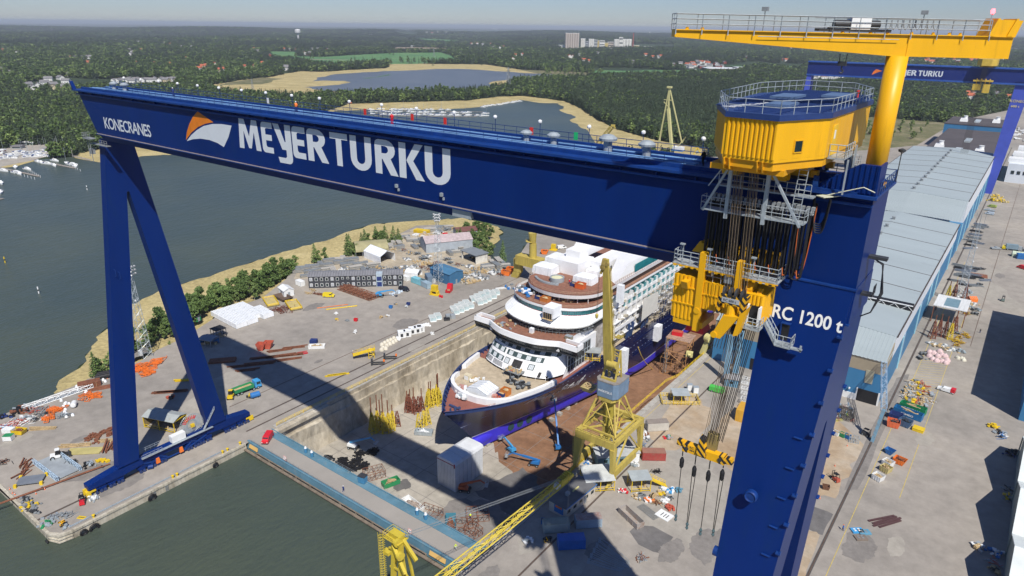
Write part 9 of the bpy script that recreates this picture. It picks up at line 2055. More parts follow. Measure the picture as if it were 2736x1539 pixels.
put('rusty_roof_container','blue-grey container with a rusty roof',at('G',765,955),kcont(mat('pale_blue_container',(.33,.41,.48),.6),6.3,2.5,2.6,mat('rusty_roof_paint',(.34,.27,.25),.8,dirt=(.24,.08,.05),da=.5)),.76)
put('blue_container','bright blue container nearest the bottom edge',at('G',600,1160),kcont(mat('blue_container_paint',(.02,.12,.42),.5),6.3,2.6,2.7),.74)
put('rusty_skip','long rusty open skip in the middle of the east quay',at('G',1180,905),skip(mat('skip_grey_rust',(.36,.33,.30),.7,dirt=(.28,.13,.06),da=.4),7.5,2.4,1.7,None,.97),-.42)
put('small_blue_bin','small blue bin beside the grey-green container',at('G',338,940),skip(BLUE,1.4,1.2,1.2,RU,.9),.5)
cb=None
for k in range(15):
 a=at('G',880-k*9+(k%3)*6,1085+k*17);b=at('G',1170-k*1,1310+k*8)if k<9 else at('G',1120-8*(k-9),1380+5*(k-9));mid=(a+b)/2+V3((r8(-.8,.8),r8(-.8,.8),0));t=thing('laid_cable','grey cable laid out in rows on the quay by the dark patch','cable',tuple(a),group='grey cables laid out in rows on the quay')
 pts=[tuple(((a.lerp(mid,s).lerp(mid.lerp(b,s),s))-a)+V3((0,0,.08)))for s in[i/8 for i in range(9)]];MB().path(pts,.055,4).mk('cable',GA,t);MB().path([(pts[0][0]+.25*cos(q*PI/4),pts[0][1]+.25*sin(q*PI/4),.08)for q in range(9)],.06,4).mk('eye',GA,t)
for i,(x,y,m,lab)in enumerate([(1250,690,(WH,TAN),'white barrels at the left of the cable drum row'),(1345,730,(WH,ORANGE),'orange and white drums near the cable drums'),(1545,700,(DK,GA),'dark crate right of the tan cable drum'),(1640,630,(mat('slate_blue',(.12,.28,.38),.6),),'slate-blue panels standing by the slings'),(1560,630,(LBLUE,WH),'white and blue box by the slate-blue panels'),(1470,615,(GA,WH),'bundle of grey rods behind the cable drum'),(1430,750,(RU,TAN),'thin rusty rods by the slings'),(1565,795,(REDOX,),'dark red bottle by the white slotted panel'),(1510,735,(WH,),'white drum by the dark crate'),(1100,635,(WH,RED),'red and white crate below the stair shelter'),(1440,445,(BK,),'black drums behind the stair shelter'),(1540,120,(GA,GREEN,RED),'wide scrap heap behind the red container'),(1310,80,(RU,WH),'mixed scrap beside the cream container'),(1340,130,(WH,GD),'grey sheets stacked beside the rail'),(1280,180,(GD,BLUE),'blue-grey crates beside the rail'),(180,1115,(GA,WH),'grey stretcher frame in the crane shadow'),(380,1115,(HAZ,DK),'hazard-striped barrier by the grey-green container'),(1230,385,(WH,GA),'white sheeting above the stair shelter'),(1290,1290,(RU,GA),'small rusty cage near the laid cables'),(760,350,(WH,BLUE),'bicycles and tools under the portal crane'),(1465,660,(TAN,SY),'yellow ribbed roller by the cable drums')]):
 put('quay_goods',lab,at('G',x,y),heap(m,16,1.1,.9,.9,.9,i%4==2),.5)
for x,y in((1270,695),(1300,710)):put('cable_drum','cable drum in the middle of the east quay',at('G',x,y),k_drum(GD,.8,.9),.6)
put('cable_drum','tan cable drum lying apart near the slings',at('G',1395,690),k_drum(TAN,.75,.7),1.2)
put('slotted_panel','white panel with black slots lying on the quay',at('G',1503,865),lambda t:(MB().box(-1.9,1.9,-1.5,1.5,.03,.22).mk('panel',WH,t),MB().box(-.7,-.5,-.8,.7,.22,.24).box(.1,.3,-.8,.7,.22,.24).box(.8,1.0,-.8,.7,.22,.24).mk('slot',DK,t)),-.15)
put('mesh_fence_panel','grey mesh panel lying left of the white slotted panel',at('G',1350,830),lambda t:(lambda m_:([m_.be((-3,-1.2+.2*k,.12),(3,-1.2+.2*k,.12),.04)for k in range(13)],[m_.be((-3+.5*k,-1.2,.14),(-3+.5*k,1.2,.14),.04)for k in range(13)],m_.mk('mesh',GD,t)))(MB()),-.35)
for x,y in((1745,1005),(1805,1030)):put('white_cabinet','white electrical cabinet behind the yellow pen',at('C',x,y+20),lambda t:(MB().box(-.9,.9,-.7,.7,0,2.4).mk('body',GA,t),MB().box(-.75,.75,-.74,-.7,.2,2.2).mk('door',WH,t)),.6)
put('green_machine','bright green compressor behind the hoist ropes',at('C',2010,1040),lambda t:(MB().box(-2.4,2.4,-1,1,.4,1.9).mk('body',mat('bright_green',(.08,.50,.08),.5),t),wheels(t,(-1.4,1.4),1.0,.4)),.1)
for x,y0,lab in((2095,930,'left one of two tall pale blue columns by the hall'),(2190,880,'right one of two tall pale blue columns by the hall')):put('blue_column',lab,at('C',x,y0),lambda t:(MB().box(-.8,.8,-.7,.7,0,17).mk('column',mat('pale_column_blue',(.22,.42,.58),.55,streak=True),t),MB().box(-1.1,1.1,-1,1,0,1.2).mk('base',GREYP,t)),0)
put('blue_hut','small blue-grey hut with a sign at the foot of the blue columns',at('C',2150,970),k_hut(4.5,3.5,2.8,mat('hut_blue',(.16,.32,.45),.6),mat('grey_hut_roof',(.36,.35,.35),.8),0,1),.3)
bm=MB();bike_mesh(bm);b0=None
for k in range(110):
 i,j=k%12,k//12
 c=at('D',700+i*17+r8(-5,5)-j*1,1165+j*17+i*5+r8(-5,5))if k<96 else at('C',2250+r8(-20,90),890+(k-96)*20)
 if b0 is None:b0=tag(bm.mk('bicycle',[BK]),'bicycle in the rows by the hall corner','bicycle','bicycles parked by the hall corner');o=b0
 else:o=b0.copy();col.objects.link(o)
 o.location=c;o.rotation_euler=(0,0,r8(-.5,.5)+(1.57 if j%2 else 0))
bc=None
for i,m in enumerate((REDOX,HIVIS,LBLUE,WH)):
 me=b0.data.copy();me.materials[0]=m
 for k in range(5):o=b0.copy();o.data=me;col.objects.link(o);o.location=at('D',700+r8(0,190),1170+r8(0,160));o.rotation_euler=(0,0,r8(0,3));o['label']='bright coloured bicycle in the crowded rows by the hall corner';o['group']='bright bicycles by the hall corner'
for k in range(6):put('white_rack','white lattice rack standing beside the right crane leg',at('C',2300,960+k*50),k_cage(3.6,1.4,2.2,WH),.1)
put('yellow_arch_machine','orange-yellow machine half hidden by the right crane leg',at('C',2255,1290),lambda t:(MB().box(-1.5,1.5,-3,3,0,4).mk('body',mat('amber_paint',(.6,.33,.04),.5),t),MB().box(1.5,1.6,-2,2,1,3).mk('vent',BK,t)),.1)
put('white_canopy','white canopy roof with a grey translucent middle beside the long hall',at('D',1805,330),lambda t:(MB().box(-6,-2.6,-8,8,7,7.3).box(2.6,6,-8,8,7,7.3).box(-2.6,2.6,5.5,8,7,7.3).box(-2.6,2.6,-8,-6,7,7.3).mk('roof',mat('ribbed_white_roof',(.62,.63,.63),.6,stretch=(4,.3,1)),t),MB().box(-2.6,2.6,-6,5.5,7.02,7.2).mk('translucent_panel',mat('grey_teal_panel',(.16,.26,.31),.4),t),MB().box(-5.8,-5.5,-7.8,-7.5,0,7).box(5.5,5.8,-7.8,-7.5,0,7).box(-5.8,-5.5,7.5,7.8,0,7).box(5.5,5.8,7.5,7.8,0,7).mk('post',RU,t)),0)
put('pickup_truck','white pickup with a red rear canopy on the right yard',at('D',1780,1035),van(WH,5.2,1.95,1.9,2,RED),3.0)
gc_=put('open_top_container','green open-top container full of timber on the right yard',at('D',1455,1225),skip(mat('container_green',(.01,.22,.09),.5),7.5,2.5,2.2,TAN,.99),-.16)
bc_=put('open_top_container','blue open-top container full of timber in front of the green one',at('D',1410,1275),skip(mat('container_blue',(.015,.14,.34),.5),8.2,2.5,2.2,TAN,.99),-.16)
for t_,w1,x0,wd in((gc_,'BERTAN',-2.2,4.6),(bc_,'REMEO',-1.8,3.6)):
 V,F=text_mesh(w1,1,.03);a_,b_=min(v[0]for v in V),max(v[0]for v in V);mb=MB();mb.add([(x0+(v[0]-a_)*wd/(b_-a_),-1.30+.02,.75+v[1]*.8)for v in V],F);mb.mk('lettering',WH,t_)
for x,y,m,lab,rz in((1265,1370,mat('orange_red_skip',(.68,.15,.06),.5),'orange-red skip left of the blue container',.1),(1290,1300,NC,'navy skip behind the orange-red skip',-.1),(1380,1365,mat('slate_navy',(.06,.12,.22),.6),'dark blue skip with pipes right of the orange-red skip',-.2)):put('yard_skip',lab,at('D',x,y),skip(m,3.6,3.0,2.0,DK if m is not NC else None,.8),rz)
put('yellow_box','flat yellow box on the right yard',at('D',1512,1415),lambda t:(MB().box(-1.5,1.5,-1.2,1.2,.05,.9).mk('body',SY,t),MB().box(-1.55,1.55,-1.25,1.25,.9,.98).mk('lid',SY,t)),-.1)
timb=[(1440,960),(1490,950),(1540,965),(1420,1000),(1470,1010),(1530,1010),(1590,1000),(1400,1050),(1450,1070),(1510,1065),(1570,1060),(1610,1060),(1380,1100),(1440,1120),(1500,1130),(1560,1120),(1600,1130),(1420,1150),(1480,1160),(1550,1170)]
hp={}
for i,(x,y)in enumerate(timb):
 k=i%4;P=at('D',x,y);lab='heap of timber and painted steel parts in the hatched bay'
 if k not in hp:hp[k]=put('parts_heap',lab,P,heap(((TAN,WH),(SY,GD),(TAN,REDOX),(GA,TAN))[k],24,1.5,1.2,1.2,1.0,k%2==0),r8(0,3))
 else:again(hp[k],lab,P,r8(0,3),r8(.8,1.2))
pk=None
for i,(x,y)in enumerate([(1620,700),(1650,730),(1690,745),(1740,750),(1780,765),(1700,700),(1740,690),(1770,700),(1660,670),(1720,655),(1790,740),(1620,660)]):
 P=at('D',x,y)
 if pk is None:pk=put('pink_bag','pink and white wrapped bulk bag beside the hatched bay',P,lambda t:(MB().blob((0,0,0),1.2,1.1,1.3,R8,9,.12).mk('sack',mat('pink_white_sack',(.62,.46,.46),.8,var=.3,scale=1.5),t,smooth=True),MB().be((-.4,0,1.1),(.4,0,1.35),.1).mk('strap',WH,t)))
 else:again(pk,'pink and white wrapped bulk bag beside the hatched bay',P,r8(0,3))
rest=[(1560,680,0),(1530,720,0),(1640,585,1),(1690,600,1),(1750,600,1),(1820,640,1),(1880,590,2),(1930,570,2),(1925,655,3),(1870,550,2),(1880,480,0),(1960,490,2),(1990,515,2),(1900,515,2),(1900,120,1),(1950,200,1),(1990,190,1),(2020,230,3),(2050,250,0),(2060,290,0),(2090,250,3),(1975,285,2),(1940,260,2),(1960,140,1),(2000,160,1),(1880,80,0),(1990,80,3),(2100,10,0),(1930,150,1),(1970,230,1),(2040,200,1)]
for i,(x,y,k)in enumerate(rest):
 P=at('D',x,y);lab='heap of '+('dark metal scrap','pale plastic and metal scrap','rusty steel parts','blue-grey metal parts')[k]+(' in front of' if y>400 else ' behind')+' the white canopy';key=('r',k)
 if key not in hp:hp[key]=put('parts_heap',lab,P,heap(((DK,GD),(WH,GA,TAN),(RU,SY),(GD,mat('pale_blue_metal',(.38,.46,.5),.5)))[k],24,1.6,1.1,.9,1.0,k==2),r8(0,3))
 else:again(hp[key],lab,P,r8(0,3),r8(.8,1.3))
put('orange_tent','small orange tent behind the white canopy',at('D',2030,160),tent(3.4,3,1.4,.9,ORANGE),.6)
put('white_sheet_heap','crumpled cream sheet lying in front of the hatched bay',at('D',1900,720),bags(mat('cream_cloth',(.62,.60,.50),.9),6,1.3,1.4,.4))
put('forklift','grey-green forklift carrying boards on the open right yard',at('D',2330,160),k_forklift(mat('grey_green_machine',(.15,.20,.18),.6)),1.6)
put('person','person in dark clothes standing near the big roof shadow',at('D',2108,470),person(DK,NC,DK,'stand'),.5)
racks=[(2090,830),(2070,865),(2060,900),(2050,930),(2040,965),(2090,980),(2000,950),(2010,1000),(1995,1030),(1920,1200),(1930,1225),(1940,1250),(1960,1280),(1980,1310),(2000,1240),(2050,1220),(2100,1230),(2030,1290),(1940,1300),(2080,1310),(2160,1340),(1900,1350),(1960,1385),(2020,1385),(2060,1390),(1850,1340),(2110,800),(2130,820)]
for i,(x,y)in enumerate(racks):
 key=('k',i%3);P=at('K',x,y);lab='rack of long grey steel profiles '+('at the foot of the right-hand mast' if y>1150 else 'in the line beside the long hall')
 if key not in hp:hp[key]=put('profile_rack',lab,P,bars((GD,DK,mat('blue_grey_profile',(.22,.25,.30),.5))[i%3],7,7,.3,.35,.04,3),.0)
 else:again(hp[key],lab,P,r8(-.15,.15)+(0 if i%4 else .8),r8(.75,1.15))
put('brown_mat','brown plate lying among the grey racks',at('K',2090,1290),lambda t:(MB().box(-4,4,-3,3,.02,.2).mk('plate',RU,t),MB().box(-.2,.2,-2.5,2.5,.2,.4).mk('bar',RU,t)),.1)
for x,y,m,lab,rz in((2342,1030,mat('van_yellow',(.75,.58,.02),.35),'yellow van on the far right yard',1.55),(2260,1035,GREYP,'grey pickup left of the yellow van',.6),(2200,700,mat('silver_blue',(.45,.52,.58),.3),'pale estate car beside the long hall',3.0),(2225,630,mat('yellow_blue',(.35,.42,.10),.4),'small yellow and blue truck beside the long hall',2.8),(2520,1225,RED,'dark red van at the right picture edge',2.6)):put('parked_vehicle',lab,at('K',x,y),van(m,5,1.95,1.95,1 if 'pickup' in lab else None),rz)
put('flatbed_truck','grey-blue truck with a box body right of the yellow van',at('K',2410,1045),lambda t:(MB().box(-2.8,2.8,-1.2,1.2,.9,3.4).mk('box_body',mat('box_blue_grey',(.20,.28,.33),.6),t),MB().box(2.9,4.6,-1.1,1.1,.6,2.6).mk('cab',GREYP,t),wheels(t,(-1.8,3.6),1.15,.5,.3)),.2)
put('scrap_trailer','long trailer of grey scrap at the right picture edge',at('K',2490,1050),heap((GD,DK),40,3.5,1.2,1.8,1.3),.1)
put('pale_green_tent','pale green tent at the right picture edge',at('K',2490,1110),tent(7,4,1.8,1.2,mat('pale_green_canvas',(.48,.55,.42),.7)),.1)
put('blue_truck','blue covered truck beside the pale green tent',at('K',2525,1130),kcont(BLUE,6,2.5,2.8),.3)
for i,(x,y)in enumerate([(2270,530),(2240,570),(2330,580),(2290,560)]):put('yellow_lumber','heap of yellowish crates and frames beyond the hall doors',at('K',x,y),heap((mat('pale_lumber',(.56,.46,.24),.8),SY),24,3,2,2.2,1.8),.2)
put('white_truck','grey flatbed truck beside the estate car',at('K',2200,665),van(GA,6,2.1,2.2,1),3.0)
put('tipping_skip','blue tipping skip above the orange skip',at('H',1235,265),skip(mat('skip_blue',(.03,.14,.38),.5),2.6,1.9,1.5,None,.5),-.3)
put('tipping_skip','orange tipping skip right of the blue tipping skip',at('H',1330,355),skip(ORANGE,3.2,2.6,1.5,RU,.7),-.2)
for x,y,m,lab in((1215,378,WH,'white box skip below the orange tipping skip'),(1195,435,mat('cream_yellow',(.55,.46,.2),.6),'yellowish skip full of scrap'),(1120,515,WH,'white glass-fronted box skip near the yellow line')):put('box_skip',lab,at('H',x,y),skip(m,2.6,2.4,1.6,TAN,.85),-.4)
put('forklift','red forklift with a black mast on the brown apron',at('H',705,525),k_forklift(REDOX),2.5)
put('rusty_bin','small black bin with a rusty inside on the brown apron',at('H',615,605),skip(mat('bin_brown',(.16,.08,.05),.7),1.8,1.4,1.1,None,.8),.3)
put('beam_rack','three dark brown beams on yellow stands',at('H',1195,920),bars(mat('maroon_beam',(.09,.045,.045),.6),4,9,.55,.75,.06,1),.95)
for x,y,m,lab in((920,1015,LBLUE,'bright blue panel with white pads'),(988,1030,mat('slate_blue2',(.12,.30,.42),.5),'slate-blue box beside the bright blue panel'),(955,1085,mat('mud_brown',(.20,.16,.13),.8),'mud-brown plate below the bright blue panel')):put('flat_panel',lab,at('H',x,y),lambda t:(MB().box(-1.4,1.4,-.9,.9,.03,.35).mk('panel',m,t),MB().box(-.8,-.3,-.4,.0,.35,.38).box(.2,.7,-.4,.0,.35,.38).box(-.8,-.3,.2,.6,.35,.38).box(.2,.7,.2,.6,.35,.38).mk('pad',WH if m is LBLUE else GD,t)),.7)
for i,(x,y,m)in enumerate([(665,65,DK),(715,85,WH),(775,100,GREEN),(825,115,BLUE)]):put('waste_bin',('dark','pale','green','blue')[i]+' wheeled bin in the row left of the blue post',at('H',x,y),skip(m,1.8,1.3,1.3,TAN,.9),-.35)
put('forklift','dark forklift parked behind the blue post',at('H',1005,90),k_forklift(DK),-.2)
put('wire_rack','galvanised wire rack at the foot of the blue post',at('H',885,150),k_cage(2.6,1.6,1.8,GA),.3)
for i,(x,y,m,lab)in enumerate([(2390,280,(NC,BK),'dark bins in the notched roof shadow, the upper ones'),(2380,700,(SY,GD),'yellow machine in the notched roof shadow'),(2380,620,(GA,DK),'grey frames in the notched roof shadow above the yellow machine'),(2100,1180,(WH,TAN,GA),'white crates at the edge of the lower notched shadow'),(2240,1230,(WH,BLUE),'blue and white crates in the lower notched shadow'),(2245,1330,(GA,REDOX),'tray of drums in the lower notched shadow'),(2250,1410,(TAN,DK),'tan crates below the tray of drums'),(2290,70,(DK,GA),'dark gear in the shadow by the right-hand hall'),(2330,110,(BLUE,WH),'blue box by the right-hand hall'),(2235,10,(SY,),'yellow stool by the shadow edge'),(2450,260,(DK,),'black drum by the right-hand hall')]):put('shaded_goods',lab,at('H',x,y),heap(m,16,1.4,1.2,1.1,1.0,i%3==2),.4)
def far_house(name,wallm,roofm,L,W,Hh,rid):
 t=thing(name,'x','house',(0,0,0));MB().box(-L/2,L/2,-W/2,W/2,0,Hh).extrude([(-W/2,Hh),(0,Hh+rid),(W/2,Hh)],-L/2,L/2,YX).mk('wall',wallm,t,fix=True)
 mb=MB()
 for s in(-1,1):mb.hexa([(-L/2-.5,s*(W/2+.6),Hh-.3),(L/2+.5,s*(W/2+.6),Hh-.3),(L/2+.5,0,Hh+rid+.02),(-L/2-.5,0,Hh+rid+.02),(-L/2-.5,s*(W/2+.6),Hh-.05),(L/2+.5,s*(W/2+.6),Hh-.05),(L/2+.5,0,Hh+rid+.3),(-L/2-.5,0,Hh+rid+.3)])
 mb.mk('roof',roofm,t,fix=True)
 for s in(-1,1):
  for k in range(3):x=-L*.35+L*.35*k;MB().box(x-.6,x+.6,s*W/2-.05,s*W/2+.05,1.0,2.4).mk('window',GLASS,t)
 MB().box(-.4,.4,W*.15,W*.15+.8,Hh,Hh+rid+1.0).mk('chimney',mat('chimney_brick',(.2,.13,.1),.8),t);return t
HW_=mat('house_white',(.72,.71,.68),.6,var=.06);RG=mat('roof_grey_tile',(.20,.195,.20),.8,var=.15);RR=mat('roof_red_tile',(.42,.12,.06),.8,var=.2);HR=mat('house_red',(.33,.07,.05),.7);HY=mat('house_cream',(.58,.50,.33),.7)
KD=[('grey',HW_,RG),('red',HW_,RR),('red',HY,RR),('grey',HY,RG),('grey',HR,RG)]
hprotos=[far_house('family_house',w1,r1,14,9,5.0,3.2)for _,w1,r1 in KD];usedh=set()
def house(x,y,k,s,where):
 pr=hprotos[k];P=g(x,y,-2.2);P.z=-2.3+float(hgt(np.array(P.x),np.array(P.y)));rz=ru(0,3.1);lab=('white','white','cream','cream','dark red')[k]+' house with a '+KD[k][0]+' roof '+where
 if k not in usedh:usedh.add(k);o=pr;o.location=P;o.rotation_euler=(0,0,rz);o.scale=(s,s,s)
 else:o=dup(pr,tuple(P),rz,None,None,s)
 o['label']=lab;o['group']=lab
for h_ in HOUSES:house(*h_)
def block(name,label,cat,x,y,w_px,h_px,m,depth=1.0,rm=None,parts=None):
 P=g(x,y,-2.2);P.z=-2.3+float(hgt(np.array(P.x),np.array(P.y)));D=float((np.array(P)-CAM)@FW);k=D/FPX;w_,h_=w_px*k,h_px*k/cos(.03)
 t=thing(name,label,cat,tuple(P),math.radians(36.7));mb=MB();mb.box(-w_/2,w_/2,0,w_*depth,0,h_);mb.mk('wall',m,t);mb=MB();mb.box(-w_/2-.5,w_/2+.5,-.5,w_*depth+.5,h_,h_+1.0);mb.mk('roof',rm or WH,t)
 if parts:parts(t,w_,h_,w_*depth)
 return t
SIL=mat('silo_concrete',(.46,.40,.35),.8,var=.1,scale=.02,streak=True);SILW=mat('silo_white',(.68,.67,.62),.7,var=.06,scale=.03);SILY=mat('silo_yellow',(.58,.46,.16),.7);SILG=mat('silo_grey',(.36,.38,.40),.7)
def cyls(n,m):
 def f(t,w_,h_,d):
  for k in range(n):x=-w_/2+w_*(k+.5)/n;MB().tu((x,0,0),(x,0,h_*.96),w_/n*.47,12).mk('silo',m,t)
 return f
def wins(n,rows):
 def f(t,w_,h_,d):
  for r_ in range(rows):
   mb=MB();mb.box(-w_*.45,w_*.45,-.1,0,h_*(r_+.45)/rows,h_*(r_+.75)/rows);mb.mk('window_row',GLASS,t)
 return f
block('grain_silo','tall brown-grey grain silo with a white top, left of the white mills','silo',1528,131,37,38,SIL,.6,WH,cyls(6,SIL))
for i,(x,y,w_,h_,m,lab)in enumerate([(1495,130,27,7,WH,'low white hall left of the tall grain silo'),(1557,131,12,24,SILW,'white mill block right of the tall silo'),(1568,132,8,18,SILG,'grey narrow mill block'),(1579,133,14,25,SILW,'white and yellow mill tower block'),(1591,133,9,23,SILG,'grey striped mill tower'),(1597,133,6,21,SILY,'narrow yellow mill tower'),(1608,134,14,22,SILW,'white mill tower cluster in the middle'),(1619,134,10,16,SILY,'yellow lower mill block'),(1632,134,18,18,SIL,'brownish silo row among the white mills'),(1646,135,12,26,SILW,'white mill with a stair tower'),(1658,135,10,31,SILW,'tallest white mill tower'),(1674,135,24,26,SILW,'wide white silo block at the right of the mills')]):
 block('mill_building',lab,'mill',x,y,w_,h_,m,.8,None,cyls(3,m)if i%2 else wins(4,3))
for i,(x,y,w_,h_,m,lab)in enumerate([(1700,133,16,8,SILY,'ochre factory hall right of the mills'),(1716,134,18,7,SILY,'wider ochre factory hall right of the mills'),(1735,134,12,7,WH,'white hall beyond the ochre halls'),(1755,137,30,5,mat('pale_blue_hall',(.45,.55,.65),.6),'pale blue low hall at the factory'),(1790,137,34,4,WH,'long white hall at the right end of the factory'),(1640,137,40,5,WH,'low white shed before the mills'),(1680,137,26,6,WH,'white tank row before the mills')]):block('factory_hall',lab,'factory',x,y,w_,h_,m,.7,None,wins(4,1))
def chim(t,w_,h_,d):MB().tu((0,0,h_*.1),(0,0,h_*1.0),w_*.45,10,w_*.3).mk('stack',mat('chimney_red_brick',(.36,.10,.08),.8),t)
P=g(1690,134,-2.2);D=float((np.array(P)-CAM)@FW)/FPX;t=thing('factory_chimney','tall thin red chimney right of the white mills','chimney',tuple(P));MB().tu((0,0,0),(0,0,43*D),2.0*D,12,1.2*D).mk('stack',mat('chimney_red_brick',(.36,.10,.08),.8),t);MB().tu((0,0,43*D),(0,0,43.6*D),1.35*D,12).mk('rim',DK,t)
P=g(798,113,-2.2);P.z=-2;D=float((np.array(P)-CAM)@FW)/FPX;t=thing('water_tower','white mushroom-shaped water tower standing above the woods','water tower',tuple(P));Hh=33*D
MB().lathe([(3.2*D,0),(2.3*D,6*D),(2.2*D,24*D)],(0,0,0),16).mk('shaft',mat('tower_concrete',(.60,.58,.55),.7),t);MB().lathe([(2.2*D,22*D),(6.8*D,24*D),(7.2*D,28*D),(7.4*D,30.5*D),(6*D,32*D),(0.1,33*D)],(0,0,0),20).mk('tank',mat('tower_white',(.70,.70,.69),.6),t)
for i in range(12):
 a=2*PI*i/12;MB().be((7.0*D*cos(a),7.0*D*sin(a),25*D),(7.4*D*cos(a),7.4*D*sin(a),31*D),.8).mk('rib',MATS['tower_concrete'],t)
for i,(x,y,w_,h_,m,lab)in enumerate([(788,69,5,1.5,WH,'white building on the horizon above the water tower'),(1225,70,5,1.5,WH,'tiny white building on the horizon, middle'),(1322,79,12,2,WH,'long white factory on the horizon left of the silos'),(970,98,9,4,WH,'white block in the woods right of the water tower'),(992,99,10,4,WH,'second white block in the woods right of the water tower'),(834,98,5,2,WH,'small white house right of the water tower'),(857,98,6,2.5,WH,'small white house row right of the water tower'),(1103,124,11,5,SILW,'grey barn above the green field'),(1273,121,10,7,WH,'white school block left of the silos'),(1300,122,26,5,WH,'long white school wing left of the silos'),(1325,168,24,6,HR,'dark red barn at the far lake shore'),(1295,169,20,3,WH,'low white greenhouse beside the red barn'),(825,146,14,3.5,HR,'red barn in the green field'),(1480,98,14,2.5,WH,'white hall far behind the silos'),(1735,100,2.2,8,WH,'thin white silo tower in the far woods'),(1858,190,5,5,HW_,'square white house above the meadow'),(1930,190,80,6,mat('row_house_brown',(.22,.17,.15),.8),'long dark terrace at the far meadow'),(2000,188,60,6,mat('row_house_brown',(.22,.17,.15),.8),'second dark terrace at the far meadow'),(2245,160,24,7,HW_,'pale apartment block above the far blue crane'),(2270,159,16,5,HW_,'low pale block beside the apartment block'),(2680,136,10,9,HW_,'pale tower blocks right of the jib end'),(2710,136,24,9,HW_,'row of white tower blocks at the right edge'),(2550,172,26,9,mat('crimson_wall',(.36,.05,.09),.7),'crimson apartment block behind the jib'),(2470,168,50,3,WH,'long white hall behind the jib column'),(180,287,50,9,WH,'white clubhouse by the left marina'),(126,282,20,5,GREYP,'grey boathouse by the left marina'),(70,388,38,7,mat('grey_green_roof',(.36,.43,.38),.7),'grey-green boathouse at the left marina'),(44,398,24,6,GREYP,'grey boathouse at the left marina'),(5,410,12,8,HR,'red shed at the left marina edge'),(1730,238,40,8,mat('pale_brown_hall',(.4,.33,.28),.8),'pale brown hall hidden in the dark wood'),(1830,232,22,5,mat('pale_brown_hall',(.4,.33,.28),.8),'small brown roof in the dark wood')]):block('far_building',lab,'building',x,y,w_,h_,m,.8,None if i%3 else RG,wins(3,1))
def pylon(x,y,h_px,lab):
 P=g(x,y,-2.2);D=float((np.array(P)-CAM)@FW)/FPX;h=h_px*D;t=thing('power_pylon',lab,'pylon',tuple(P));mb=MB();lattice(mb,(0,0,0),(0,0,h),h*.22,h*.03,8,h*.008,h*.005);mb.mk('lattice',GD,t);mb=MB()
 for z in(.72,.84,.95):mb.be((-h*.13,0,h*z),(h*.13,0,h*z),h*.014)
 mb.mk('crossarm',GD,t)
pylon(1358,238,55,'lattice power pylon at the right shore of the lake');pylon(1160,152,22,'lattice power pylon in the green field');pylon(676,246,34,'lattice power pylon above the dry reeds');pylon(141,91,22,'far thin mast in the left woods')
bt_=thing('road_bridge','low concrete road bridge carrying the causeway across the lake outlet','bridge',tuple(g(1310,252,-2)),world=True);a,b=g(1235,255,0),g(1385,246,0);mb=MB();mb.be(a+V3((0,0,3)),b+V3((0,0,3)),10,1.2);mb.mk('deck',CONC,bt_)
for k in range(6):p_=a.lerp(b,(k+.5)/6);MB().box(p_.x-1,p_.x+1,p_.y-4,p_.y+4,-2.3,2.6).mk('pier',CONC,bt_)
for x,y,m,lab in((1270,246.0,RED,'red car on the causeway bridge, the left one'),(1357,241.5,RED,'red car on the causeway bridge, the right one'),(844,270,WH,'white lorry on the causeway road'),(936,276,ORANGE,'orange car on the shore road')):put('far_car',lab,(lambda q:V3((q.x,q.y,3.7 if 'bridge' in lab else-1.5)))(g(x,y,3.7 if 'bridge' in lab else-1.5)),van(m,5,2,1.7),.6)
def boat_proto(name,sail):
 t=thing(name,'x','boat',(0,0,0));mb=MB();n=8;V=[]
 for z,f in((.0,.8),(.5,.92),(1.1,1.0)):
  for k in range(n+1):s=k/n;V.append((-4+8.6*s*(.94+.06*f),1.35*f*(1-max(0,(s-.45)/.55)**2.2),z));
 def idx(i,k):return i*(n+1)+k
 mb.v=V+[(x,-y,z)for x,y,z in V];o=len(V)
 for i in range(2):
  for k in range(n):mb.f.append((idx(i,k),idx(i,k+1),idx(i+1,k+1),idx(i+1,k)));mb.f.append((o+idx(i,k),o+idx(i+1,k),o+idx(i+1,k+1),o+idx(i,k+1)))
 mb.f.append(tuple(idx(2,k)for k in range(n+1))+tuple(o+idx(2,k)for k in range(n,-1,-1)));mb.f.append((idx(0,0),o+idx(0,0),o+idx(2,0),idx(2,0)));mb.m=[0]*len(mb.f);mb.mk('hull',WH,t,fix=True)
 mb=MB();mb.hexa([(-2,-.95,1.1),(1.8,-.8,1.1),(1.8,.8,1.1),(-2,.95,1.1),(-1.7,-.8,2.0 if not sail else 1.6),(.9,-.65,1.9 if not sail else 1.6),(.9,.65,1.9 if not sail else 1.6),(-1.7,.8,2.0 if not sail else 1.6)]);c=mb.mk('cabin',WH,t);MB().box(-1.6,.95,-.86,.86,1.35,1.6).mk('window_band',GLASS,c)
 if sail:MB().tu((.6,0,1.1),(.6,0,12),.09,6).mk('mast',GA,t);MB().tu((.6,0,2.2),(-3.4,0,2.3),.12,5).mk('boom',BLUE,t)
 else:MB().box(-3.6,-2,-1.0,1.0,.9,1.5).mk('cover',NC,t)
 return t
bpr=[boat_proto('motor_boat',False),boat_proto('sailing_boat',True)];ub=set()
def boat(x,y,k,rz,lab,z=-2.35,s=1.):
 P=g(x,y,z);P.z=z
 if k not in ub:ub.add(k);o=bpr[k];o.location=P;o.rotation_euler=(0,0,rz);o.scale=(s,s,s)
 else:o=dup(bpr[k],tuple(P),rz,None,None,s)
 o['label']=lab;o['group']=lab+' group'
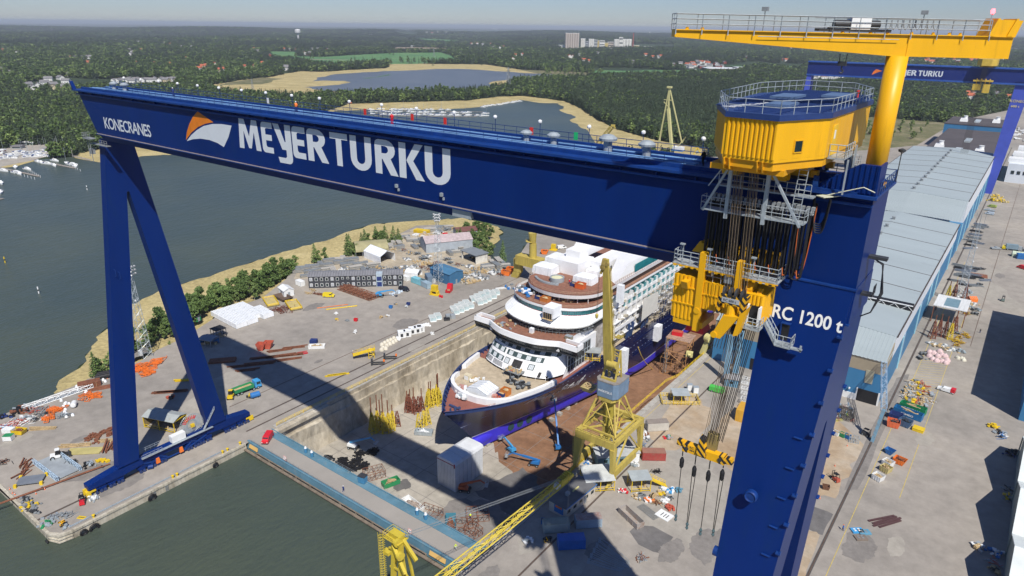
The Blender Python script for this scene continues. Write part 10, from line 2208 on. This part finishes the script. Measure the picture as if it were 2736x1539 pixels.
for x,y,k in((102,434,0),(110,436,0),(128,439,0),(147,431,0),(145,444,0),(178,437,1),(195,441,0),(201,446,0)):boat(x,y,k,ru(-.4,.4),'white boat moored at the upper pier of the left marina',s=1.15)
for x,y,k in((10,458,0),(42,449,0),(74,454,0),(52,466,0),(45,463,0),(3,491,0),(2,516,0)):boat(x,y,k,ru(-.4,.4),'white boat moored at the lower left pier or picture edge',s=1.2)
for k in range(44):x=ru(0,186);y=398+ru(0,18)+(190-x)*.06;boat(x,y,1 if rnd.random()<.35 else 0,ru(0,3),'white boat laid up on land at the left marina',-1.9,1.1)
for k in range(92):
 x=ru(985,1300);row=rnd.randrange(3);y=(292.5,299,306)[row]+(x-985)*(.0,.012,.02)[row]*0+ru(-1.2,1.2)+(x-985)*.012
 if x>1220 and row<1:continue
 boat(x,y,1 if rnd.random()<.25 else 0,ru(.9,1.4),'white boat moored in the marina beyond the girder',s=1.1)
for k in range(14):boat(1290+k*7.6+ru(-2,2),286-k*1.15+ru(-1,1),0,ru(0,1),'white boat moored along the far reedy shore right of the marina',s=1.)
PW=mat('grey_pier_timber',(.30,.27,.24),.9,var=.2)
def pier(x0,y0,x1,y1,lab,wd=2.2):
 a,b=g(x0,y0,-1.9),g(x1,y1,-1.9);t=thing('boat_pier',lab,'pier',tuple(a),world=True);MB().be(a,b,wd,.3).mk('deck',PW,t);n=int((b-a).length/6)
 for k in range(min(n,40)):p_=a.lerp(b,(k+.5)/n);MB().tu(p_+V3((0,0,-.6)),p_+V3((0,0,1.1)),.18,5).mk('pile',PW,t)
pier(90,427,200,449,'upper wooden pier of the left marina');pier(-5,447,105,471,'lower wooden pier of the left marina');pier(193,416,242,428,'short wooden pier by the headland reeds');pier(-10,534,8,530,'pier end at the left picture edge')
for i in range(3):pier(1000,296+i*6.5,1290-i*8,299+i*6.5,('nearest the shore','middle','outermost')[i]+' floating pier of the marina beyond the girder')
for x,y,lab in((104,784,'white spar buoy with a dark band in the bay'),(14,702,'yellow and black spar buoy near the left edge'),(233,507,'white buoy left of the crane leg'),(104,783,'')):
 if lab:P=g(x,y,-2.2);t=thing('spar_buoy',lab,'buoy',tuple(P));MB().tu((0,0,-.5),(0,0,3.2),.28,8).mk('spar',SY if 'yellow' in lab else WH,t);MB().tu((0,0,1.2),(0,0,2),.3,8).mk('band',BK if 'yellow' in lab else DK,t)
cpro=None
for k in range(26):
 x=2700+ru(-8,36);y=338+ru(0,40);base='parked car in the car park at the far right edge'
 if cpro is None:cpro=put('parked_car',base,g(x,y),van(WH,4.5,1.9,1.6),.3)
 else:again(cpro,base,g(x,y),.3+rnd.choice((0,1.57)))
mp_=None
for x,y in[(70+k*5.5,452+k*3.2)for k in range(8)]+[(180+k*7,440+k*3.5)for k in range(6)]+[(30+k*9,462+k*2.5)for k in range(8)]:
 P=g(x,y,-2.2);base='white mooring pile in the water of the left marina'
 if mp_ is None:mp_=tag(MB().tu((0,0,-.5),(0,0,1.8),.16,6).mk('mooring_pile',WH),base,'mooring pile','mooring piles of the left marina');o=mp_
 else:o=mp_.copy();col.objects.link(o)
 o.location=P
finish_labels()
for o in list(bpy.data.objects):
 if '_w' in o:del o['_w']
mb=MB();mb.box(-62000,62000,-62000,62000,-30,142)
hm=bpy.data.materials.new('haze_air');hm.use_nodes=True;t=hm.node_tree
for n_ in list(t.nodes):
 if n_.type!='OUTPUT_MATERIAL':t.nodes.remove(n_)
pv=t.nodes.new('ShaderNodeVolumePrincipled');sv(pv,'Color',(.82,.90,1,1));sv(pv,'Density',HAZE);sv(pv,'Anisotropy',.1)
t.links.new(pv.outputs[0],[n_ for n_ in t.nodes if n_.type=='OUTPUT_MATERIAL'][0].inputs['Volume'])
ho=mb.mk('haze',hm);tag(ho,None,None,kind='stuff')
